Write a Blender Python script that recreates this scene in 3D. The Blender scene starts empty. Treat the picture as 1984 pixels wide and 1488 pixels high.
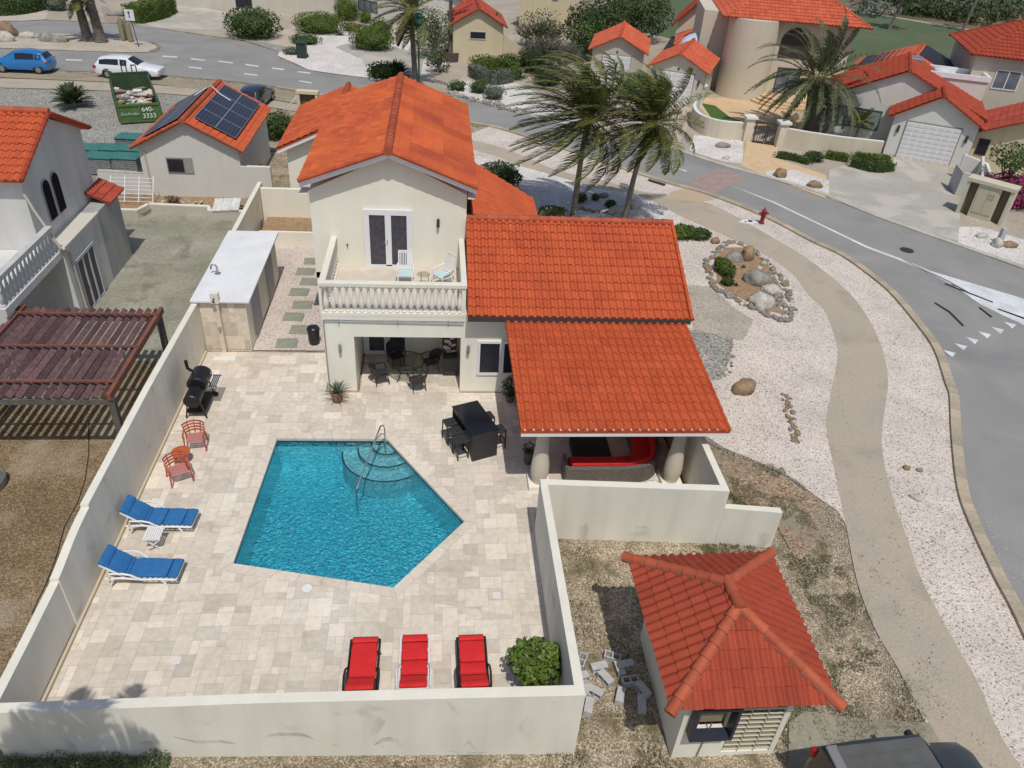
import bpy, bmesh, math, random
from mathutils import Vector as V, Matrix, noise
SC = bpy.context.scene
COL = SC.collection
RND = random.Random(11)
rad = math.radians
PI = math.pi

# ---------------------------------------------------------------- camera
CAM_H = 16.0
CAM_P, CAM_R, CAM_W = rad(34.487), rad(4.179), rad(6.878)
_f = V((math.sin(CAM_W)*math.cos(CAM_P), math.cos(CAM_W)*math.cos(CAM_P), -math.sin(CAM_P)))
_r = V((math.cos(CAM_W), -math.sin(CAM_W), 0))
_u = _r.cross(_f)
CA = math.cos(CAM_R)*_r + math.sin(CAM_R)*_u
CB = -math.sin(CAM_R)*_r + math.cos(CAM_R)*_u
cam = bpy.data.cameras.new('camera')
cam.sensor_width = 36; cam.lens = 1480/1984*36; cam.clip_end = 3000; cam.clip_start = 0.1
camo = bpy.data.objects.new('camera', cam); COL.objects.link(camo)
m = Matrix((CA, CB, -_f)).transposed().to_4x4(); m.translation = V((0, 0, CAM_H))
camo.matrix_world = m
SC.camera = camo
SC.render.resolution_x = 1024; SC.render.resolution_y = 768

def ray(px, py): return CA*((px-992)/1480) - CB*((py-744)/1480) + _f
def G(px, py, z=0.0):            # photo pixel -> point on the level z
    d = ray(px, py); t = (z-CAM_H)/d.z
    return V((d.x*t, d.y*t, z))
def GY(px, py, y):               # photo pixel -> point on the plane y = const
    d = ray(px, py); t = y/d.y
    return V((d.x*t, y, CAM_H+d.z*t))
def GX(px, py, x):
    d = ray(px, py); t = x/d.x
    return V((x, d.y*t, CAM_H+d.z*t))

# ---------------------------------------------------------------- sky, sun, exposure
SUN = V((0.16, -1.21, 2.45)).normalized()
w = bpy.data.worlds.new('World'); SC.world = w; w.use_nodes = True
nt = w.node_tree; bg = nt.nodes['Background']
sky = nt.nodes.new('ShaderNodeTexSky'); sky.sky_type = 'NISHITA'; sky.sun_disc = False
sky.sun_elevation = math.asin(SUN.z); sky.sun_rotation = math.atan2(SUN.x, SUN.y)
sky.air_density = 1.0; sky.dust_density = 1.5
nt.links.new(sky.outputs[0], bg.inputs[0]); bg.inputs[1].default_value = 0.10
sl = bpy.data.lights.new('sun', 'SUN'); sl.energy = 3.1; sl.angle = rad(0.5); sl.color = (1, .955, .88)
so = bpy.data.objects.new('sun', sl); COL.objects.link(so)
so.rotation_euler = SUN.to_track_quat('Z', 'Y').to_euler()
SC.view_settings.view_transform = 'Standard'; SC.view_settings.look = 'None'
SC.view_settings.exposure = -0.12; SC.view_settings.gamma = 1

# ---------------------------------------------------------------- materials
MATS = {}
def M(name, col, rough=.8, col2=None, sc=.6, det=4, fine=0, fsc=30, bump=0, bsc=40, metal=0, tint=0, spec=.5,
      streak=0, coat=0, emis=None, trans=0, patch=None, psc=.2, pr=(.5, .6)):
    """noise between col and col2 at scale sc, fine value grain, bump, per-face tint, optional big patches"""
    if name in MATS: return MATS[name]
    mt = bpy.data.materials.new(name); mt.use_nodes = True; MATS[name] = mt
    n = mt.node_tree.nodes; L = mt.node_tree.links; b = n['Principled BSDF']
    b.inputs['Roughness'].default_value = rough; b.inputs['Metallic'].default_value = metal
    b.inputs['Specular IOR Level'].default_value = spec
    if coat: b.inputs['Coat Weight'].default_value = coat; b.inputs['Coat Roughness'].default_value = .05
    tc = n.new('ShaderNodeTexCoord')
    def tex(s, d=4, dist=0, typ='ShaderNodeTexNoise', stretch=None):
        t = n.new(typ); t.inputs['Scale'].default_value = s
        if typ == 'ShaderNodeTexNoise': t.inputs['Detail'].default_value = d; t.inputs['Distortion'].default_value = dist
        if stretch:
            mp = n.new('ShaderNodeMapping'); mp.inputs['Scale'].default_value = stretch
            L.new(tc.outputs['Object'], mp.inputs[0]); L.new(mp.outputs[0], t.inputs['Vector'])
        else: L.new(tc.outputs['Object'], t.inputs['Vector'])
        return t
    def rng(src, a, bb, c, d):
        r = n.new('ShaderNodeMapRange'); r.inputs[1].default_value = a; r.inputs[2].default_value = bb
        r.inputs[3].default_value = c; r.inputs[4].default_value = d; L.new(src, r.inputs[0]); return r.outputs[0]
    def mix(fac, a, bb, typ='MIX'):
        x = n.new('ShaderNodeMix'); x.data_type = 'RGBA'; x.blend_type = typ
        for s, v in ((0, fac), (6, a), (7, bb)):
            if hasattr(v, 'is_linked'): L.new(v, x.inputs[s])
            elif s == 0: x.inputs[0].default_value = v
            else: x.inputs[s].default_value = (*v[:3], 1)
        return x.outputs[2]
    c = (*col, 1)
    out = None
    if col2: out = mix(rng(tex(sc, det).outputs[0], .32, .68, 0, 1), col, col2)
    if patch: out = mix(rng(tex(psc, 5, .6).outputs[0], pr[0], pr[1], 0, 1), out if out else col, patch)
    if streak:
        s = rng(tex(1, 5, 0, stretch=(2.2, 2.2, .25)).outputs[0], .35, .7, 1, 1-streak)
        k = n.new('ShaderNodeCombineColor'); [L.new(s, k.inputs[i]) for i in range(3)]
        out = mix(1, out if out else col, k.outputs[0], 'MULTIPLY')
    if fine:
        s = rng(tex(fsc, 3).outputs[0], .3, .7, 1-fine, 1+fine)
        k = n.new('ShaderNodeCombineColor'); [L.new(s, k.inputs[i]) for i in range(3)]
        out = mix(1, out if out else col, k.outputs[0], 'MULTIPLY')
    if tint:
        a = n.new('ShaderNodeAttribute'); a.attribute_name = 'tint'
        s = rng(a.outputs['Fac'], 0, 1, 1-tint, 1+tint)
        k = n.new('ShaderNodeCombineColor'); [L.new(s, k.inputs[i]) for i in range(3)]
        out = mix(1, out if out else col, k.outputs[0], 'MULTIPLY')
    if out: L.new(out, b.inputs['Base Color'])
    else: b.inputs['Base Color'].default_value = c
    if bump:
        bt = tex(bsc, 4); bp = n.new('ShaderNodeBump'); bp.inputs['Strength'].default_value = bump
        bp.inputs['Distance'].default_value = .02
        L.new(bt.outputs[0], bp.inputs['Height']); L.new(bp.outputs[0], b.inputs['Normal'])
    if trans:
        tr = n.new('ShaderNodeBsdfTranslucent'); ms = n.new('ShaderNodeMixShader'); ms.inputs[0].default_value = trans
        if out: L.new(out, tr.inputs[0])
        else: tr.inputs[0].default_value = c
        L.new(b.outputs[0], ms.inputs[1]); L.new(tr.outputs[0], ms.inputs[2])
        L.new(ms.outputs[0], n['Material Output'].inputs[0])
    if emis:
        b.inputs['Emission Color'].default_value = (*emis, 1); b.inputs['Emission Strength'].default_value = 1
    return mt

def gravel_mat(name, cols, sc, bump=.6, dark=None, blotch=None, lo=.82, hi=1.08):
    """pebbles: one random colour per Voronoi cell"""
    mt = bpy.data.materials.new(name); mt.use_nodes = True; MATS[name] = mt
    n = mt.node_tree.nodes; L = mt.node_tree.links; b = n['Principled BSDF']; b.inputs['Roughness'].default_value = .9
    b.inputs['Specular IOR Level'].default_value = .2
    tc = n.new('ShaderNodeTexCoord'); v = n.new('ShaderNodeTexVoronoi'); v.inputs['Scale'].default_value = sc
    L.new(tc.outputs['Object'], v.inputs['Vector'])
    sp = n.new('ShaderNodeSeparateColor'); L.new(v.outputs['Color'], sp.inputs[0])
    r = n.new('ShaderNodeValToRGB'); L.new(sp.outputs[0], r.inputs[0]); r.color_ramp.interpolation = 'LINEAR'
    e = r.color_ramp.elements
    for i, (p, c) in enumerate(cols):
        if i > 1: e.new(p)
        e[i].position = p; e[i].color = (*c, 1)
    big = n.new('ShaderNodeTexNoise'); big.inputs['Scale'].default_value = .5; big.inputs['Detail'].default_value = 9; big.inputs['Roughness'].default_value = .62
    L.new(tc.outputs['Object'], big.inputs['Vector'])
    mr = n.new('ShaderNodeMapRange'); mr.inputs[1].default_value = .3; mr.inputs[2].default_value = .7
    mr.inputs[3].default_value = lo; mr.inputs[4].default_value = hi; L.new(big.outputs[0], mr.inputs[0])
    k = n.new('ShaderNodeCombineColor'); [L.new(mr.outputs[0], k.inputs[i]) for i in range(3)]
    x = n.new('ShaderNodeMix'); x.data_type = 'RGBA'; x.blend_type = 'MULTIPLY'; x.inputs[0].default_value = 1
    L.new(r.outputs[0], x.inputs[6]); L.new(k.outputs[0], x.inputs[7])
    last = x.outputs[2]
    if blotch:
        n2 = n.new('ShaderNodeTexNoise'); n2.inputs['Scale'].default_value = blotch[1]; n2.inputs['Detail'].default_value = 8
        n2.inputs['Roughness'].default_value = .65
        L.new(tc.outputs['Object'], n2.inputs['Vector'])
        m2 = n.new('ShaderNodeMapRange'); m2.inputs[1].default_value = blotch[2]; m2.inputs[2].default_value = blotch[3]
        L.new(n2.outputs[0], m2.inputs[0])
        y = n.new('ShaderNodeMix'); y.data_type = 'RGBA'; L.new(m2.outputs[0], y.inputs[0]); L.new(last, y.inputs[6])
        y.inputs[7].default_value = (*blotch[0], 1); last = y.outputs[2]
    L.new(last, b.inputs['Base Color'])
    bp = n.new('ShaderNodeBump'); bp.inputs['Strength'].default_value = bump; bp.inputs['Distance'].default_value = .03
    L.new(v.outputs['Distance'], bp.inputs['Height']); bp.invert = True; L.new(bp.outputs[0], b.inputs['Normal'])
    return mt

cream = M('cream stucco', (.80, .765, .645), .9, (.84, .81, .70), .5, streak=.04, fine=.03, fsc=60, bump=.15, bsc=60)
cream2 = M('wall paint cream', (.735, .705, .60), .9, (.785, .76, .66), .7, streak=.11, fine=.04, fsc=50, bump=.15, bsc=60, patch=(.58, .555, .47), psc=1.1, pr=(.63, .73))
captop = M('wall cap cream', (.76, .73, .63), .85, (.70, .67, .57), 2, fine=.05, fsc=40)
greyst = M('weathered pale stucco', (.60, .595, .56), .9, (.68, .67, .64), .6, streak=.14, fine=.05, fsc=40, bump=.2, bsc=50)
ltgrey = M('light grey stucco', (.62, .61, .56), .9, (.67, .66, .61), .6, streak=.05, fine=.04, fsc=40, bump=.2)
sand = M('sand yellow stucco', (.62, .53, .34), .9, (.66, .58, .40), .6, streak=.08, fine=.04)
tan = M('tan villa stucco', (.58, .52, .41), .9, (.62, .56, .45), .6, streak=.04, fine=.04)
ochre = M('ochre stucco', (.50, .33, .13), .9, (.45, .3, .13), .6)
white = M('white paint', (.80, .80, .80), .45, (.74, .74, .75), 2)
whitem = M('white plastic', (.80, .80, .79), .35, (.74, .74, .73), 5)
wroof = M('white roof coating', (.78, .79, .80), .6, (.70, .71, .72), 1.2, fine=.04, fsc=14)
glass = M('dark window glass', (.018, .018, .024), .22, (.035, .035, .045), 1.5, spec=.3)
glassb = M('bluish window glass', (.10, .13, .16), .08, (.2, .24, .28), 1.2, spec=.8)
tileO = M('orange roof tile', (.49, .092, .032), .72, (.52, .108, .036), 1.1, tint=.11, fine=.10, fsc=26, bump=.25, bsc=45, spec=.3, patch=(.42, .080, .035), psc=.7, pr=(.5, .75))
tileU = M('upper roof tile', (.47, .09, .032), .72, (.55, .12, .032), .8, tint=.20, fine=.10, fsc=20, bump=.2, spec=.3, patch=(.41, .072, .033), psc=.5, pr=(.45, .7))
tileR = M('red roof tile', (.31, .050, .025), .75, (.35, .060, .027), 1.2, tint=.14, fine=.10, fsc=30, bump=.25, bsc=45, spec=.3)
tileF = M('far roof tile', (.55, .12, .055), .78, (.48, .10, .05), .9, tint=.18, fine=.08, fsc=12, spec=.3)
tileD = M('dark red roof tile', (.33, .055, .035), .78, (.4, .08, .045), .9, tint=.2, fine=.08, fsc=12, spec=.3)
ridgeM = M('ridge tile', (.43, .10, .045), .7, (.36, .08, .04), 3, tint=.18, fine=.08, fsc=20, bump=.2, spec=.3)
mortar = M('mortar', (.26, .16, .11), .9)
asphalt = M('asphalt', (.245, .238, .228), .92, (.31, .30, .285), .22, det=8, fine=.14, fsc=22, bump=.15, bsc=60, patch=(.20, .197, .195), psc=.22, pr=(.45, .75))
concrete = M('sidewalk concrete', (.44, .365, .275), .92, (.385, .34, .275), .45, det=7, fine=.10, fsc=14, bump=.15, bsc=50, patch=(.32, .285, .23), psc=.5, pr=(.52, .75))
kerbM = M('kerb concrete', (.44, .36, .26), .9, (.37, .32, .24), .8, fine=.12, fsc=9, bump=.2, tint=.14)
slabM = M('grey driveway concrete', (.42, .40, .35), .92, (.36, .345, .30), .5, det=7, fine=.1, fsc=10, patch=(.48, .45, .39), psc=.4)
yardM = M('mossy concrete yard', (.235, .23, .17), .95, (.345, .33, .265), .45, det=9, fine=.18, fsc=7, bump=.25, bsc=18, patch=(.17, .165, .125), psc=.7, pr=(.52, .72))
driveM = M('pinkish driveway', (.46, .37, .29), .92, (.5, .43, .35), .6, det=7, fine=.1, fsc=8)
orangeM = M('orange stone paving', (.58, .40, .22), .9, (.62, .47, .30), 1.2, fine=.1, fsc=6)
paint = M('road paint', (.72, .74, .76), .8, (.52, .53, .54), 1.3, det=8, fine=.2, fsc=18)
rubber = M('tar strip', (.02, .02, .02), .8)
brickP = M('red brick pavers', (.30, .22, .19), .9, (.36, .27, .235), 2, fine=.2, fsc=9)
iron = M('dark iron', (.06, .05, .04), .6, metal=.4)
wgravel = gravel_mat('white coral gravel', [(0, (.18, .15, .12)), (.07, (.38, .32, .27)), (.16, (.58, .50, .43)), (.6, (.68, .60, .53)), (1, (.76, .70, .64))], 26, .6)
fgravel = gravel_mat('white pebble bed', [(0, (.45, .41, .37)), (.3, (.64, .60, .56)), (1, (.75, .72, .69))], 14, .4)
pgravel = gravel_mat('pink side gravel', [(0, (.3, .22, .18)), (.08, (.5, .41, .37)), (.3, (.60, .50, .45)), (1, (.72, .64, .59))], 24, .6)
ggravel = gravel_mat('grey gravel', [(0, (.08, .08, .07)), (.3, (.26, .25, .22)), (.7, (.38, .37, .33)), (1, (.56, .54, .49))], 22, .8)
sgravel = gravel_mat('sandy grit', [(0, (.26, .22, .17)), (.4, (.42, .38, .31)), (1, (.52, .47, .39))], 26, .4)
dirt = gravel_mat('dry ground', [(0, (.15, .11, .07)), (.25, (.27, .21, .135)), (.65, (.40, .32, .22)), (1, (.62, .56, .46))], 34, .7, blotch=((.16, .135, .07), 1.3, .50, .66), lo=.6, hi=1.35)
browndirt = gravel_mat('brown bare dirt', [(0, (.12, .09, .05)), (.4, (.25, .165, .085)), (.8, (.32, .23, .13)), (1, (.42, .34, .23))], 30, .6, blotch=((.36, .31, .235), .5, .50, .74), lo=.62, hi=1.15)
reddirt = gravel_mat('reddish soil', [(0, (.14, .10, .06)), (.4, (.30, .21, .14)), (.8, (.38, .28, .19)), (1, (.46, .38, .28))], 16, .6, blotch=((.26, .25, .18), .6, .5, .66))
water = None
leafG = M('green leaves', (.085, .135, .03), .55, (.055, .10, .022), 2, tint=.5, trans=.25, spec=.35)
leafD = M('dark green leaves', (.035, .062, .02), .6, (.06, .088, .026), 2, tint=.5, trans=.2, spec=.3)
leafY = M('bright hedge leaves', (.12, .17, .025), .6, (.08, .13, .022), 2.5, tint=.4, trans=.2, spec=.3)
leafS = M('silver leaves', (.16, .19, .14), .6, (.12, .15, .11), 3, tint=.4, trans=.15, spec=.3)
leafB = M('dry brown leaves', (.22, .15, .09), .8, (.13, .09, .055), 3, tint=.4, spec=.2)
twig = M('grey twigs', (.17, .15, .125), .85, (.11, .095, .08), 2, tint=.4)
palmG = M('palm leaflets', (.16, .175, .035), .5, (.06, .08, .025), .9, tint=.6, trans=.2, spec=.5)
palmO = M('date palm leaflets', (.085, .10, .05), .6, (.11, .13, .065), 1.2, tint=.4, trans=.15, spec=.3)
rachis = M('frond rib', (.30, .29, .09), .6, (.2, .2, .07), 3)
bark = M('palm bark', (.22, .19, .155), .9, (.13, .11, .09), 2.5, fine=.3, fsc=14, bump=.6, bsc=14)
magenta = M('magenta flowers', (.42, .02, .15), .7, (.28, .012, .11), 2, tint=.5, trans=.2)
rockG = M('grey rock', (.33, .31, .275), .9, (.17, .16, .14), 2.2, det=8, fine=.25, fsc=9, bump=.8, bsc=8, tint=.25)
rockB = M('brown rock', (.34, .23, .13), .9, (.17, .12, .08), 2, det=8, fine=.25, fsc=9, bump=.8, bsc=8, tint=.25)
rockW = M('pale coral rock', (.55, .52, .46), .9, (.38, .35, .30), 2.5, det=8, fine=.25, fsc=9, bump=.8, bsc=8, tint=.25)
blackm = M('black painted steel', (.014, .014, .016), .4, (.022, .022, .026), 6, metal=.3)
wickerD = M('dark wicker', (.022, .022, .025), .55, (.035, .034, .036), 18, fine=.4, fsc=70, bump=.6, bsc=90)
wickerB = M('grey brown wicker', (.17, .145, .125), .7, (.11, .095, .085), 14, fine=.35, fsc=60, bump=.6, bsc=80)
steel = M('polished steel', (.62, .63, .64), .18, metal=1)
galv = M('galvanised metal', (.42, .43, .43), .4, (.3, .3, .3), 4, metal=.7)
blueF = M('blue cushion fabric', (.018, .125, .33), .85, (.025, .155, .39), 5, fine=.08, fsc=60, bump=.5, bsc=14)
redF = M('red cushion fabric', (.58, .012, .014), .8, (.66, .02, .02), 4, fine=.06, fsc=60, bump=.5, bsc=12)
aquaF = M('pale aqua cushion', (.50, .64, .64), .85, (.45, .6, .61), 5, bump=.3, bsc=30)
whiteF = M('white cloth', (.75, .75, .75), .85, bump=.8, bsc=9)
redP = M('faded red resin', (.42, .085, .05), .55, (.50, .12, .07), 5, fine=.1, fsc=20)
ornP = M('orange resin', (.50, .12, .035), .55, (.44, .10, .035), 5)
rustW = M('stained pergola wood', (.24, .085, .045), .8, (.15, .07, .06), .9, tint=.35, streak=.1, fine=.2, fsc=16, bump=.4, bsc=20)
mauveW = M('weathered mauve slat', (.15, .085, .085), .8, (.105, .06, .065), 1.2, tint=.35, fine=.3, fsc=10, bump=.4, bsc=20, patch=(.23, .08, .045), psc=.35, pr=(.5, .7))
greyW = M('grey weathered timber', (.14, .125, .11), .9, (.09, .08, .07), 3, fine=.3, fsc=20, bump=.5)
clay = M('terracotta clay', (.28, .13, .075), .85, (.22, .095, .055), 5, bump=.2)
greenP = M('green container paint', (.05, .095, .035), .7, (.03, .065, .028), 1.2, streak=.15, fine=.15, fsc=9)
rustM = M('rust stained steel', (.38, .17, .07), .9, (.22, .12, .06), 1.5, fine=.3, fsc=6)
solar = M('solar cells', (.010, .013, .034), .3, (.013, .017, .045), 2, spec=.35)
solarL = M('solar frame lines', (.20, .22, .27), .5)
teal = M('teal shrink wrap', (.035, .145, .125), .45, (.055, .2, .175), 3, fine=.15, fsc=12, bump=.4, bsc=9)
pavst = M('stacked pavers', (.25, .27, .27), .9, (.16, .18, .18), 8, fine=.2, fsc=12)
blockM = M('concrete block', (.47, .475, .47), .95, (.40, .40, .39), 3, fine=.15, fsc=30, bump=.3)
stepM = M('grey green stepping stone', (.30, .31, .25), .9, (.24, .25, .20), 4, fine=.15, fsc=20, bump=.3)
tyreM = M('tyre rubber', (.018, .018, .018), .85)
hydr = M('hydrant red paint', (.27, .02, .025), .5, (.2, .015, .02), 6)
pipeP = M('beige pipe', (.5, .46, .38), .7)
binM = M('dark green bin plastic', (.018, .04, .035), .5)
soil = M('brown soil', (.27, .17, .09), .95, (.36, .25, .15), 5, fine=.3, fsc=14, bump=.6)
turf = M('golf turf', (.075, .105, .045), .9, (.10, .13, .06), .06, fine=.12, fsc=.8)
lawnM = M('lawn', (.06, .13, .02), .9, (.05, .1, .02), 1, fine=.2, fsc=8)
scrubM = M('rough ground', (.24, .15, .085), .95, (.16, .12, .07), .09, det=9, fine=.3, fsc=1.2, patch=(.075, .075, .05), psc=.05, pr=(.42, .6))

# ---------------------------------------------------------------- mesh builder
def tag(o, label=None, cat=None, group=None, kind=None):
    if label: o['label'] = label
    if cat: o['category'] = cat
    if group: o['group'] = group
    if kind: o['kind'] = kind
    return o
def thing(name, label, cat, loc=(0, 0, 0), rz=0, group=None):
    o = bpy.data.objects.new(name, None); COL.objects.link(o)
    o.location = loc; o.rotation_euler = (0, 0, rz); o.empty_display_size = .3
    return tag(o, label, cat, group)
def root_of(o):
    while o.parent: o = o.parent
    return o
class MB:
    def __init__(s): s.v = []; s.f = []; s.t = []
    def add(s, vs, fs, t=.5):
        b = len(s.v); s.v += [tuple(p) for p in vs]; s.f += [tuple(i+b for i in f) for f in fs]
        s.t += ([t]*len(fs) if not isinstance(t, list) else t); return s
    def quad(s, a, b, c, d, t=.5): return s.add([a, b, c, d], [(0, 1, 2, 3)], t)
    def box(s, a, b, t=.5):
        x0, y0, z0 = [min(a[i], b[i]) for i in range(3)]; x1, y1, z1 = [max(a[i], b[i]) for i in range(3)]
        return s.add([(x0,y0,z0),(x1,y0,z0),(x1,y1,z0),(x0,y1,z0),(x0,y0,z1),(x1,y0,z1),(x1,y1,z1),(x0,y1,z1)],
                     [(0,3,2,1),(4,5,6,7),(0,1,5,4),(1,2,6,5),(2,3,7,6),(3,0,4,7)], t)
    def obox(s, c, size, rot=None, t=.5):
        h = [x/2 for x in size]; vs = []
        for dz in (-1, 1):
            for dx, dy in ((-1,-1),(1,-1),(1,1),(-1,1)):
                p = V((dx*h[0], dy*h[1], dz*h[2]))
                if rot is not None: p = rot @ p
                vs.append(p+V(c))
        return s.add(vs, [(0,3,2,1),(4,5,6,7),(0,1,5,4),(1,2,6,5),(2,3,7,6),(3,0,4,7)], t)
    def bar(s, a, b, wd, ht, t=.5, up=V((0,0,1))):     # rectangular bar between two points
        a, b = V(a), V(b); d = (b-a); L = d.length
        if L < 1e-6: return s
        d.normalize(); sd = d.cross(up)
        if sd.length < 1e-3: sd = d.cross(V((0,1,0)))
        sd.normalize(); u = sd.cross(d)
        return s.obox((a+b)/2, (L, wd, ht), Matrix((d, -sd, u)).transposed(), t)
    def prism(s, poly, z0, z1, t=.5):
        n = len(poly); ar = sum(poly[i][0]*poly[(i+1)%n][1]-poly[(i+1)%n][0]*poly[i][1] for i in range(n))
        if ar < 0: poly = poly[::-1]
        vs = [(p[0], p[1], z0) for p in poly]+[(p[0], p[1], z1) for p in poly]
        return s.add(vs, [tuple(range(n))[::-1], tuple(range(n, 2*n))]+[(i, (i+1)%n, n+(i+1)%n, n+i) for i in range(n)], t)
    def extr(s, poly, vec, t=.5):                       # planar 3D polygon pushed along vec
        n = len(poly); vs = [V(p) for p in poly]+[V(p)+V(vec) for p in poly]
        return s.add(vs, [tuple(range(n))[::-1], tuple(range(n, 2*n))]+[(i, (i+1)%n, n+(i+1)%n, n+i) for i in range(n)], t)
    def tube(s, pts, r, n=8, cap=True, t=.5):
        pts = [V(p) for p in pts]; k = len(pts); rs = r if isinstance(r, (list, tuple)) else [r]*k
        vs = []; fs = []; ref = None
        for i, p in enumerate(pts):
            d = (pts[min(i+1, k-1)]-pts[max(i-1, 0)]).normalized()
            if ref is None: ref = V((0,0,1)) if abs(d.z) < .9 else V((1,0,0))
            a = d.cross(ref).normalized(); b = a.cross(d).normalized(); ref = b
            for j in range(n):
                an = 2*PI*j/n; vs.append(p+a*math.cos(an)*rs[i]+b*math.sin(an)*rs[i])
        for i in range(k-1):
            for j in range(n): fs.append((i*n+j, i*n+(j+1)%n, (i+1)*n+(j+1)%n, (i+1)*n+j))
        if cap: fs += [tuple(range(n))[::-1], tuple(range((k-1)*n, k*n))]
        return s.add(vs, fs, t)
    def lathe(s, c, prof, n=16, t=.5):
        vs = []; fs = []; c = V(c); k = len(prof)
        for r, z in prof:
            for j in range(n): vs.append(c+V((r*math.cos(2*PI*j/n), r*math.sin(2*PI*j/n), z)))
        for i in range(k-1):
            for j in range(n): fs.append((i*n+j, i*n+(j+1)%n, (i+1)*n+(j+1)%n, (i+1)*n+j))
        fs += [tuple(range(n))[::-1], tuple(range((k-1)*n, k*n))]
        return s.add(vs, fs, t)
    def build(s, name, mat, parent=None, smooth=False, bevel=0, world=False, ang=38):
        me = bpy.data.meshes.new(name)
        off = root_of(parent).location if (world and parent) else V((0,0,0))
        me.from_pydata([(p[0]-off[0], p[1]-off[1], p[2]-off[2]) for p in s.v], [], s.f)
        at = me.attributes.new('tint', 'FLOAT', 'FACE'); at.data.foreach_set('value', s.t)
        me.materials.append(mat)
        if smooth:
            me.polygons.foreach_set('use_smooth', [True]*len(me.polygons)); me.set_sharp_from_angle(angle=rad(ang))
        me.update()
        o = bpy.data.objects.new(name, me); COL.objects.link(o)
        if parent: o.parent = parent
        if bevel:
            b = o.modifiers.new('bevel', 'BEVEL'); b.width = bevel; b.segments = 2; b.limit_method = 'ANGLE'
        return o
def struct(name, mb, mat, **k):
    return tag(mb.build(name, mat, **k), kind='structure')
def copy_tree(o, parent=None):
    c = o.copy(); COL.objects.link(c); c.parent = parent
    for ch in list(o.children): copy_tree(ch, c)
    return c
_ns = [0]
def sheet(name, poly, z, mat, kind='structure', thick=0):
    """flat ground sheet from world (x,y) points"""
    from mathutils.geometry import tessellate_polygon
    _ns[0] += 1; z = (z*.35 if z < 0 else z*.7)+_ns[0]*.0003
    pts = [V((p[0], p[1], z)) for p in poly]
    tri = tessellate_polygon([pts]); me = bpy.data.meshes.new(name)
    fs = []
    for a, b, c in tri:
        nrm = (pts[b]-pts[a]).cross(pts[c]-pts[a]); fs.append((a, b, c) if nrm.z > 0 else (a, c, b))
    me.from_pydata(pts, [], fs); me.materials.append(mat)
    o = bpy.data.objects.new(name, me); COL.objects.link(o)
    if kind: o['kind'] = kind
    return o
def PXY(L, z=0): return [(G(x, y, z).x, G(x, y, z).y) for x, y in L]
def smooth_line(pts, n=4):      # Catmull-Rom through 2D points
    out = []
    P = [pts[0]]+list(pts)+[pts[-1]]
    for i in range(1, len(P)-2):
        for k in range(n):
            t = k/n; a = []
            for j in range(2):
                p0, p1, p2, p3 = P[i-1][j], P[i][j], P[i+1][j], P[i+2][j]
                a.append(.5*((2*p1)+(-p0+p2)*t+(2*p0-5*p1+4*p2-p3)*t*t+(-p0+3*p1-3*p2+p3)*t**3))
            out.append(tuple(a))
    out.append(tuple(pts[-1])); return out
def ribbon(line, w0, w1):       # offsets of a 2D line to its left by w0..w1
    a = []; b = []
    for i, p in enumerate(line):
        q0 = line[max(i-1, 0)]; q1 = line[min(i+1, len(line)-1)]
        dx, dy = q1[0]-q0[0], q1[1]-q0[1]; l = math.hypot(dx, dy) or 1
        nx, ny = -dy/l, dx/l
        a.append((p[0]+nx*w0, p[1]+ny*w0)); b.append((p[0]+nx*w1, p[1]+ny*w1))
    return a, b
def strip(mb, a, b, z0, z1, t=.5):       # raised strip between two 2D lines
    for i in range(len(a)-1):
        mb.quad((*a[i], z1), (*a[i+1], z1), (*b[i+1], z1), (*b[i], z1), t)
        if z1-z0 > .01:
            mb.quad((*a[i], z0), (*a[i+1], z0), (*a[i+1], z1), (*a[i], z1), t)
            mb.quad((*b[i+1], z0), (*b[i], z0), (*b[i], z1), (*b[i+1], z1), t)

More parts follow.
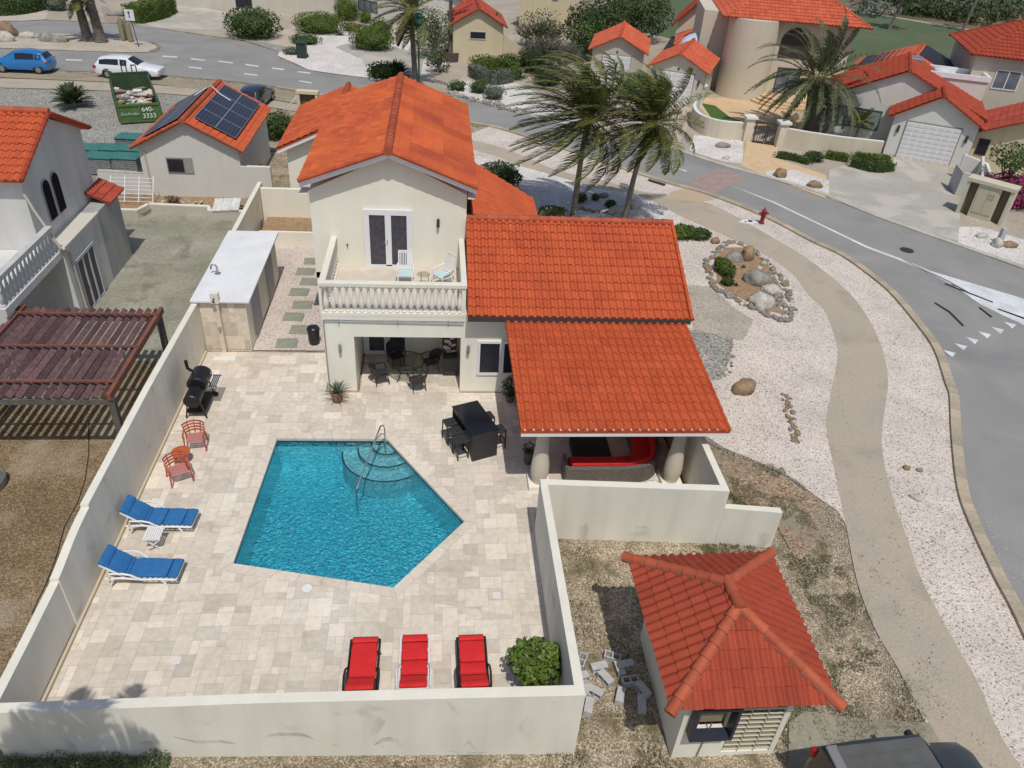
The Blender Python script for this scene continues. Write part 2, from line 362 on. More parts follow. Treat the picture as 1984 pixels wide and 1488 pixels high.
# ---------------------------------------------------------------- tiled roofs
def tile_roof(name, poly, parent, mat, pitch=.25, row=.38, amp=.07, under=.06, seg=6, step=.042, world=True, vary=.5, block=False):
    """poly: 3D points, first edge = eave, left to right seen from outside; real barrel tiles clipped to the polygon"""
    P = [V(p) for p in poly]; u = (P[1]-P[0]).normalized()
    nn = u.cross(P[-1]-P[0]).normalized()
    if nn.z < 0: nn = -nn
    v = nn.cross(u).normalized(); o = P[0]
    if v.dot(P[-1]-P[0]) < 0: v = -v
    uv = [((p-o).dot(u), (p-o).dot(v)) for p in P]
    u0 = min(a for a, b in uv); u1 = max(a for a, b in uv); v1 = max(b for a, b in uv)
    nc = int(math.ceil((u1-u0)/pitch)); nr = int(math.ceil(v1/row))
    prof = []
    for i in range(seg+1): t = i/seg; prof.append((t*.68, amp*math.sin(PI*t)**.8))
    prof += [(.74, -.30*amp), (.92, -.34*amp)]
    bm = bmesh.new(); lay = bm.faces.layers.float.new('tint')
    rr = random.Random(len(name)*7+nc*13+nr)
    xs = []; hs = []; cid = []
    for c in range(nc):
        for (fx, h) in prof: xs.append(u0+(c+fx)*pitch); hs.append(h); cid.append(c)
    xs.append(u0+nc*pitch); hs.append(0)
    for r in range(nr):
        tr = [rr.uniform(.5-vary, .5+vary) if rr.random() < .5 else .5+rr.uniform(-.15, .15) for _ in range(nc)]
        if block:
            tr = [.5+.55*(random.Random((c//4)*31+(r//3)*7+5).random()-.5)*1.6+rr.uniform(-.08, .08) for c in range(nc)]
        jit = [rr.uniform(-.012, .012) for _ in range(nc)]
        va = r*row; vb = (r+1)*row
        lo = []; hi = []; dn = []
        for i, (x, h) in enumerate(zip(xs, hs)):
            j = jit[cid[i]] if i < len(cid) else 0
            lo.append(bm.verts.new(o+u*x+v*(va+j)+nn*(h+step)))
            hi.append(bm.verts.new(o+u*x+v*vb+nn*(h*.92+.004)))
            dn.append(bm.verts.new(o+u*x+v*(va+j)+nn*(h*.5-.01)))
        for i in range(len(xs)-1):
            f = bm.faces.new((lo[i], lo[i+1], hi[i+1], hi[i])); f[lay] = tr[cid[i]]; f.smooth = True
            f = bm.faces.new((dn[i], dn[i+1], lo[i+1], lo[i])); f[lay] = tr[cid[i]]*.6
    cen = sum(P, V((0,0,0)))/len(P)
    for i in range(len(P)):
        a, b = P[i], P[(i+1) % len(P)]
        if i == 0: a = a-v*.03; b = b-v*.03
        pn = (b-a).cross(nn).normalized()
        if pn.dot(cen-a) > 0: pn = -pn
        bmesh.ops.bisect_plane(bm, geom=bm.verts[:]+bm.edges[:]+bm.faces[:], plane_co=a, plane_no=pn, clear_outer=True)
    if under:
        top = [bm.verts.new(p-nn*.008) for p in P]; bot = [bm.verts.new(p-nn*(under+.008)) for p in P]
        fs = [bm.faces.new(bot), bm.faces.new(top)]
        for i in range(len(P)):
            j = (i+1) % len(P); fs.append(bm.faces.new((top[i], top[j], bot[j], bot[i])))
        for f in fs: f[lay] = .3
    off = root_of(parent).location if (world and parent) else V((0,0,0))
    for vt in bm.verts: vt.co -= off
    bmesh.ops.recalc_face_normals(bm, faces=[f for f in bm.faces if len(f.verts) > 4][:0])
    me = bpy.data.meshes.new(name); bm.to_mesh(me); bm.free()
    me.materials.append(mat); me.set_sharp_from_angle(angle=rad(50))
    ob = bpy.data.objects.new(name, me); COL.objects.link(ob)
    if parent: ob.parent = parent
    return ob
def ridge(mb, a, b, r=.13, seg=.4, n=10):
    a, b = V(a), V(b); L = (b-a).length; k = max(1, int(round(L/seg))); d = (b-a)/k
    for i in range(k):
        p = a+d*i; t = RND.uniform(.1, .9)
        mb.tube([p-d*.06, p+d*.02, p+d*1.0], [r*1.1, r*1.06, r*.88], n, True, t)

# ---------------------------------------------------------------- plants and rocks
def rv(s=1): return V((RND.gauss(0, 1), RND.gauss(0, 1), RND.gauss(0, 1))).normalized()*s
def leaf(mb, p, nrm, size, t, asp=.5):
    a = nrm.cross(rv()).normalized(); b = nrm.cross(a).normalized()
    l = a*size; w_ = b*size*asp
    mb.add([p-l*.5, p+w_*.5, p+l*.5, p-w_*.5], [(0, 1, 2, 3)], t)
def crown(mb, c, r, n, size, shell=.55, zmin=-1, asp=.55, clump=1.3, thr=-.35, up=.2, tb=.5, tv=.45):
    """leaves through an ellipsoid, thinned by noise so that clumps and gaps appear"""
    c = V(c); r = V(r) if not isinstance(r, (int, float)) else V((r, r, r)); k = 0; tries = 0
    while k < n and tries < n*6:
        tries += 1
        d = rv(); q = RND.random()**.45*(1-shell)+shell if RND.random() < .8 else RND.random()
        q = min(q, 1)
        if d.z < zmin: continue
        p = V((d.x*r.x, d.y*r.y, d.z*r.z))*q
        nz = noise.noise((c+p)*clump)
        if nz < thr: continue
        lump = 1+.22*noise.noise((c+d*2.0)*1.1)
        p = c+p*lump
        nrm = (d*1.0+rv(.9)+V((0, 0, up))).normalized()
        t = max(0, min(1, tb+tv*nz*1.6+RND.uniform(-.3, .3)))
        leaf(mb, p, nrm, size*RND.uniform(.6, 1.3), t, asp); k += 1
    return mb
def lumpy(mb, c, r, sub=3, amp=.15, fr=1.5, t=.5, zmin=None, seed=0):
    bm = bmesh.new(); bmesh.ops.create_icosphere(bm, subdivisions=sub, radius=1)
    vs = []
    for v_ in bm.verts:
        d = v_.co.normalized(); k = 1+amp*noise.noise(d*fr+V((seed, seed*.7, 3)))+amp*.5*noise.noise(d*fr*2.7+V((seed, 1, 3)))
        p = V((d.x*r[0], d.y*r[1], d.z*r[2]))*k
        if zmin is not None and p.z < zmin: p.z = zmin
        vs.append(V(c)+p)
    fs = [tuple(v_.index for v_ in f.verts) for f in bm.faces]; bm.free()
    return mb.add(vs, fs, t)
def facet_rock(mb, c, r, seed=0, t=.5, rz=0):
    bm = bmesh.new(); rr = random.Random(seed)
    for _ in range(26):
        d = V((rr.gauss(0,1), rr.gauss(0,1), rr.gauss(0,1))).normalized()*rr.uniform(.82, 1.05)
        if d.z < -.3: d.z = -.3
        bm.verts.new(d)
    bmesh.ops.convex_hull(bm, input=bm.verts[:])
    bmesh.ops.delete(bm, geom=[v_ for v_ in bm.verts if not v_.link_faces], context='VERTS')
    bm.verts.index_update(); R_ = Matrix.Rotation(rz, 3, 'Z')
    vs = [V(c)+R_@V((v_.co.x*r[0], v_.co.y*r[1], v_.co.z*r[2])) for v_ in bm.verts]
    fs = [tuple(v_.index for v_ in f.verts) for f in bm.faces]; bm.free()
    return mb.add(vs, fs, t)
def bush(name, label, c, r, mat, n, size, group=None, core=True, cat='bush', clump=1.6, stem=False):
    o = thing(name, label, cat, c, 0, group); mb = MB()
    crown(mb, (0, 0, r[2]*.85), r, n, size, clump=clump, shell=.6, thr=-.5, zmin=-.8)
    if core: lumpy(mb, (0, 0, r[2]*.8), (r[0]*.72, r[1]*.72, r[2]*.72), 2, .2, t=.1)
    mb.build('foliage', mat, o)
    if stem:
        s = MB()
        for i in range(5):
            a = i*1.3; s.tube([(0,0,0), (math.cos(a)*r[0]*.3, math.sin(a)*r[1]*.3, r[2]*.7)], [.03, .015], 5)
        s.build('stem', twig, o)
    return o
def hedge(name, label, line, wd, ht, mat, group=None, dens=260, size=.09, z0=0, cat='hedge', rnd=.25):
    """clipped hedge along a 2D line"""
    o = thing(name, label, cat, (line[0][0], line[0][1], z0), 0, group); mb = MB()
    L = smooth_line(line, 4) if len(line) > 2 else [tuple(V(line[0]).lerp(V(line[1]), k/4)) for k in range(5)]
    core = []
    for i in range(len(L)-1):
        a, b = V((*L[i], 0)), V((*L[i+1], 0)); d = (b-a); l = d.length
        if l < 1e-4: continue
        d.normalize(); s_ = V((-d.y, d.x, 0))
        mb.bar(a+V((0,0,z0+ht*.45))-d*.05, b+V((0,0,z0+ht*.45))+d*.05, wd*.78, ht*.86, .1)
        for _ in range(int(dens*l*(wd+2*ht))):
            t_ = RND.random(); q = RND.random()*(wd+2*ht)
            if q < ht: off = -wd/2; z = q; nr = -s_
            elif q < ht+wd: off = q-ht-wd/2; z = ht; nr = V((0,0,1))
            else: off = wd/2; z = ht-(q-ht-wd); nr = s_
            e = abs(off)/(wd/2)
            if z > ht*.9 and e > .8: z -= ht*.1*RND.random()
            p = a+d*l*t_+s_*off*(1-.1*RND.random())+V((0,0,z0+z))
            p += nr*.08*noise.noise(p*2)
            if i == 0 and t_ < .1 or i == len(L)-2 and t_ > .9: p.z -= .05*ht
            leaf(mb, p, (nr+rv(.8)).normalized(), size*RND.uniform(.7, 1.3), max(0, min(1, .5+.4*noise.noise(p*2.5)+RND.uniform(-.3, .3))))
    for e, k in ((L[0], 0), (L[-1], 1)):   # rounded ends
        for _ in range(int(dens*wd*ht*1.6)):
            a = RND.uniform(0, 2*PI); z = RND.random()*ht
            p = V((e[0]+math.cos(a)*wd*.45, e[1]+math.sin(a)*wd*.45, z0+z))
            leaf(mb, p, (V((math.cos(a), math.sin(a), 0))+rv(.8)).normalized(), size, RND.random())
    mb.build('foliage', mat, o, world=True)
    return o
def rock(label, c, r, mat, group=None, seed=0, smooth=True, rz=0, name='rock'):
    mb = MB()
    if smooth:
        lumpy(mb, (0,0,r[2]*.35), r, 3, .28, 1.6, seed=seed*3.1+1)
        R_ = Matrix.Rotation(rz, 3, 'Z'); mb.v = [tuple(R_@V(p)) for p in mb.v]
    else: facet_rock(mb, (0,0,r[2]*.2), r, seed, rz=rz)
    o = mb.build(name, mat, smooth=smooth, ang=60); o.location = c
    return tag(o, label, 'rock', group)
def frond(ml, mr, base, az, el, L, wind=V((0,0,0)), droop=.9, nl=34, ll=.75, wd=.035, back=0, tb=.5, hang=.45, vee=.35):
    """one pinnate palm frond: bent rib in mr, leaflets in ml"""
    p = V(base); d = V((math.cos(az)*math.cos(el), math.sin(az)*math.cos(el), math.sin(el)))
    ns = 12; st = L/ns; pts = [p.copy()]; dirs = [d.copy()]
    for i in range(ns):
        k = (i+1)/ns
        d = (d+V((0,0,-1))*droop*k*st*.55+wind*k*st*.6).normalized(); p = p+d*st
        pts.append(p.copy()); dirs.append(d.copy())
    mr.tube(pts, [.03*(1-.85*i/ns)+.004 for i in range(ns+1)], 4, False)
    for i in range(nl):
        q = .12+.88*(i+RND.uniform(-.3, .3))/nl; q = max(.08, min(.999, q)); f = q*ns; j = min(int(f), ns-1); fr_ = f-j
        c = pts[j].lerp(pts[j+1], fr_); dd = dirs[j].lerp(dirs[j+1], fr_).normalized()
        sd = dd.cross(V((0,0,1)))
        if sd.length < .05: sd = dd.cross(V((1,0,0)))
        sd.normalize(); up = sd.cross(dd)
        ln = ll*math.sin(PI*min(1, q*.9+.12))**.6*RND.uniform(.85, 1.1)
        for sg in (-1, 1):
            v0 = (sd*sg*1.0+dd*.75+up*vee+wind*.55+V((0,0,-hang*.3))+rv(.20)).normalized()
            v1 = (v0+wind*.5+V((0,0,-hang))+dd*.15).normalized()
            a = c; b = a+v0*ln*.5; e = b+v1*ln*.5
            wv = v0.cross(up).normalized()*wd*RND.uniform(.8, 1.2)
            if wv.length < 1e-4: wv = dd*wd
            t = max(0, min(1, tb+RND.uniform(-.35, .35)))
            ml.add([a-wv*.5, a+wv*.5, b+wv*.6, b-wv*.6, e], [(0, 1, 2, 3), (3, 2, 4)], t)
def palm(name, label, base, top, nf, L, wind=V((0,0,0)), r0=.16, r1=.10, group=None, lm=None, elr=(-.5, 1.2), azr=None,
         ll=.75, nl=34, droop=.9, dead=0, curve=.3, boots=0, wd=.035, hang=.45):
    o = thing(name, label, 'palm tree', base, 0, group)
    b, t = V(base), V(top); tr = MB(); pts = []
    side = V((t.x-b.x, t.y-b.y, 0))
    for i in range(11):
        k = i/10; p = b.lerp(t, k); p -= side*curve*math.sin(PI*k)
        pts.append(p)
    rs = [r0*(1.35 if i == 0 else 1)*(1-i/10)+r1*(i/10) for i in range(11)]
    tr.tube(pts, rs, 12)
    for i in range(40):       # ring scars
        k = i/40; j = min(int(k*10), 9); f = k*10-j; c = pts[j].lerp(pts[j+1], f); rr = rs[j]*(1-f)+rs[j+1]*f
        d = (pts[j+1]-pts[j]).normalized(); tr.tube([c-d*.012, c+d*.012], [rr*1.07]*2, 10)
    if boots:
        for i in range(boots):
            a = i*2.4; z = (i/boots); c = pts[0].lerp(pts[-1], .35+.65*z); d = V((math.cos(a), math.sin(a), 1.1)).normalized()
            tr.bar(c+V((math.cos(a), math.sin(a), 0))*r1*.9, c+V((math.cos(a), math.sin(a), 0))*r1*.9+d*.22, .09, .04, RND.random())
    tr.build('trunk', bark, o, smooth=True, world=True)
    ml, mr = MB(), MB()
    for i in range(nf):
        az = (azr[0]+(azr[1]-azr[0])*RND.random()) if azr else i*2.399+RND.uniform(-.2, .2)
        k = (i+.5)/nf; el = elr[1]+(elr[0]-elr[1])*k
        frond(ml, mr, t+V((math.cos(az), math.sin(az), 0))*r1*.8, az, el+RND.uniform(-.12, .12), L*RND.uniform(.85, 1.1), wind, droop, nl, ll, wd, tb=.6-.25*k, hang=hang)
    ml.build('fronds', lm or palmG, o, world=True); mr.build('frond_ribs', rachis, o, world=True)
    if dead:
        md, mx = MB(), MB()
        for i in range(dead):
            az = i*2.1; frond(md, mx, t-V((0,0,.25)), az, -.9, L*.7, wind, 1.6, nl, ll*.8, wd)
        md.v += []; md.build('dead_fronds', leafB, o, world=True); mx.build('dead_ribs', leafB, o, world=True)
    return o
# ================================================================ ground, roads, beds
def far(L): return L
near_px = [(-260,128),(-60,133),(0,134),(150,138),(307,146),(500,163),(700,198),(913,237),(1000,257),(1262,343),(1374,375),(1484,418),(1577,466),(1640,496),(1703,541),(1741,574),(1786,627),(1824,680),(1849,750),(1857,775),(1862,851),(1875,952),(1900,1022),(1948,1123),(1984,1189),(2060,1350),(2150,1560)]
far_px = [(-260,50),(-60,46),(0,42),(88,40),(237,48),(290,52),(330,60),(400,70),(470,80),(540,100),(538,112),(600,138),(720,153),(812,168),(865,181),(1000,219),(1150,245),(1240,268),(1309,292),(1400,322),(1484,345),(1592,378),(1700,422),(1858,478),(1984,523),(2200,610),(2700,900)]
near_w = smooth_line(PXY(near_px), 5)
sheet('road', near_w+[(40, 3)]+PXY(far_px)[::-1], 0.0, asphalt)
# gravel bed between house and kerb
gb = PXY([(1880,1560),(1790,1395),(1660,1125),(1645,1027),(1623,990),(1585,964),(1534,926),(1484,901),(1453,888),(1403,868),(1365,843),(1345,750),(1250,600),(1000,500),(905,430),(905,262)])
ka, kb = ribbon(near_w, 0, 0)
near_r = [p for p in near_w if p[0] > 3.4]
sheet('gravel_bed', near_r+gb, 0.004, wgravel)
# lighter strip of the bed near the street trees
sheet('pebble_bed', PXY([(915,300),(1000,320),(1046,332),(1112,351),(1239,379),(1320,422),(1300,470),(1330,552),(1200,560),(1000,520),(930,430)]), 0.008, fgravel)
sw_out = PXY([(-260,150),(0,152),(300,165),(420,178),(560,200),(916,272),(1000,297),(1080,330),(1173,351),(1239,370),(1353,388),(1413,413),(1484,453),(1552,493),(1610,536),(1660,584),(1698,647),(1716,703),(1720,750),(1708,851),(1726,952),(1761,1052),(1786,1125),(1847,1239),(1897,1327),(1933,1415),(1985,1500),(2040,1600)])
sw_in = PXY([(-260,168),(0,170),(330,182),(560,214),(905,287),(1000,318),(1046,332),(1112,351),(1152,364),(1239,379),(1328,423),(1393,451),(1438,473),(1484,495),(1534,529),(1567,572),(1597,602),(1615,647),(1623,690),(1607,775),(1601,826),(1620,926),(1640,1022),(1660,1125),(1693,1214),(1736,1289),(1769,1352),(1800,1400),(1820,1440),(1850,1488),(1900,1600)])
sheet('sidewalk', smooth_line(sw_out, 4)+smooth_line(sw_in, 4)[::-1], 0.012, concrete)
sheet('parking_pad', PXY([(1800,1400),(1700,1395),(1660,1392),(1560,1378),(1528,1400),(1528,1470),(1500,1600),(1900,1600),(1850,1488)]), .012, M('olive stained concrete', (.24, .225, .165), .95, (.32, .295, .225), .6, det=8, fine=.15, fsc=9))
# crosswalk ramp widening and red brick crossing
sheet('ramp', PXY([(1300,372),(1340,362),(1395,384),(1353,392),(1290,385)]), 0.016, M('orange ramp concrete', (.50, .36, .22), .9, (.44, .36, .27), 1))
sheet('crossing', PXY([(1334,352),(1395,326),(1448,345),(1380,376)]), 0.004, brickP)
# kerbs
mb = MB(); a, b = ribbon(near_w, 0, -.34); 
if (a[-1][0]-b[-1][0]) < 0: a, b = ribbon(near_w, 0, .34)
for i in range(len(a)-1):
    if a[i][0] > -14: strip(mb, a[i:i+2], b[i:i+2], -.02, .10, (i*37 % 10)/10)
struct('kerb', mb, kerbM)
mb = MB(); fk = smooth_line(PXY(far_px[15:]), 4); a, b = ribbon(fk, 0, .4)
strip(mb, a, b, -.02, .07); struct('far_kerb', mb, M('pale kerb', (.50, .47, .40), .9, (.4, .38, .33), .8, fine=.12, fsc=6))
mb = MB(); 
for k in range(1, len(near_w)-1, 3):     # joints of the kerb
    pass
# markings
def mark(name, px, z=.006, mat=paint): return sheet(name, PXY(px), z, mat)
mark('lane_marking', [(1416,359),(1500,391),(1592,435),(1680,477),(1745,501),(1760,510),(1800,530),(1984,620),(2040,650),(2000,640),(1976,626),(1945,612),(1900,590),(1840,548),(1755,509),(1678,480),(1592,438),(1500,394)])
mark('lane_taper', [(1752,504),(1800,524),(1880,548),(1984,579),(2060,602),(2050,650),(1984,627),(1965,620),(1897,578),(1840,545)], .007)
for k, (x, y) in enumerate([(1827,678),(1849,665),(1871,653),(1895,642),(1920,633),(1944,623)]):
    mark('yield_triangle', [(x, y), (x+25, y+6), (x+18, y+14)])
for a_, b_ in [((362,151),(392,156)),((380,131),(400,134)),((435,138),(462,141)),((366,128),(396,132))][:0]: pass
dash = [(315,108,345,110),(370,113,398,116),(424,118,452,121),(476,124,502,128),(528,131,552,134),(577,138,603,141),(128,115,160,116),(366,129,392,132),(473,142,500,145),(580,156,605,160),(682,172,706,176),(1302,322,1331,331),(10,112,35,113)]
for x0, y0, x1, y1 in dash: mark('lane_dash', [(x0,y0),(x1,y1),(x1-2,y1+2),(x0-1,y0+2)])
for L in ([(1831,549),(1924,585),(1923,587),(1830,551)], [(1812,586),(1840,603),(1868,631),(1865,633),(1838,606),(1810,588)], [(1898,595),(1923,614),(1920,616),(1896,597)], [(1934,598),(1985,616),(1984,619),(1933,600)]):
    mark('tar_strip', L, .011, rubber)
o = MB().lathe((*PXY([(1757,485)])[0], .008), [(.36, 0), (.36, .012)], 20).build('manhole_cover', iron); tag(o, 'round dark manhole cover set in the grey road beside the white line', 'manhole')
o = MB().prism(PXY([(1257,347),(1290,357),(1287,361),(1255,351)]), .0, .03).build('drain_grate', iron); tag(o, 'long rusty drain grate at the road edge behind the palms', 'drain')

# other beds and surfaces
sheet('grit_bed', PXY([(1325,552),(1375,556),(1400,575),(1425,600),(1460,620),(1440,660),(1345,645)]), 0.012, sgravel)
sheet('grey_gravel_bed', PXY([(1325,640),(1350,640),(1420,656),(1415,690),(1400,735),(1375,738),(1350,700)]), 0.016, ggravel)
sheet('red_soil', PXY([(1380,880),(1453,890),(1534,928),(1585,966),(1600,1000),(1580,1060),(1540,1080),(1500,1010),(1420,960),(1395,930)]), -.012, reddirt)
sheet('rock_garden_soil', PXY([(1385,500),(1405,480),(1450,480),(1480,500),(1515,560),(1520,610),(1480,600),(1420,570),(1390,550)]), 0.02, soil)
sheet('side_gravel_path', [(-6.95, 25.3), (-4.3, 25.3), (-4.3, 34.6), (-8.5, 34.6), (-8.5, 31.4), (-6.95, 31.4)], 0.0, pgravel)
sheet('side_yard', PXY([(60,440),(180,395),(500,400),(508,375),(500,440),(395,600),(330,700),(200,700),(0,640),(-80,600)]), -.016, yardM)
sheet('brown_dirt', PXY([(-200,640),(200,700),(340,700),(395,640),(240,870),(130,1100),(20,1330),(-20,1460),(-200,1560),(-600,1500)]), -.026, browndirt)
sheet('front_lot', PXY([(-300,190),(0,171),(330,183),(440,195),(280,300),(290,400),(100,400),(-300,300)]), -.016, ggravel)
sheet('pinkish_shoulder', PXY([(-260,137),(0,137),(300,150),(500,166),(700,200),(905,240),(905,262),(560,198),(300,163),(0,150),(-260,148)]), .002, M('brown shoulder', (.33, .28, .20), .95, (.26, .22, .16), .6, det=8, fine=.2, fsc=5))
# far side of the street
sheet('far_verge', PXY([(-260,44),(0,40),(88,38),(237,46),(300,54),(470,78),(540,98),(600,136),(720,152),(865,180),(1000,218),(1309,290),(1484,343),(1592,376),(1858,476),(1984,521),(2300,640),(2300,200),(1980,-30),(900,-30),(-260,-30)]), -.02, M('pale verge', (.34, .29, .23), .95, (.42, .37, .30), .3, det=8, fine=.15, fsc=5))
sheet('white_bed', PXY([(538,108),(542,98),(585,92),(600,70),(640,62),(660,30),(700,45),(780,60),(800,78),(790,100),(700,110),(780,155),(720,152),(640,142),(600,136)]), .004, fgravel)
sheet('white_bed', PXY([(815,150),(880,118),(870,108),(830,100),(820,120)]), .004, fgravel)
sheet('grey_driveway', PXY([(650,92),(700,75),(800,100),(810,130),(800,166),(720,151),(700,115)]), .008, slabM)
sheet('grey_driveway', PXY([(330,2),(470,30),(440,60),(300,54),(270,40)]), .002, slabM)
sheet('tan_driveway', PXY([(870,178),(885,160),(930,118),(1000,118),(960,150),(875,183)]), .006, driveM)
sheet('brown_driveway', PXY([(520,85),(545,60),(600,40),(640,50),(585,80),(575,95),(540,96)]), .002, driveM)
sheet('grey_verge', PXY([(470,78),(520,84),(575,95),(600,110),(540,100)]), .006, ggravel)
sheet('planting_bed', PXY([(870,178),(885,160),(960,150),(1010,165),(1060,195),(1100,215),(1130,245),(1060,235),(1000,215)]), .006, fgravel)
sheet('garage_driveway', PXY([(1140,168),(1215,175),(1260,190),(1345,212),(1335,240),(1310,288),(1200,258),(1110,235),(1120,200)]), .006, driveM)
sheet('white_bed', PXY([(1345,262),(1440,270),(1440,300),(1436,318),(1400,314),(1335,292)]), .008, fgravel)
sheet('gate_driveway', PXY([(1448,270),(1510,282),(1500,305),(1600,340),(1600,385),(1480,340),(1436,322)]), .006, orangeM)
sheet('white_bed', PXY([(1484,332),(1540,330),(1606,350),(1606,378),(1560,362),(1484,342)]), .010, fgravel)
sheet('garage_driveway', PXY([(1700,300),(1835,325),(1850,360),(1860,420),(1860,470),(1700,418),(1606,385),(1606,330)]), .006, slabM)
sheet('villa_paving', PXY([(1340,190),(1500,190),(1560,230),(1560,262),(1440,245),(1370,225)]), .01, orangeM)
sheet('lawn', PXY([(1358,200),(1385,205),(1415,228),(1440,236),(1380,232)]), .016, lawnM)
sheet('white_bed', PXY([(1858,440),(1900,440),(2000,470),(2060,560),(1984,518),(1856,472)]), .01, fgravel)
sheet('terracotta_path', PXY([(1965,385),(2100,350),(2200,450),(1995,430)]), .008, brickP)
sheet('golf_course', PXY([(1300,-28),(1500,-24),(1660,22),(1984,78),(2300,140),(2300,260),(1500,120),(1100,30)]), .0, turf)
sheet('rough', PXY([(1300,-30),(1500,-27),(1660,20),(1900,60),(1984,74),(2300,130),(2300,-60),(1984,-80),(1300,-80)]), .004, scrubM)
# island of the small roundabout
isl = smooth_line(PXY([(-60,72),(60,66),(150,67),(240,76),(290,84),(308,94),(295,101),(230,102),(120,98),(0,94),(-60,94)]), 3)
sheet('traffic_island', isl, .03, M('island gravel', (.48, .42, .34), .95, (.40, .35, .28), .6, det=8, fine=.2, fsc=6))
sheet('pale_verge', PXY([(-60,40),(0,30),(60,22),(80,0),(95,0),(90,38),(40,41)]), .004, M('verge stone', (.5, .44, .38), .95, (.44, .38, .32), .5, fine=.1, fsc=5))
sheet('brick_path', PXY([(195,12),(207,14),(237,47),(205,42)]), .006, brickP)

# ================================================================ pool and deck
PW = [G(*p).xy.copy() for p in ((537,851),(750,852),(900,1012),(762,1140),(452,1093))]   # clockwise seen from above?
if sum(PW[i].x*PW[(i+1)%5].y-PW[(i+1)%5].x*PW[i].y for i in range(5)) < 0: PW = PW[::-1]
def offset_poly(P, d):
    n = len(P); out = []
    for i in range(n):
        p0, p1, p2 = P[i-1], P[i], P[(i+1) % n]
        e0 = (p1-p0).normalized(); e1 = (p2-p1).normalized()
        n0 = V((e0.y, -e0.x)); n1 = V((e1.y, -e1.x)); bis = (n0+n1).normalized()
        out.append(p1+bis*d/max(.2, bis.dot(n0)))
    return out
PO = offset_poly(PW, .30)
def clip_half(poly, a, b, keep_left):
    out = []; n = len(poly); d = b-a
    s_ = [((p-a).x*-d.y+(p-a).y*d.x)*(1 if keep_left else -1) for p in poly]
    for i in range(n):
        p, q = poly[i], poly[(i+1) % n]; sp, sq = s_[i], s_[(i+1) % n]
        if sp >= 0: out.append(p)
        if sp*sq < 0: out.append(p+(q-p)*(sp/(sp-sq)))
    return out
def minus_convex(poly, C):
    res = []; cur = poly
    for i in range(len(C)):
        a, b = C[i], C[(i+1) % len(C)]
        o_ = clip_half(cur, a, b, False)
        if len(o_) > 2: res.append(o_)
        cur = clip_half(cur, a, b, True)
        if len(cur) < 3: break
    return res
mb = MB()
for q in minus_convex([V((-400, -60)), V((400, -60)), V((400, 900)), V((-400, 900))], PW): mb.add([(p.x, p.y, -.03) for p in q], [tuple(range(len(q)))])
struct('ground', mb, dirt)
def paver_rects(x0, y0, x1, y1, g, seed):
    rr = random.Random(seed); nx = int(math.ceil((x1-x0)/g)); ny = int(math.ceil((y1-y0)/g))
    occ = [[0]*ny for _ in range(nx)]; out = []
    for j in range(ny):
        for i in range(nx):
            if occ[i][j]: continue
            opts = [(2,2),(3,2),(2,1),(1,1),(2,3),(1,2),(3,2),(2,2),(3,3)]; rr.shuffle(opts)
            for (a, b) in opts+[(1,1)]:
                if i+a > nx or j+b > ny: continue
                if all(not occ[i+p][j+q] for p in range(a) for q in range(b)):
                    for p in range(a):
                        for q in range(b): occ[i+p][j+q] = 1
                    out.append((x0+i*g, y0+j*g, x0+(i+a)*g, y0+(j+b)*g)); break
    return out
deckM = M('travertine pavers', (.68, .615, .525), .62, (.61, .535, .44), .55, det=6, fine=.08, fsc=7, tint=.17, bump=.12, bsc=14, patch=(.52, .44, .345), psc=1.1, pr=(.60, .78), spec=.4)
joint = M('paver joints', (.46, .40, .32), .9)
trav = M('travertine cladding', (.68, .60, .49), .7, (.60, .51, .40), 1.1, det=6, fine=.10, fsc=9, tint=.17)
mb = MB(); rr = random.Random(5)
def clip_world(poly, areas):
    pass
def put(rect, zt):
    x0, y0, x1, y1 = rect; e = .004
    poly = [V((x0+e, y0+e)), V((x1-e, y0+e)), V((x1-e, y1-e)), V((x0+e, y1-e))]
    for q in minus_convex(poly, PO):
        t = rr.random(); t = .5+(t-.5)*.75
        if rr.random() < .07: t = .98
        if rr.random() < .05: t = .03
        mb.add([(p.x, p.y, zt) for p in q], [tuple(range(len(q)))], t)
DK = [(-8.62, 9.35, 2.93, 22.52), (-2.72, 22.52, .86, 26.1), (-8.62, 22.52, -3.9, 25.12), (2.93, 15.55, 7.75, 22.52)]
for k, (x0, y0, x1, y1) in enumerate(DK):
    for rct in paver_rects(x0, y0, x1, y1, .2, 3+k):
        rct = (rct[0], rct[1], min(rct[2], x1), min(rct[3], y1))
        if rct[2]-rct[0] > .03 and rct[3]-rct[1] > .03: put(rct, .03)
struct('pool_deck', mb, deckM)
mb = MB()
for x0, y0, x1, y1 in DK:
    for q in minus_convex([V((x0, y0)), V((x1, y0)), V((x1, y1)), V((x0, y1))], offset_poly(PW, .02)): mb.add([(p.x, p.y, .024) for p in q], [tuple(range(len(q)))])
struct('deck_joints', mb, joint)
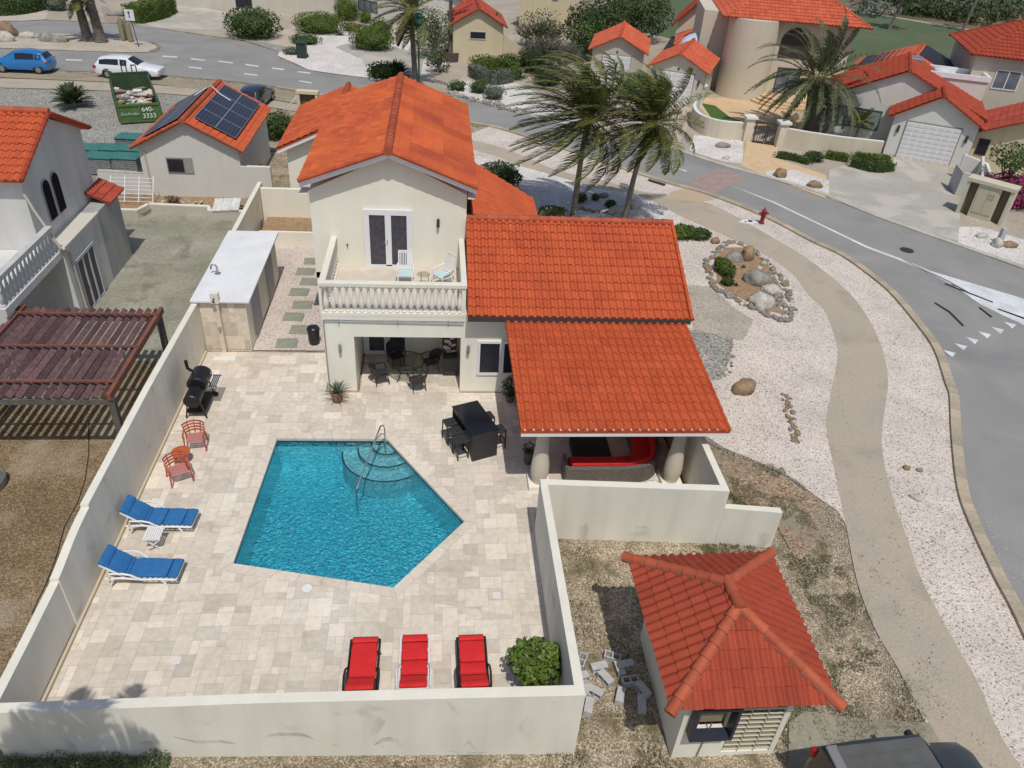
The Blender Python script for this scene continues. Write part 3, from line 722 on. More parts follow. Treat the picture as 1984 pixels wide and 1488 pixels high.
# pool
pool = thing('swimming_pool', 'five sided turquoise swimming pool with curved corner steps in the travertine deck', 'swimming pool', (PW[0].x, PW[0].y, 0))
mb = MB(); PI_ = PW; POe = offset_poly(PW, .298)
for i in range(5):
    a, b = PW[i], PW[(i+1) % 5]; c, d = POe[(i+1) % 5], POe[i]; L = (b-a).length; k = max(1, int(L/.55))
    for j in range(k):
        t0, t1 = j/k+.002, (j+1)/k-.002
        p = [a.lerp(b, t0), a.lerp(b, t1), d.lerp(c, t1), d.lerp(c, t0)]
        mb.prism([(q.x, q.y) for q in p], -.06, .036, RND.uniform(.35, .75))
mb.build('coping', deckM, pool, world=True)
basinM = M('turquoise plaster with painted sparkle', (.34, .80, .86), .7, (.62, .95, .96), 5, det=10, fine=.35, fsc=11, patch=(.93, .97, .97), psc=13, pr=(.56, .66))  # pale flecks and mottling painted into the plaster as caustic sparkle
mb = MB(); bt = offset_poly(PW, -.02)
for i in range(5):
    a, b = PW[i], PW[(i+1) % 5]
    mb.quad((a.x, a.y, -.3), (b.x, b.y, -.3), (b.x, b.y, -1.25), (a.x, a.y, -1.25))
mb.add([(p.x, p.y, -1.25) for p in PW], [(0,1,2,3,4)])
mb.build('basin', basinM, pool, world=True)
mb = MB()
for i in range(5):
    a, b = PW[i], PW[(i+1) % 5]; c, d = offset_poly(PW, .02)[(i+1) % 5], offset_poly(PW, .02)[i]
    mb.quad((a.x, a.y, -.3), (b.x, b.y, -.3), (b.x, b.y, -.055), (a.x, a.y, -.055))
mb.build('waterline_tiles', M('dark blue waterline mosaic', (.012, .06, .085), .3, (.02, .1, .13), 12), pool, world=True)
# steps: quarter discs round the corner
cor = G(750, 852).xy; inn = sum(PW, V((0, 0)))/5
e1 = (G(537,851).xy-cor).normalized(); e2 = (G(900,1012).xy-cor).normalized()
a1 = math.atan2(e1.y, e1.x); a2 = math.atan2(e2.y, e2.x)
if a1 < 0: a1 += 2*PI
if a2 < 0: a2 += 2*PI
stepP = M('pale blue step plaster', (.26, .46, .50), .7, (.34, .54, .57), 4, det=7, fine=.3, fsc=14, patch=(.75, .85, .85), psc=12, pr=(.6, .72))  # white flecks repeat the basin's painted sparkle
for k, (r, z) in enumerate(((.52, -.22), (.98, -.36), (1.50, -.52))):
    mb = MB(); arc = [(cor.x+math.cos(a1+(a2-a1)*i/24)*r, cor.y+math.sin(a1+(a2-a1)*i/24)*r) for i in range(25)]
    mb.prism([tuple(cor)]+arc, -1.25, z); st = mb.build('step', stepP, pool, world=True)
    mb = MB(); arc2 = [(cor.x+math.cos(a1+(a2-a1)*i/24)*(r-.05), cor.y+math.sin(a1+(a2-a1)*i/24)*(r-.05)) for i in range(25)]
    strip(mb, arc, arc2, z-.004, z+.006); mb.build('step_edge', M('navy step edge mosaic', (.012, .05, .08), .4), st, world=True)
# water surface
mt = bpy.data.materials.new('pool water'); mt.use_nodes = True; n = mt.node_tree.nodes; L = mt.node_tree.links; n.remove(n['Principled BSDF'])
tr = n.new('ShaderNodeBsdfTransparent'); gl = n.new('ShaderNodeBsdfGlossy'); gl.inputs['Roughness'].default_value = .04
fr = n.new('ShaderNodeFresnel'); fr.inputs[0].default_value = 1.33; ms = n.new('ShaderNodeMixShader')
tc = n.new('ShaderNodeTexCoord'); nz = n.new('ShaderNodeTexNoise'); nz.inputs['Scale'].default_value = 9; nz.inputs['Detail'].default_value = 4; nz.inputs['Distortion'].default_value = .8
L.new(tc.outputs['Object'], nz.inputs['Vector'])
bp = n.new('ShaderNodeBump'); bp.inputs['Strength'].default_value = .9; bp.inputs['Distance'].default_value = .10
L.new(nz.outputs[0], bp.inputs['Height']); L.new(bp.outputs[0], gl.inputs['Normal']); L.new(bp.outputs[0], fr.inputs['Normal'])
tr.inputs[0].default_value = (.80, .95, .97, 1)
va = n.new('ShaderNodeVolumeAbsorption'); va.inputs['Color'].default_value = (.01, .78, .92, 1); va.inputs['Density'].default_value = .40; L.new(va.outputs[0], n['Material Output'].inputs['Volume'])
L.new(fr.outputs[0], ms.inputs[0]); L.new(tr.outputs[0], ms.inputs[1]); L.new(gl.outputs[0], ms.inputs[2]); L.new(ms.outputs[0], n['Material Output'].inputs[0])
Pw = offset_poly(PW, -.004); MB().prism([(p.x, p.y) for p in Pw], -1.245, -.13).build('water', mt, pool, world=True)
# handrail
hr = thing('pool_handrail', 'bent steel handrail over the pool steps', 'handrail', G(747, 865))
p0 = G(747,868); p1 = G(691,950); top = V((p0.x+.02, p0.y-.02, 1.05))
pts = [V((p0.x, p0.y, -.25)), V((p0.x, p0.y, .8)), V((p0.x-.03, p0.y-.03, .95)), V((p0.x-.12, p0.y-.14, 1.0))]
q = V((p1.x, p1.y, .05)); pts += [pts[-1].lerp(q, k)+V((0,0,.0)) for k in (.1, .5, .9, 1)]
pts += [V((p1.x-.02, p1.y-.03, -.15)), V((p1.x-.02, p1.y-.03, -.9))]
MB().tube(pts, .026, 10).build('rail', steel, hr, smooth=True, world=True)
mb = MB(); mb.lathe((p0.x, p0.y, -.27), [(.06, 0), (.06, .03), (.03, .035)], 12); mb.build('base_collar', steel, hr, world=True)
mb = MB(); mb.tube([(p0.x, p0.y, .55), (p0.x-.1, p0.y-.13, .70), pts[5].lerp(pts[4], .6)], .02, 8); mb.build('brace', steel, hr, smooth=True, world=True)
# small fittings in the deck
for (x, y, lab) in ((595, 1141, 'round white skimmer lid in the deck just below the pool'),): 
    o = MB().lathe((*G(x, y).xy, .032), [(.13, 0), (.13, .008), (.10, .012)], 20).build('skimmer_lid', whitem); tag(o, lab, 'pool fitting')
def drain(x, y, lab):
    c = G(x, y); t = thing('floor_drain', lab, 'drain', (c.x, c.y, .032)); mb = MB()
    for r in (.09, .05):
        for a, b in (((-r,-r),(r,-r+.015)), ((-r,r-.015),(r,r)), ((-r,-r+.015),(-r+.015,r-.015)), ((r-.015,-r+.015),(r,r-.015))): mb.box((*a, 0), (*b, .008))
    mb.build('grating', white, t); MB().box((-.1,-.1,-.004),(.1,.1,.002)).build('plate', M('stone plate', (.62,.6,.56), .7), t)
drain(342, 1281, 'square white floor drain in the deck near the lower left corner')
drain(962, 1155, 'square white floor drain in the deck right of the pool tip')

# ================================================================ courtyard walls
def wall_strip(name, label, stations, mat=cream2, capm=captop, cat='garden wall', capw=.0):
    """stations: (x0,y0,x1,y1,z) pairs of base points across the wall and the top height"""
    o = thing(name, label, cat, (stations[0][0], stations[0][1], 0)); mb = MB(); cp = MB()
    for i in range(len(stations)-1):
        a, b = stations[i], stations[i+1]
        P = [(a[0],a[1],-.3),(b[0],b[1],-.3),(b[2],b[3],-.3),(a[2],a[3],-.3),(a[0],a[1],a[4]),(b[0],b[1],b[4]),(b[2],b[3],b[4]),(a[2],a[3],a[4])]
        mb.add(P, [(0,1,5,4),(2,3,7,6),(0,3,2,1)]+([(3,0,4,7)] if i == 0 else [])+([(1,2,6,5)] if i == len(stations)-2 else []))
        cp.add([P[4],P[5],P[6],P[7]]+[(P[k][0],P[k][1],P[k][2]+.025) for k in (4,5,6,7)], [(4,5,6,7),(0,1,5,4),(1,2,6,5),(2,3,7,6),(3,0,4,7)])
    mb.build('wall', mat, o, world=True); cp.build('cap', capm, o, world=True); return o
st = []
for y, z in ((37.6,2.05),(31.5,2.03),(25,2.03),(19.7,2.12),(14.72,2.07)): st.append((-8.83, y, -8.63, y, z))
for y, z in ((14.71,1.97),(14.4,1.965),(14.0,1.93),(13.6,1.87),(13.2,1.79),(12.9,1.73),(12.66,1.70)): st.append((-8.83, y, -8.63, y, z))
for y, z in ((12.65,1.60),(11,1.55),(9.4,1.53)): st.append((-8.85, y, -8.65, y, z))
wall_strip('garden_wall', 'long cream boundary wall on the left of the pool deck with a swooping stepped top', st)
st = [(-8.87, 9.40, -8.86, 9.62, 1.545), (-3.5, 9.20, -3.49, 9.42, 1.87), (3.04, 8.96, 3.04, 9.20, 2.11)]
wall_strip('garden_wall', 'cream front wall along the bottom of the deck behind the red loungers, palm shadow on it', st)
st = [(2.84, 9.16, 3.045, 9.20, 2.118), (2.84, 12, 3.04, 12, 2.05), (2.84, 15.42, 3.04, 15.42, 1.99)]
wall_strip('garden_wall', 'cream wall on the right side of the pool deck running up to the terrace', st)
st = [(2.85, 15.40, 2.85, 15.62, 2.0), (8.06, 15.06, 8.06, 15.30, 2.0)]
wall_strip('garden_wall', 'cream terrace wall below the red sofa', st)
st = [(8.062, 15.055, 8.062, 15.25, 1.36), (9.68, 14.86, 9.68, 15.07, 1.34)]
wall_strip('garden_wall', 'lower cream wall stub stepping out beyond the terrace corner', st)
st = [(7.86, 15.31, 8.06, 15.30, 1.998), (7.86, 22.4, 8.06, 22.4, 2.0)]
wall_strip('garden_wall', 'cream wall on the right side of the terrace beside the gravel', st)
# base trim along the left wall
mb = MB(); mb.box((-8.628, 9.65, .03), (-8.56, 25.05, .12)); o = mb.build('wall_skirting', M('skirting stone', (.55, .46, .33), .8)); tag(o, 'thin beige stone skirting along the foot of the left boundary wall', 'skirting')
fw = [o for o in bpy.data.objects if o.get('label', '').startswith('cream front wall')][0]
mt = bpy.data.materials.new('damp smudge'); mt.use_nodes = True; n = mt.node_tree.nodes; L = mt.node_tree.links; b = n['Principled BSDF']; b.inputs['Base Color'].default_value = (.33, .31, .26, 1); b.inputs['Roughness'].default_value = .95
tc = n.new('ShaderNodeTexCoord'); nz = n.new('ShaderNodeTexNoise'); nz.inputs['Scale'].default_value = 2.6; nz.inputs['Detail'].default_value = 6; mr = n.new('ShaderNodeMapRange'); mr.inputs[1].default_value = .42; mr.inputs[2].default_value = .68; mr.inputs[4].default_value = .38
L.new(tc.outputs['Object'], nz.inputs['Vector']); L.new(nz.outputs[0], mr.inputs[0]); L.new(mr.outputs[0], b.inputs['Alpha'])
def smudge(L_, wd):      # px line on the front wall face
    P = [GY(x, y, 9.10) for x, y in L_]; a, b_ = fw.location, None
    mb = MB()
    for i in range(len(P)-1):
        w0 = wd*(.25+math.sin(PI*i/(len(P)-1))*.75); w1 = wd*(.25+math.sin(PI*(i+1)/(len(P)-1))*.75)
        yy = lambda x: 9.40-(x+8.87)*.0378-.004 if x < -3.5 else 9.2-(x+3.5)*.0367-.004
        p, q = P[i], P[i+1]; mb.quad((p.x, yy(p.x), max(.02, p.z-w0)), (q.x, yy(q.x), max(.02, q.z-w1)), (q.x, yy(q.x), q.z+w1*.3), (p.x, yy(p.x), p.z+w0*.3))
    mb.build('damp_smudge', mt, fw, world=True)
smudge([(505,1444),(515,1434),(535,1429),(560,1428),(585,1428),(600,1433),(608,1438)], .10)
smudge([(625,1436),(640,1444),(655,1450)], .05); smudge([(725,1444),(740,1432),(755,1430),(772,1436),(782,1448)], .16); smudge([(900,1440),(908,1430),(914,1436),(925,1450)], .12); smudge([(940,1449),(950,1445),(955,1435)], .04); smudge([(860,1448),(890,1454),(930,1452),(960,1450)], .06); smudge([(330,1442),(380,1450),(420,1446),(470,1452)], .10)
# ================================================================ main villa
YF = 22.55
H = thing('main_villa', 'two storey cream villa with orange tiled roofs and a balustraded balcony above the pool', 'house', (-1.5, YF, 0))
def P3(*a): return V(a)
xl, xr = -3.80, .97
mb = MB()
# porch storey front with opening
mb.box((xl, YF, 0), (-2.79, YF+.22, 3.0)); mb.box((-2.79, YF, 2.32), (.84, YF+.22, 3.0))
mb.box((.84, YF, 0), (2.1, YF+.22, 3.25)); mb.box((2.1, YF, 0), (2.72, YF+.22, .86)); mb.box((1.48, YF+.002, 0), (2.1, YF+.218, .3))
mb.box((2.72, YF, 0), (7.84, YF+.22, 3.25)); mb.box((2.1, YF, 2.22), (2.72, YF+.22, 3.25))
mb.box((xl, YF+.22, 0), (xl+.2, 26.2, 2.95)); mb.box((.86, YF+.22, 0), (1.06, 26.2, 3.2))
mb.box((-2.95, YF+.22, 0), (-2.79, 26.2, 2.6))
# back wall of the porch, upper wall (with door openings left to the doors set proud)
mb.box((xl+.2, 25.15, 0), (.86, 25.35, 2.95)); mb.box((-4.46, 26.2, 0), (xl+.198, 26.4, 2.9))
mb.box((7.64, YF+.22, 0), (7.84, 30, 3.2))
mb.build('lower_wall', cream, H, world=True)
# upper storey, gable prism
ax, az, ez = -1.66, 7.36, 6.05
mb = MB()
g = [(-4.46, 26.2, 2.66), (1.06, 26.2, 2.66), (1.06, 26.2, ez), (ax, 26.2, az), (-4.46, 26.2, ez)]
mb.extr([V(p) for p in g], (0, 10.1, 0)); mb.build('upper_wall', cream, H, world=True)
# balcony slab and parapet plinth
mb = MB(); mb.box((xl+.01, YF-.03, 2.98), (xr, 26.19, 3.14)); mb.box((xl, YF-.04, 3.14), (xr, YF+.16, 3.26))
mb.box((xl, YF+.16, 3.14), (xl+.2, 26.19, 3.26))
mb.build('balcony_slab', cream, H, world=True)
MB().box((xl+.2, YF+.16, 3.14), (xr-.1, 26.19, 3.15)).build('balcony_floor', M('balcony tiles', (.62, .56, .48), .7, (.55, .48, .4), 1.5), H, world=True)
# roof planes of the upper storey
fl, fr_, fa = GY(578,350,25.75), GY(924,364,25.75), GY(752,293,25.75)
yb = 36.4
R_L = [V((fl.x, 25.75, fl.z)), V((fa.x, 25.75, fa.z)), V((fa.x, yb, fa.z)), V((fl.x, yb, fl.z))]
lp = [V((fl.x, yb, fl.z)), V((fl.x, 25.75, fl.z)), V((fa.x, 25.75, fa.z)), V((fa.x, yb, fa.z))]
rp = [V((fr_.x, 25.75, fr_.z)), V((fr_.x, yb, fr_.z)), V((fa.x, yb, fa.z)), V((fa.x, 25.75, fa.z))]
ro = tile_roof('roof', lp, H, tileU, pitch=.24, row=.34, amp=.05)
tile_roof('roof', rp, H, tileU, pitch=.24, row=.42, amp=.03, block=True)
mb = MB(); ridge(mb, (fa.x, 25.7, fa.z+.03), (fa.x, yb, fa.z+.03), .15, .42); rt = mb.build('ridge_tiles', ridgeM, H, smooth=True, world=True)
mb = MB(); ridge(mb, (fr_.x+.02, 25.74, fr_.z+.01), (fa.x+.05, 25.74, fa.z), .075, .36, 8); ridge(mb, (fl.x, 25.74, fl.z+.01), (fa.x-.05, 25.74, fa.z), .075, .36, 8)
mb.build('verge_tiles', tileU, H, smooth=True, world=True)
mb = MB()
for a, b in ((fl, fa), (fr_, fa)):
    a2 = V((a.x, 25.80, a.z-.06)); b2 = V((b.x, 25.80, b.z-.06))
    mb.extr([a2, b2, b2-V((0,0,.2)), a2-V((0,0,.2))], (0, .04, 0))
mb.build('fascia', white, H, world=True)
for sx, x in ((1, 1.08), (-1, -4.48)):
    MB().box((x, 25.9, ez-.05), (x+sx*.28, 26.5, ez+.0)).build('eave_corbel', cream, H, world=True)
# middle wing: one slope toward the camera
el_, er_ = GY(905,613,22.15), GY(1338,623,22.15)
rl, rr_ = V((1.05, 26.3, 5.12)), V((8.72, 26.3, 5.12))
er2 = V((8.66, 22.15, el_.z-.03)); el2 = V((1.03, 22.15, el_.z))
tile_roof('roof', [el2, er2, rr_, rl], H, tileO, pitch=.2545, row=.385, amp=.07)
tile_roof('roof', [V((8.7, 30.4, el_.z)), V((4.4, 30.4, el_.z)), rl+V((3.35,.05,0)), rr_+V((0,.05,0))], H, tileO, pitch=.25, row=.385, amp=.07)
mb = MB(); ridge(mb, (1.08, 26.32, 5.15), (8.76, 26.32, 5.15), .13, .38)
mb.build('ridge_tiles', ridgeM, H, smooth=True, world=True)
mb = MB(); ridge(mb, (8.69, 22.12, el_.z+.02), (8.74, 26.3, 5.14), .07, .38, 8); mb.build('verge_tiles', tileO, H, smooth=True, world=True)
mb = MB(); mb.extr([V((7.66, 22.8, 3.2)), V((7.66, 29.8, 3.2)), V((7.66, 26.3, 5.0))], (.16, 0, 0)); mb.build('gable_wall', cream, H, world=True)
MB().box((1.04, 22.10, 3.22), (8.66, 22.16, el_.z-.005)).build('eave_shade_strip', M('dark eave shade', (.05, .04, .04), .8), H, world=True)  # dark strip painting the shadow gap under the tile ends
# rear wing: lean roof falling to the right
z0 = 3.5
pa, pb = V((4.25, 33.0, z0)), V((4.25, 27.2, z0))
tile_roof('roof', [V((4.25, 26.5, z0)), V((4.25, 32.6, z0)), V((1.3, 32.6, 5.2)), V((1.3, 26.5, 5.2))], H, tileO, pitch=.25, row=.38, amp=.04)
mb = MB(); mb.box((1.06, 26.4, 0), (4.0, 32.3, 3.45)); mb.extr([V((1.06, 32.1, 3.4)), V((4.0, 32.1, 3.4)), V((1.06, 32.1, 5.0))], (0, .2, 0)); mb.build('rear_wall', cream, H, world=True)
# left rear wing with its own gable
wl, wr = GY(540,287,38.0), 0
tile_l = [V((-7.72, 45.2, 3.75)), V((-7.72, 37.6, 3.75)), V((-4.95, 37.6, 5.02)), V((-4.95, 45.2, 5.02))]
tile_r = [V((-2.2, 37.6, 3.75)), V((-2.2, 45.2, 3.75)), V((-4.95, 45.2, 5.02)), V((-4.95, 37.6, 5.02))]
tile_roof('roof', tile_l, H, tileU, pitch=.25, row=.36, amp=.04); tile_roof('roof', tile_r, H, tileU, pitch=.25, row=.36, amp=.04)
mb = MB(); ridge(mb, (-4.95, 37.5, 5.05), (-4.95, 45.3, 5.05), .15, .4); mb.build('ridge_tiles', ridgeM, H, smooth=True, world=True)
mb = MB(); mb.extr([V((-7.35, 38.0, 0)), V((-2.5, 38.0, 0)), V((-2.5, 38.0, 3.75)), V((-4.95, 38.0, 4.9)), V((-7.35, 38.0, 3.75))], (0, 6.9, 0))
mb.box((-4.9, 36.31, 0), (-2.5, 37.99, 3.6)); mb.build('rear_wall', cream, H, world=True)
mb = MB(); a, b = V((-7.72, 37.62, 3.66)), V((-4.95, 37.62, 4.93)); mb.extr([a, b, b-V((0,0,.16)), a-V((0,0,.16))], (0, .04, 0)); mb.build('fascia', white, H, world=True)
# french doors
curt = M('curtained door glass', (.050, .046, .062), .3, (.085, .08, .10), 9, spec=.4)
def door_pair(root, cx, y, z, W_, Hh, fw=.16, name='french_door', pane=curt, handle=True):
    fr = MB(); x0, x1 = cx-W_/2, cx+W_/2
    fr.box((x0, y-.06, z), (x0+fw, y+.02, z+Hh)); fr.box((x1-fw, y-.06, z), (x1, y+.02, z+Hh)); fr.box((x0+fw, y-.06, z+Hh-fw), (x1-fw, y+.02, z+Hh))
    fr.box((cx-.11, y-.055, z+.09), (cx+.11, y+.015, z+Hh-fw)); fr.box((x0+fw, y-.055, z), (x1-fw, y+.015, z+.14))
    d = fr.build(name, white, root, world=True)
    MB().box((x0+fw, y-.03, z+.14), (x1-fw, y-.015, z+Hh-fw)).build('pane', pane, d, world=True)
    if handle:
        mb = MB(); mb.box((cx-.05, y-.08, z+1.0), (cx-.02, y-.055, z+1.16)); mb.tube([(cx-.035, y-.08, z+1.08), (cx-.035, y-.13, z+1.08), (cx-.17, y-.13, z+1.08)], .012, 6); mb.build('handle', steel, d, world=True)
        for k in (0, 1):       # curtain folds behind the glass, a darker transom
            pass
    return d
dl, dr = GY(709,520,26.15), GY(800,520,26.15)
door_pair(H, (dl.x+dr.x)/2, 26.17, 3.15, dr.x-dl.x, 2.28, .2)
door_pair(H, -1.87, 25.12, 0.03, 1.75, 2.2, .2)
# window of the ground floor beside the pavilion
wn = MB(); wx0, wx1, wz0, wz1 = 1.42, 3.3, .80, 2.22
for a, b in (((wx0, wz0), (wx1, wz0+.10)), ((wx0, wz1-.10), (wx1, wz1)), ((wx0, wz0+.1), (wx0+.1, wz1-.1)), ((wx1-.1, wz0+.1), (wx1, wz1-.1)), ((2.2, wz0+.1), (2.36, wz1-.1))):
    wn.box((a[0], YF-.05, a[1]), (b[0], YF-.001, b[1]))
wf = wn.build('window', white, H, world=True)
mb = MB(); mb.box((wx0+.1, YF-.02, wz0+.1), (2.2, YF-.006, wz1-.1)); mb.box((2.36, YF-.02, wz0+.1), (wx1-.1, YF-.006, wz1-.1)); mb.build('pane', glass, wf, world=True)
# wall lamps
def wall_lamp(root, x, y, z, dark=False):
    mb = MB(); mb.lathe((x, y-.10, z-.16), [(.03, 0), (.055, .02), (.055, .30), (.035, .33)], 12); mb.box((x-.03, y-.06, z-.08), (x+.03, y, z+.08))
    l = mb.build('wall_lamp', galv if not dark else iron, root, smooth=True, world=True)
    return l
a = GY(659, 678, YF-.1); wall_lamp(H, a.x, YF, a.z+.05); a = GY(907, 680, YF-.1); wall_lamp(H, a.x, YF, a.z+.05); a = GY(849, 433, 26.1); wall_lamp(H, a.x, 26.2, a.z, True)
MB().lathe((GY(673,473,26.18).x, 26.14, GY(673,473,26.18).z-.04), [(.03, 0), (.03, .06)], 8).build('vent', iron, H, world=True)
# thin pipe across the slab and down the corner
mb = MB(); mb.tube([(xl+.06, YF-.06, .05), (xl+.05, YF-.06, 2.93), (xl+.10, YF-.06, 2.99), (xr-.05, YF-.06, 2.93)], .022, 6)
for x in (-3.25, -1.3, .4): mb.box((x-.01, YF-.07, 2.78), (x+.01, YF-.04, 3.02))
mb.build('drain_pipe', galv, H, smooth=True, world=True)
# pillar base trim
for a_, b_ in ((.842, 2.15), (xl, -2.79)): MB().box((a_, YF-.02, .032), (b_, YF-.001, .10)).build('skirting', M('skirting stone', (.55, .46, .33), .8), H, world=True)
# balustrade
bal = bpy.data.objects.new('balustrade', None)
prof = [(r_*1.12, z_) for r_, z_ in [(.085, 0), (.085, .05), (.05, .07), (.045, .11), (.075, .17), (.088, .26), (.08, .36), (.055, .48), (.038, .60), (.036, .70), (.05, .74), (.085, .77), (.085, .82)]]
zb, zt = 3.26, 4.24
mb = MB()
mb.box((xl-.02, YF-.06, 4.22), (xr+.03, YF+.17, 4.37)); mb.box((xl-.02, YF+.17, 4.22), (xl+.2, 26.19, 4.37)); mb.box((xr-.17, YF+.17, 4.22), (xr+.03, 26.19, 4.37))
rail = mb.build('balustrade_rail', captop, H, world=True, bevel=.02)
mb = MB(); mb.box((xr-.14, YF-.02, 3.14), (xr, YF+.14, 4.22)); mb.box((xr-.13, YF+.14, 3.14), (xr-.01, 26.19, 4.22)); mb.build('balcony_pier', cream, H, world=True)
MB().box((xl+.001, YF-.02, 3.26), (xl+.06, YF+.14, 4.22)).build('balcony_pier', cream, H, world=True)
def scl(p, k): return [(r, z*k) for r, z in p]
first = None; nb = 20
bmsh = MB().lathe((0, 0, 0), scl(prof, .96/.82), 12)
for i in range(nb):
    x = xl+.17+(xr-.19-xl-.17)*i/(nb-1)
    if first is None: first = bmsh.build('baluster', M('white baluster paint', (.74, .72, .66), .7, (.66, .63, .56), 3), H, smooth=True); o = first
    else: o = first.copy(); COL.objects.link(o); o.parent = H
    o.location = (x+1.5, YF+.06-YF, 3.26)
for i in range(13):
    o = first.copy(); COL.objects.link(o); o.parent = H; o.location = (xl+.09+1.5, .34+i*.265, 3.26)

# ---------------------------------------------------------------- pavilion roof on two columns
PV = thing('terrace_pavilion', 'open terrace pavilion with a large orange tiled roof and two bulging cream columns', 'pavilion', (5.4, 17.6, 0))
ge = 2.62
a = GY(1009, 834, 16.85); ge = a.z; xg0 = a.x; b = GY(1415, 838, 16.85); xg1 = b.x
mz = (ge+GY(1415,838,16.85).z)/2; ge = mz
gu = [V((xg0, 16.85, ge)), V((xg1, 16.85, ge)), V((8.5, 22.3, 3.2)), V((2.3, 22.3, 3.2))]
tile_roof('roof', gu, PV, tileO, pitch=.2555, row=.40, amp=.07)
fp = [V((xg1-.02, 16.87, ge-.2)), V((xg0+.02, 16.87, ge-.2))]; nt_ = int((xg1-xg0)/.2555)
for i in range(nt_):
    for q in range(7): fp.append(V((xg0+.02+(i+.66*q/6)*.2555, 16.87, ge-.035+.075*math.sin(PI*q/6))))
fp.append(V((xg1-.02, 16.87, ge-.035)))
mb = MB(); mb.extr(fp, (0, .05, 0)); mb.build('fascia', white, PV, world=True)

mb = MB()
for k in range(8): x = xg0+.3+k*(xg1-xg0-.6)/7; mb.bar((x, 16.95, ge-.12), (x, 22.2, 3.1), .07, .12)
mb.box((2.9, 17.45, ge-.32), (8.0, 17.62, ge-.12)); mb.build('rafters', M('white beams', (.5, .47, .4), .7), PV, world=True)
cp = [(.30, 0), (.30, .07), (.25, .10), (.22, .12), (.21, .2), (.24, .32), (.275, .5), (.285, .68), (.27, .9), (.235, 1.2), (.205, 1.5), (.19, 1.8), (.185, ge-.45), (.2, ge-.4), (.2, ge-.33)]
c1 = MB().lathe((0, 0, 0), cp, 24).build('column', M('column plaster', (.60, .55, .44), .8, (.54, .49, .39), 1.2), PV, smooth=True); c1.location = (3.17-5.4, 0, .03)
c2 = c1.copy(); COL.objects.link(c2); c2.parent = PV; c2.location = (7.36-5.4, 0, .03)
mb = MB(); mb.box((2.84, 17.27, .02), (3.5, 17.93, .2)); mb.build('plinth', cream, PV, world=True)
mb = MB(); mb.box((7.05, 17.27, .02), (7.69, 17.93, .2)); mb.build('plinth', cream, PV, world=True)
# terrace floor level strip is the deck

# ================================================================ pump house with shower wall
PH = thing('pump_house', 'low pump house with flat white roof, travertine front and louvred doors', 'outbuilding', (-7.8, 28, 0))
mb = MB(); mb.box((-8.62, 25.3, -.1), (-6.98, 31.3, 2.1)); mb.build('wall', cream, PH, world=True)
mb = MB(); mb.box((-8.86, 25.14, 2.1), (-6.78, 31.4, 2.19)); mb.build('roof_slab', wroof, PH, world=True, bevel=.015)
mb = MB()
for r_ in paver_rects(-8.6, 0, -7.0, 2.1, .2, 9):
    mb.box((r_[0]+.0015, 25.285+.004*RND.random(), r_[1]+.0015+.03), (min(r_[2], -6.97)-.0015, 25.298, min(r_[3]+.03, 2.09)), RND.random())
mb.build('travertine_front', trav, PH, world=True)
for y0 in (26.1, 28.9):
    mb = MB(); mb.box((-6.975, y0, .05), (-6.94, y0+1.3, 1.85)); d = mb.build('louvre_door', M('grey door paint', (.42, .41, .42), .6), PH, world=True)
    mb = MB()
    for k in range(20): mb.box((-6.94, y0+.08, .15+k*.08), (-6.915, y0+1.22, .19+k*.08))
    mb.build('louvres', M('louvre slats', (.5, .49, .5), .5), d, world=True)
# goose neck vent on the roof
v = thing('roof_vent_pipe', 'curved grey vent pipe standing on the white pump house roof', 'vent pipe', (*G(422, 530, 2.19).xy, 2.19))
mb = MB(); pts = [(0,0,0), (0,0,.25)]+[(-.11+.11*math.cos(t), 0, .25+.13*math.sin(t)) for t in (.5, 1, 1.57, 2.1, 2.7, 3.14)]+[(-.22, 0, .18)]
mb.tube(pts, .035, 10); mb.build('pipe', galv, v, smooth=True); MB().lathe((0,0,0), [(.12, 0), (.12, .02), (.05, .04)], 14).build('flange', galv, v)
# outdoor shower column in front
sh = thing('outdoor_shower', 'outdoor shower pillar against the travertine front of the pump house', 'shower', (-8.0, 25.14, 0.03))
MB().box((-.02, -.06, 0), (.13, .11, 2.35)).build('pillar', trav, sh)
mb = MB(); mb.box((-.10, -.10, 2.1), (.18, .11, 2.5)); mb.build('head_block', captop, sh)
mb = MB(); mb.tube([(.04, -.1, 2.32), (.04, -.22, 2.34), (.04, -.26, 2.28)], .02, 8); mb.lathe((.04, -.26, 2.24), [(.05, 0), (.05, .02), (.02, .04)], 12); mb.build('shower_head', iron, sh)
mb = MB(); mb.tube([(.05, -.06, 1.1), (.05, -.14, 1.1), (.05, -.16, 1.04)], .03, 8); mb.lathe((.05, -.09, 1.07), [(.07, 0), (.07, .06)], 12); mb.build('tap', steel, sh)
MB().box((-.25, -.62, .0), (.55, -.35, .012)).build('foot_tray', M('white shower tray', (.7, .7, .68), .5), sh)

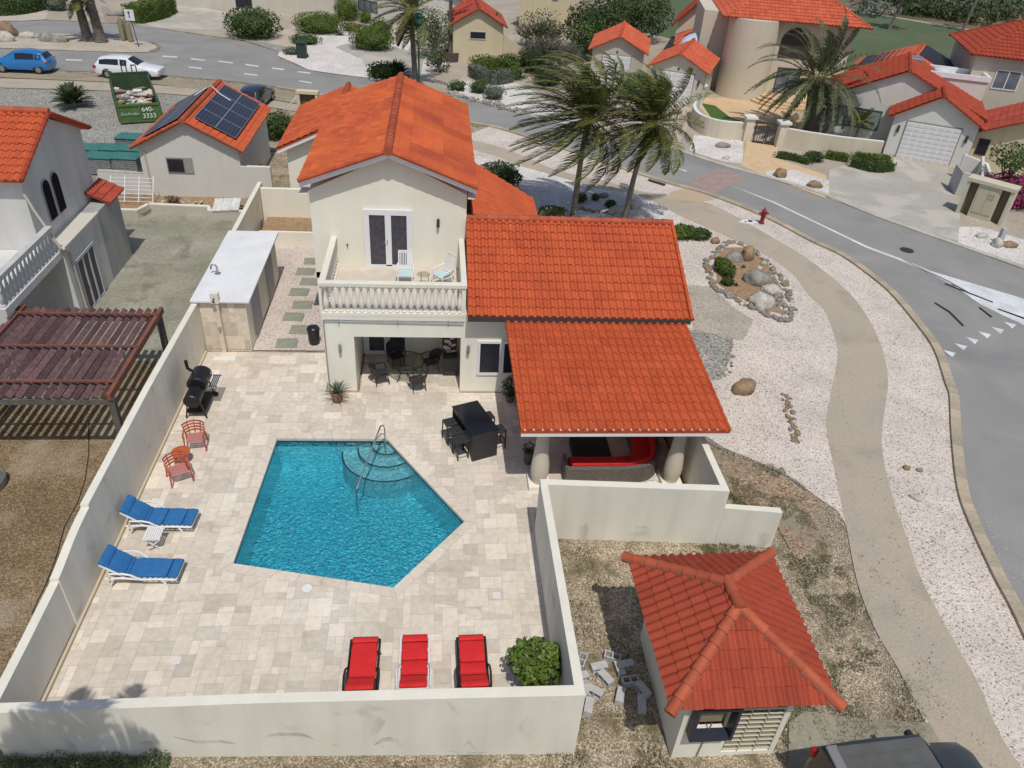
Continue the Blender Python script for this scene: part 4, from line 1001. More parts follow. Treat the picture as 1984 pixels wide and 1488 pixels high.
# planter wall behind the side path
pl = thing('planter_wall', 'low cream planter wall with brown soil at the end of the side gravel path', 'planter', (-7.3, 34.6, 0))
mb = MB(); mb.box((-8.4, 34.6, 0), (-4.6, 34.75, .75)); mb.box((-8.6, 36.9, 0), (-4.6, 37.1, 2.0)); mb.build('wall', cream, pl, world=True)
MB().box((-8.4, 34.75, 0), (-4.6, 36.9, .55)).build('soil_bed', soil, pl, world=True)
t = thing('steel_tank', 'shiny steel filter tank between the boundary wall and the side path', 'tank', G(499, 447)); t.location.z = 0
mb = MB().lathe((0,0,0), [(.25, 0), (.28, .05), (.28, .55), (.2, .7), (.05, .76)], 18).build('body', steel, t, smooth=True); MB().lathe((0,0,.76), [(.06, 0), (.06, .1), (.03, .14)], 10).build('valve', binM, t)
ss = [(-6.29,36.06), (-5.93,34.1), (-5.74,33.05), (-5.92,31.97), (-5.6,30.97), (-5.91,29.99), (-5.61,28.85), (-5.82,27.84), (-5.4,26.82), (-5.76,25.79)][2:]
words = ['eighth and last slab from the deck', 'seventh slab from the deck', 'sixth slab from the deck', 'fifth slab from the deck', 'fourth slab from the deck', 'third slab from the deck', 'second slab from the deck', 'slab nearest the deck']
s0 = MB().box((-.40,-.33,0), (.40,.33,.05)).build('stepping_stone', stepM, bevel=.02)
for k, (x, y) in enumerate(ss):
    o = s0 if k == 0 else s0.copy()
    if k: COL.objects.link(o)
    o.location = (x, y, .005); o.rotation_euler = (0, 0, RND.uniform(-.06, .06)); tag(o, 'grey stepping stone in the pink side gravel, '+words[k], 'stepping stone', 'stepping stones along the side path')
# ================================================================ courtyard furniture
DZ = .03
def extr_y(mb, prof, y0, y1, t=.5):        # closed xz profile pushed along y
    n = len(prof); vs = [(x, y0, z) for x, z in prof]+[(x, y1, z) for x, z in prof]
    return mb.add(vs, [tuple(range(n)), tuple(range(n, 2*n))[::-1]]+[(i, n+i, n+(i+1) % n, (i+1) % n) for i in range(n)], t)
def cushion_profile(p0, p1, th, seams, nd=.018, m=5):
    """thick padded section from p0 to p1 in xz with shallow seams across"""
    a, b = V(p0), V(p1); d = (b-a).normalized(); n = V((-d.y, d.x)); L = (b-a).length; top = []
    k = [0]+list(seams)+[1]
    for s0_, s1_ in zip(k[:-1], k[1:]):
        for i in range(m+1):
            q = i/m; bulge = math.sin(PI*q)**.5 if 0 < q < 1 else 0
            top.append(a+d*L*(s0_+(s1_-s0_)*q)+n*(th-nd+nd*1.6*bulge))
    return [tuple(a), *[tuple(p) for p in top], tuple(b)]
def lounger(label, loc, rz, fab, frm, group, ang=38, blen=.72, slen=1.25, seams=(.36, .78), pillow=True, arms=True, w_=.60):
    o = thing('sun_lounger', label, 'sun lounger', (*loc, DZ), rz, group); z = .30; hw = w_/2+.04
    ca, sa = math.cos(rad(ang)), math.sin(rad(ang)); hx, hz = -blen*ca, z+blen*sa
    mb = MB()
    for s in (-1, 1):
        y = s*hw
        P = [(-.5, z-.02), (-.1, z+.01), (.4, z-.02), (.9, z), (slen, z-.01)]
        mb.tube([(x, y, q) for x, q in P], .028, 8)
    for x in (.3, .75, slen): mb.box((x-.02, -hw, z-.04), (x+.02, hw, z))
    for k in range(9): mb.box((.02+k*.135, -w_/2, z-.01), (.09+k*.135, w_/2, z+.008))
    mb.build('frame', frm, o, smooth=True)
    mb = MB()
    for s in (-1, 1): mb.bar((0, s*(w_/2+.01), z), (hx, s*(w_/2+.01), hz), .035, .05)
    for k in range(7): q = .06+k*.15; mb.bar((hx*q, -w_/2, z+(hz-z)*q-.01), (hx*q, w_/2, z+(hz-z)*q-.01), .07, .018)
    mb.build('backrest_frame', frm, o, bevel=.006)
    for sx, s in ((0,1), (0,-1), (1,1), (1,-1)):
        mb = MB(); x = -.42 if sx == 0 else slen-.22
        mb.tube([(x+.12 if sx == 0 else x-.12, s*hw, z), (x, s*(hw+.02), .02)], [.03, .024], 8); mb.build('leg', frm, o, smooth=True)
    if arms:
        for s in (-1, 1):
            mb = MB(); mb.tube([(-.40, s*(hw+.03), z), (-.34, s*(hw+.04), z+.2), (-.02, s*(hw+.05), z+.23), (.16, s*(hw+.04), z+.18), (.34, s*hw, z)], .026, 8); mb.build('armrest', frm, o, smooth=True)
    th = .075
    mb = MB(); extr_y(mb, cushion_profile((.03, z+.01), (slen+.02, z+.01), th, seams), -w_/2, w_/2); mb.build('seat_cushion', fab, o, smooth=True, bevel=.02, ang=60)
    e = .78 if pillow else 1
    mb = MB(); extr_y(mb, cushion_profile((hx*e, z+(hz-z)*e+.02), (.03, z+.015), th, (.85,)), -w_/2, w_/2); mb.build('back_cushion', fab, o, smooth=True, bevel=.02, ang=60)
    if pillow:
        mb = MB(); n = V((sa, ca)); d = V((hx, hz-z)).normalized(); n = V((-d.y, d.x))*(1 if -d.y > 0 else -1)
        c = V((hx, hz))*1; c = V((hx*.9, z+(hz-z)*.9))+V((-d.y, d.x))*(-.07 if d.x < 0 else .07)
        pr = []
        for i in range(12):
            a = 2*PI*i/12; pr.append((c.x+d.x*math.cos(a)*.14-d.y*math.sin(a)*.065, c.y+d.y*math.cos(a)*.14+d.x*math.sin(a)*.065))
        extr_y(mb, pr, -w_/2-.01, w_/2+.01); mb.build('head_pillow', fab, o, smooth=True, bevel=.02, ang=60)
    return o
gb_ = 'blue cushioned loungers along the left wall'
lounger('white sun lounger with blue cushion beside the white folding table, upper of the blue pair', (-7.93, 16.06), rad(-3), blueF, whitem, gb_)
lounger('white sun lounger with blue cushion, lower of the blue pair nearest the front wall', (-7.83, 14.2), rad(-3), blueF, whitem, gb_, seams=(.80,))
gr_ = 'red cushioned loungers along the front wall'
blk = M('black resin frame', (.02, .02, .02), .4)
lounger('black framed sun lounger with red cushion, leftmost of three', (-1.66, 10.72), rad(90), redF, blk, gr_, ang=32, blen=.55, slen=1.1, seams=(.85,), pillow=True)
lounger('white framed sun lounger with red cushion in the middle of three', (-.48, 10.74), rad(90), redF, whitem, gr_, ang=32, blen=.55, slen=1.12, seams=(.35, .8), pillow=True)
lounger('black framed sun lounger with red cushion, rightmost of three beside the potted shrub', (.89, 10.70), rad(91), redF, blk, gr_, ang=32, blen=.55, slen=1.1, seams=(.3, .85), pillow=True)
# white folding table
o = thing('folding_table', 'small white slatted folding table between the blue loungers', 'table', (-7.56, 15.3, DZ), 0); mb = MB()
for k in range(8): mb.box((-.22+k*.056, -.24, .42), (-.22+k*.056+.045, .24, .44))
mb.box((-.23, -.24, .40), (.23, -.19, .419)); mb.box((-.23, .19, .40), (.23, .24, .419)); mb.build('tabletop', whitem, o)
for s in (-1, 1):
    for d in (-1, 1):
        mb = MB(); mb.bar((-.2*d, s*.2+d*.015, .40), (.2*d, s*.2+d*.015, 0), .02, .035); mb.build('leg', whitem, o)
# red slatted armchairs
def red_chair(label, loc, rz, mat):
    o = thing('garden_chair', label, 'chair', (*loc, DZ), rz, 'faded red resin armchairs by the orange table'); zs = .38
    mb = MB()
    for k in range(5): mb.box((-.22+k*.1, -.24, zs), (-.14+k*.1, .24, zs+.02))
    mb.build('seat', M('pink resin seat', (.46, .20, .17), .5), o, bevel=.005)
    mb = MB()
    for k in range(4):
        z = zs+.12+k*.10; r = .29+.02*k
        pts = [(-.03-r*math.cos(a)*.85, r*math.sin(a), z) for a in [rad(-72+144*i/12) for i in range(13)]]
        for i in range(12): mb.bar(pts[i], pts[i+1], .018, .05)
    for a in (-70, -35, 0, 35, 70):
        a = rad(a); mb.bar((-.03-.27*math.cos(a)*.85, .27*math.sin(a), zs), (-.03-.35*math.cos(a)*.85, .35*math.sin(a), zs+.46), .03, .018)
    mb.build('backrest', mat, o)
    for s in (-1, 1):
        mb = MB(); mb.bar((-.12, s*.31, zs+.24), (.27, s*.30, zs+.22), .06, .025); mb.build('armrest', mat, o, bevel=.006)
    for sx, s in ((-1,1), (-1,-1), (1,1), (1,-1)):
        mb = MB(); top_ = zs+.22 if sx > 0 else zs+.02; mb.bar((sx*.23, s*.28, top_), (sx*.29, s*.31, 0), .04, .03); mb.build('leg', mat, o)
    return o
red_chair('faded red slatted armchair above the orange table, nearest the barbecue', (-7.55, 19.5), rad(-80), redP)
red_chair('faded red slatted armchair below the orange table, nearest the blue loungers', (-7.65, 17.97), rad(-60), redP)
o = thing('side_table', 'small round orange table between the two red slatted armchairs', 'table', (-7.78, 18.75, DZ)); MB().lathe((0,0,.40), [(.26, 0), (.28, .01), (.28, .03), (.26, .04)], 24).build('tabletop', ornP, o, smooth=True)
for k in range(3):
    a = rad(90+120*k); mb = MB(); mb.bar((math.cos(a)*.12, math.sin(a)*.12, .40), (math.cos(a)*.22, math.sin(a)*.22, 0), .035, .03); mb.build('leg', redP, o)
# barbecue smoker
o = thing('barrel_barbecue', 'black barrel barbecue smoker with side firebox and chimney by the left wall', 'barbecue', (-7.93, 21.62, DZ)); o.scale = (1.22, 1.22, 1.12)
def drum(mb, c, r, y0, y1, n=20):
    vs = []; 
    P = [(y0, r*.86), (y0+.03, r), (y1-.03, r), (y1, r*.86)]
    for y, q in P:
        for j in range(n): vs.append((c[0]+q*math.cos(2*PI*j/n), y, c[1]+q*math.sin(2*PI*j/n)))
    fs = [(i*n+j, (i+1)*n+j, (i+1)*n+(j+1) % n, i*n+(j+1) % n) for i in range(3) for j in range(n)]+[tuple(range(n)), tuple(range(3*n, 4*n))[::-1]]
    mb.add(vs, fs); return mb
gloss = M('glossy black enamel', (.014, .014, .02), .28)
drum(MB(), (0, .82), .27, -.05, .62).build('barrel', gloss, o, smooth=True)
drum(MB(), (-.02, .66), .22, -.62, -.10).build('firebox', blackm, o, smooth=True)
MB().tube([(-.24, .5, .95), (-.34, .5, 1.05), (-.35, .5, 1.32)], .045, 10).build('chimney', blackm, o, smooth=True)
for y in (.12, .45): MB().box((.235, y, .86), (.27, y+.07, .93)).build('latch', steel, o)
sh_ = MB(); [sh_.box((.30+k*.05, .0, .72), (.335+k*.05, .6, .735)) for k in range(4)]; sh_.box((.27, -.02, .70), (.5, 0, .74)); sh_.box((.27, .6, .70), (.5, .62, .74)); sh_.build('front_shelf', steel, o)
for sx, sy in ((-1, -.5), (1, -.5), (-1, .5), (1, .5)):
    mb = MB(); mb.bar((sx*.16, sy, .6), (sx*.27, sy*1.02, 0), .035, .035); mb.build('leg', blackm, o)
MB().box((-.25, -.5, .18), (.25, .5, .2)).build('lower_shelf', blackm, o)
for sx in (-1, 1):
    mb = MB(); drum(mb, (sx*.26, .09), .09, .5, .54, 16); mb.build('wheel', tyreM, o, smooth=True)
# bar table and stools
rzb = rad(21.8)
o = thing('bar_table', 'dark wicker bar table with glass top and solid end panels', 'bar table', (1.25, 19.62, DZ), rzb)
MB().box((-.46, -.84, 1.03), (.46, .84, 1.08)).build('tabletop', M('black glass tabletop', (.012, .014, .02), .12), o, bevel=.008)
for s in (-1, 1): MB().box((-.44, s*.80-.03, 0), (.44, s*.80+.03, 1.028)).build('end_panel', wickerD, o, bevel=.01)
MB().box((-.42, -.76, .90), (.42, .76, 1.0)).build('apron', wickerD, o)
wk = ['nearest the house', 'in the middle', 'nearest the pool']
R_ = Matrix.Rotation(rzb, 3, 'Z')
def stool(label, lx, ly):
    p = V((1.25, 19.62, DZ))+R_@V((lx, ly, 0)); o = thing('bar_stool', label, 'stool', p, rzb, 'dark wicker bar stools at the bar table')
    MB().box((-.2, -.2, .68), (.2, .2, .75)).build('seat', wickerD, o, bevel=.02)
    for sx in (-1, 1):
        for sy in (-1, 1): MB().box((sx*.18-.016, sy*.18-.016, 0), (sx*.18+.016, sy*.18+.016, .68)).build('leg', blackm, o)
    mb = MB()
    for s in (-1, 1): mb.box((-.164, s*.18-.01, .25), (.164, s*.18+.01, .28)); mb.box((s*.18-.01, -.164, .30), (s*.18+.01, .164, .33))
    mb.build('stretcher', blackm, o)
stool('dark wicker bar stool on the pool side of the bar table, nearest the house', -.66, .50)
stool('dark wicker bar stool on the pool side of the bar table, in the middle', -.66, .02)
stool('dark wicker bar stool on the pool side of the bar table, nearest the camera', -.66, -.44)
stool('dark wicker bar stool on the terrace side of the bar table, nearer the house', .62, .36)
stool('dark wicker bar stool on the terrace side of the bar table, nearer the pool', .66, -.42)
# round glass table and wicker chairs in the porch
gt = bpy.data.materials.new('smoked glass'); gt.use_nodes = True; n = gt.node_tree.nodes; L = gt.node_tree.links; n.remove(n['Principled BSDF'])
tr = n.new('ShaderNodeBsdfTransparent'); tr.inputs[0].default_value = (.78, .80, .76, 1); gl = n.new('ShaderNodeBsdfGlossy'); gl.inputs['Roughness'].default_value = .05
ms = n.new('ShaderNodeMixShader'); ms.inputs[0].default_value = .12; L.new(tr.outputs[0], ms.inputs[1]); L.new(gl.outputs[0], ms.inputs[2]); L.new(ms.outputs[0], n['Material Output'].inputs[0])
tc_ = (-1.07, 23.5)
o = thing('round_dining_table', 'round smoked glass dining table in the porch opening', 'table', (*tc_, DZ))
MB().lathe((0,0,.71), [(.62, 0), (.62, .012)], 40).build('glass_top', gt, o)
mb = MB(); mb.tube([(.635*math.cos(a), .635*math.sin(a), .715) for a in [2*PI*i/36 for i in range(37)]], .018, 8); mb.build('rim', blackm, o, smooth=True)
for k in range(4):
    a = rad(45+90*k); c, s = math.cos(a), math.sin(a)
    mb = MB(); mb.tube([(c*.5, s*.5, 0), (c*.30, s*.30, .3), (c*.34, s*.34, .55), (c*.55, s*.55, .71)], .018, 8); mb.build('leg', blackm, o, smooth=True)
mb = MB(); mb.tube([(.3*math.cos(a), .3*math.sin(a), .32) for a in [2*PI*i/24 for i in range(25)]], .012, 6); mb.build('brace_ring', blackm, o)
def wchair(label, loc, rz):
    o = thing('wicker_chair', label, 'chair', (*loc, DZ), rz, 'dark wicker chairs round the glass table'); z = .43
    MB().box((-.24, -.25, z-.05), (.25, .25, z)).build('seat', wickerD, o, bevel=.02)
    mb = MB(); N = 14
    for j in range(2):
        pass
    vs = []; rows = 7
    for i in range(N+1):
        a = rad(-80+160*i/N); hh = .42*max(.25, math.cos(a*.92)**.6) if abs(a) < rad(79) else .12
        for k in range(rows+1): q = k/rows; r = .27+.05*q; vs.append((-.02-r*math.cos(a)-.08*q*math.cos(a), r*math.sin(a), z-.02+hh*q))
    fs = [(i*(rows+1)+k, (i+1)*(rows+1)+k, (i+1)*(rows+1)+k+1, i*(rows+1)+k+1) for i in range(N) for k in range(rows)]
    mb.add(vs, fs); b = mb.build('backrest', wickerD, o, smooth=True); sd = b.modifiers.new('solid', 'SOLIDIFY'); sd.thickness = .03
    for s in (-1, 1):
        mb = MB(); mb.tube([(-.12, s*.29, z+.2), (.08, s*.30, z+.22), (.24, s*.28, z+.19), (.27, s*.26, z-.02)], .02, 8); mb.build('armrest', wickerD, o, smooth=True)
    for sx, s in ((-1,1), (-1,-1), (1,1), (1,-1)):
        mb = MB(); mb.tube([(sx*.2, s*.21, z-.04), (sx*.25, s*.25, 0)], [.02, .014], 8); mb.build('leg', blackm, o, smooth=True)
wchair('dark wicker chair left of the glass table, turned toward it', (-2.0, 23.15), rad(20))
wchair('dark wicker chair in front of the glass table, nearest the pool', (-.68, 22.75), rad(112))
wchair('dark wicker chair behind the glass table by the porch door', (-1.5, 24.35), rad(-62))
wchair('dark wicker chair right of the glass table near the cabinet', (-.22, 23.95), rad(-155))
# cabinet and picture
o = thing('storage_cabinet', 'narrow dark cabinet at the right end of the porch', 'cabinet', (.52, 23.85, DZ)); MB().box((-.28, -.25, 0), (.28, .25, .78)).build('body', M('dark brown panel', (.045, .04, .04), .5), o, bevel=.008)
for s in (0, 1): MB().box((-.26+s*.27, -.27, .05), (-.01+s*.27, -.252, .74)).build('door', M('black cabinet door', (.03, .03, .035), .45), o)
o = thing('floral_picture', 'dark picture with pale petal shapes standing on the porch cabinet', 'picture', (.48, 23.9, .82), 0)
MB().box((-.27, 0, 0), (.27, .03, .75)).build('canvas', M('dark canvas', (.03, .022, .02), .7), o)
mb = MB(); pet = M('pale petals', (.55, .45, .40), .8)
for cx_, cz_, ra, rb, an in ((.1, .66, .11, .05, .4), (-.08, .52, .13, .07, -.3), (.02, .42, .07, .05, 1.2), (.14, .36, .10, .05, .5), (-.1, .24, .16, .08, -.5), (.08, .10, .20, .04, .2), (-.04, .14, .12, .05, -.1)):
    vs = [(cx_+ra*math.cos(t)*math.cos(an)-rb*math.sin(t)*math.sin(an), -.004, cz_+ra*math.cos(t)*math.sin(an)+rb*math.sin(t)*math.cos(an)) for t in [2*PI*i/14 for i in range(14)]]
    mb.add(vs, [tuple(range(14))])
mb.build('petal_shapes', pet, o)
# curved sectional sofa
path = [(4.02, 17.55), (5.2, 17.55), (6.1, 17.58), (6.75, 17.8), (7.12, 18.3), (7.25, 19.0), (7.27, 20.0), (7.27, 20.9)]
SP = smooth_line(path, 5)
def sweep(mb, line, prof, t=.5):
    rings = []
    for i, p in enumerate(line):
        q0 = line[max(i-1, 0)]; q1 = line[min(i+1, len(line)-1)]; d = V((q1[0]-q0[0], q1[1]-q0[1])).normalized(); nrm = V((-d.y, d.x))
        rings.append([(p[0]+nrm.x*o_, p[1]+nrm.y*o_, z) for o_, z in prof])
    k = len(prof); vs = [v_ for r in rings for v_ in r]
    fs = [(i*k+j, (i+1)*k+j, (i+1)*k+(j+1) % k, i*k+(j+1) % k) for i in range(len(rings)-1) for j in range(k)]
    fs += [tuple(range(k)), tuple(range((len(rings)-1)*k, len(rings)*k))[::-1]]
    return mb.add(vs, fs, t)
o = thing('sectional_sofa', 'curved grey wicker sectional sofa with red cushions under the pavilion', 'sofa', (5.5, 18, DZ))
mb = MB(); sweep(mb, SP, [(0, .03), (0, .68), (.02, .70), (.12, .70), (.14, .66), (.14, .03)]); mb.build('back_panel', wickerB, o, world=True)
mb = MB(); sweep(mb, SP, [(.141, .05), (.141, .34), (.85, .34), (.85, .05)]); mb.build('seat_base', wickerB, o, world=True)
for i0, i1, in ((1, 11), (11, 23), (23, len(SP)-1)):
    mb = MB(); sweep(mb, SP[i0:i1+1], [(.30, .345), (.30, .45), (.34, .475), (.80, .475), (.87, .45), (.87, .345)]); mb.build('seat_cushion', redF, o, world=True)
for i0, i1 in ((1, 6), (6, 11), (11, 17), (17, 24), (24, 30), (30, len(SP)-1)):
    mb = MB(); sweep(mb, SP[i0:i1+1], [(.145, .46), (.145, .74), (.17, .78), (.26, .77), (.32, .47)]); mb.build('back_cushion', redF, o, world=True, bevel=.02)
mb = MB(); mb.box((3.98, 17.55, .05), (4.10, 18.38, .62)); mb.build('armrest', wickerB, o, world=True, bevel=.02)
o = thing('coffee_table', 'square dark wicker coffee table enclosed by the red sofa', 'table', (5.0, 19.0, DZ))
MB().box((-.6, -.56, .05), (.6, .56, .33)).build('body', wickerD, o, bevel=.02); MB().box((-.62, -.58, .335), (.62, .58, .36)).build('tabletop', M('dark teal glass top', (.02, .035, .03), .15), o)
mb = MB(); lumpy(mb, (0, 0, .12), (.42, .25, .28), 3, .35, 2.4, zmin=-.12); o = mb.build('crumpled_cover', whiteF, smooth=True); o.location = (6.55, 17.1, .1); tag(o, 'crumpled white cloth cover on the terrace between the sofa and the wall', 'cloth')
# pots and plants
def pot(name, label, loc, r, h, mat=clay, n=18):
    o = thing(name, label, 'potted plant', (*loc, DZ)); mb = MB(); mb.lathe((0,0,0), [(r*.6, 0), (r*.85, h*.25), (r*1.0, h*.6), (r*.9, h*.85), (r*.98, h*.9), (r*.98, h), (r*.85, h), (r*.83, h*.93)], n); mb.build('pot', mat, o, smooth=True); return o
def spiky(o, z, n, L, mat, w0=.03, up=.5, spread=1.0, seed=0):
    mb = MB(); rr = random.Random(seed)
    for i in range(n):
        a = i*2.4; el = up+(1.45-up)*rr.random(); l = L*rr.uniform(.75, 1.1); d = V((math.cos(a)*math.cos(el)*spread, math.sin(a)*math.cos(el)*spread, math.sin(el)))
        s_ = V((-math.sin(a), math.cos(a), 0))*w0; b = V((0,0,z)); m_ = b+d*l*.6; e = b+d*l+V((0,0,-l*.18))
        mb.add([b-s_*.6, b+s_*.6, m_+s_, m_-s_, e], [(0,1,2,3), (3,2,4)], rr.random())
    return mb.build('leaves', mat, o)
o = pot('potted_yucca', 'spiky yucca in a round terracotta pot at the left porch pillar', (-3.42, 21.95), .2, .38); spiky(o, .34, 70, .62, leafS, .02, .1)
o = pot('potted_plant', 'dark leafy plant in a pot beside the ground floor window under the roof edge', (2.62, 22.0), .18, .3); mb = MB(); crown(mb, (0,0,.62), (.32,.3,.42), 500, .10, clump=3); mb.build('leaves', leafD, o)
o = pot('potted_plant', 'small red flowering plant in a dark planter behind the left pavilion column', (2.95, 18.6), .17, .5, M('charcoal planter', (.08, .08, .085), .7)); mb = MB(); crown(mb, (0,0,.62), (.22,.22,.2), 200, .08, clump=3); mb.build('leaves', leafD, o); mb = MB(); crown(mb, (0,0,.66), (.2,.2,.18), 40, .06); mb.build('flowers', M('dusty red flowers', (.3, .05, .04), .7), o)
o = pot('potted_shrub', 'round glossy green shrub in a pot in the lower right corner of the deck', (2.32, 10.62), .33, .45); mb = MB(); crown(mb, (0,0,.92), (.66,.56,.52), 2700, .13, clump=2.2, shell=.35, thr=-.4, tb=.62); mb.build('foliage', M('glossy lime leaves', (.13, .20, .03), .45, (.09, .15, .025), 3, tint=.5, trans=.25), o)
mb = MB(); [mb.tube([(0,0,.4), (math.cos(a)*.25, math.sin(a)*.25, .9)], [.03, .012], 6) for a in (0, 1.2, 2.5, 3.8, 5)]; mb.build('stem', twig, o)
o = pot('flower_pot', 'wide orange clay pot in the lower left corner behind the front wall', (-8.33, 9.98), .3, .34, M('orange clay', (.42, .17, .06), .8)); MB().lathe((0,0,.22), [(.24, 0), (.24, .02)], 16).build('soil', soil, o)
# trash bin
o = thing('trash_bin', 'black round lidded bin on the gravel left of the villa', 'bin', (-4.72, 25.85, 0)); MB().lathe((0,0,0), [(.18, 0), (.2, .02), (.235, .62)], 20).build('body', M('black bin plastic', (.02, .02, .022), .4), o, smooth=True); MB().lathe((0,0,.62), [(.25, 0), (.25, .05), (.2, .12), (.08, .16)], 20).build('lid', M('black bin lid', (.016, .016, .018), .3), o, smooth=True)
# balcony furniture
def plastic_chair(label, loc, rz, z0):
    o = thing('plastic_armchair', label, 'chair', (*loc, z0), rz, 'white armchairs on the balcony'); z = .38
    MB().box((-.24, -.25, z-.03), (.26, .25, z)).build('seat', whitem, o, bevel=.01)
    MB().box((-.20, -.22, z+.001), (.30, .22, z+.085)).build('seat_cushion', aquaF, o, bevel=.03)
    mb = MB(); tl = V((-.42, 0, z+.68)); bl = V((-.22, 0, z-.02))
    for s in (-1, 1): mb.bar(bl+V((0, s*.235, 0)), tl+V((0, s*.235, 0)), .045, .03)
    mb.bar(tl+V((0,-.25,0)), tl+V((0,.25,0)), .03, .09); mb.bar(bl+V((0,-.22,.12)), bl+V((0,.22,.12)), .03, .06)
    for k in range(7): y = -.18+.06*k; mb.bar(bl+V((-.01, y, .12)), tl+V((.005, y, -.02)), .03, .012)
    mb.build('backrest', whitem, o)
    for s in (-1, 1):
        mb = MB(); mb.tube([(-.30, s*.27, z+.27), (0, s*.30, z+.25), (.22, s*.29, z+.2), (.26, s*.28, z)], .026, 8); mb.build('armrest', whitem, o, smooth=True)
    for sx in (-1, 1):
        for s in (-1, 1): mb = MB(); mb.bar((sx*.21, s*.24, z-.02), (sx*.27, s*.28, 0), .045, .045); mb.build('leg', whitem, o)
plastic_chair('white high backed armchair with pale aqua cushion, left one on the balcony', (-1.12, 24.92), rad(-90), 3.15)
plastic_chair('white high backed armchair with pale aqua cushion, right one on the balcony', (.22, 24.86), rad(-140), 3.15)
o = thing('balcony_table', 'tiny round glass table between the white balcony armchairs', 'table', (-.47, 24.75, 3.15)); MB().lathe((0,0,.45), [(.24, 0), (.24, .015)], 20).build('tabletop', gt, o)
for k in range(3): a = k*2.1; mb = MB(); mb.tube([(math.cos(a)*.2, math.sin(a)*.2, 0), (math.cos(a)*.16, math.sin(a)*.16, .45)], .012, 6); mb.build('leg', blackm, o)

# ================================================================ guard house
GH = thing('guard_house', 'small cream guard house with a red tiled hip roof beside the driveway', 'guard house', (6.3, 10.3, 0))
z = 2.58; NW, SW, SE, NE = V((4.50,12.22,z)), V((4.57,8.28,z)), V((8.0,8.28,z)), V((8.04,12.28,z)); A1, A2 = V((6.18,10.52,3.62)), V((6.22,9.92,3.62))
for e in ((SW, SE, A2), (SE, NE, A1, A2), (NE, NW, A1), (NW, SW, A2, A1)):
    tile_roof('roof', list(e), GH, tileR, pitch=.215, row=.36, amp=.04, seg=6, step=.025)
mb = MB()
for a, b in ((A2, SW), (A2, SE), (A1, NW), (A1, NE)): ridge(mb, b+(b-a).normalized()*.05, a, .125, .34, 12)
ridge(mb, A2+V((0,-.1,.02)), A1+V((0,.1,.02)), .125, .4, 12); mb.build('ridge_tiles', ridgeM, GH, smooth=True, world=True)
mb = MB()
for a, b in ((A2, SW), (A1, NW), (A2, SE), (A1, NE)): mb.bar(b+V((0,0,-.01)), a+V((0,0,-.03)), .25, .05)
mb.build('mortar_bed', mortar, GH, world=True)
gx0, gx1, gy0, gy1 = 5.16, 7.48, 8.78, 11.9
mb = MB(); mb.box((gx0, gy0+.12, -.1), (gx0+.15, gy1, 2.5)); mb.box((gx1-.15, gy0+.12, -.1), (gx1, gy1, 2.5)); mb.box((gx0+.15, gy1-.15, -.1), (gx1-.15, gy1, 2.5))
mb.box((gx0, gy0, -.1), (6.26, gy0+.119, 1.02)); mb.box((gx0, gy0, 1.02), (5.34, gy0+.119, 2.5)); mb.box((7.36, gy0, -.1), (gx1, gy0+.119, 2.5)); mb.box((6.26, gy0, -.1), (7.36, gy0+.119, .10)); mb.box((5.34, gy0, 2.12), (7.36, gy0+.119, 2.5)); mb.box((6.16, gy0, 1.02), (6.26, gy0+.119, 2.12))
mb.build('wall', cream, GH, world=True)
MB().box((gx0+.16, gy0+.8, 0), (gx1-.16, gy0+.85, 2.3)).build('inner_wall', M('plain beige interior', (.42, .37, .27), .9), GH, world=True)  # one even beige panel behind the openings
for c in range(3):
    mb = MB(); x0 = 6.27+c*.365
    for k in range(12): zz = .12+k*.165; mb.obox((x0+.175, gy0+.05, zz+.06), (.33, .12, .035), Matrix.Rotation(rad(-38), 3, 'X'))
    mb.box((x0+.345, gy0+.0, .10), (x0+.362, gy0+.11, 2.12)); mb.build('louvre_column', M('cream louvre block', (.54, .50, .38), .9), GH, world=True)
navy = M('navy window frame', (.025, .03, .05), .5)
mb = MB(); mb.box((5.30, gy0-.26, 1.0), (6.22, gy0-.001, 1.08)); mb.box((5.30, gy0-.26, 2.06), (6.22, gy0-.001, 2.13)); mb.box((5.30, gy0-.26, 1.08), (5.36, gy0-.001, 2.06)); mb.box((6.16, gy0-.26, 1.08), (6.22, gy0-.001, 2.06)); w_ = mb.build('window_box', navy, GH, world=True)
MB().box((5.42, gy0-.02, 1.35), (6.0, gy0+.03, 2.02)).build('notice_board', M('olive stained board', (.30, .26, .15), .8, (.2, .17, .1), 4), w_, world=True)
MB().tube([(5.72, gy0-.03, .02), (5.80, gy0-.03, 1.3)], .015, 6).build('conduit', galv, GH, world=True)

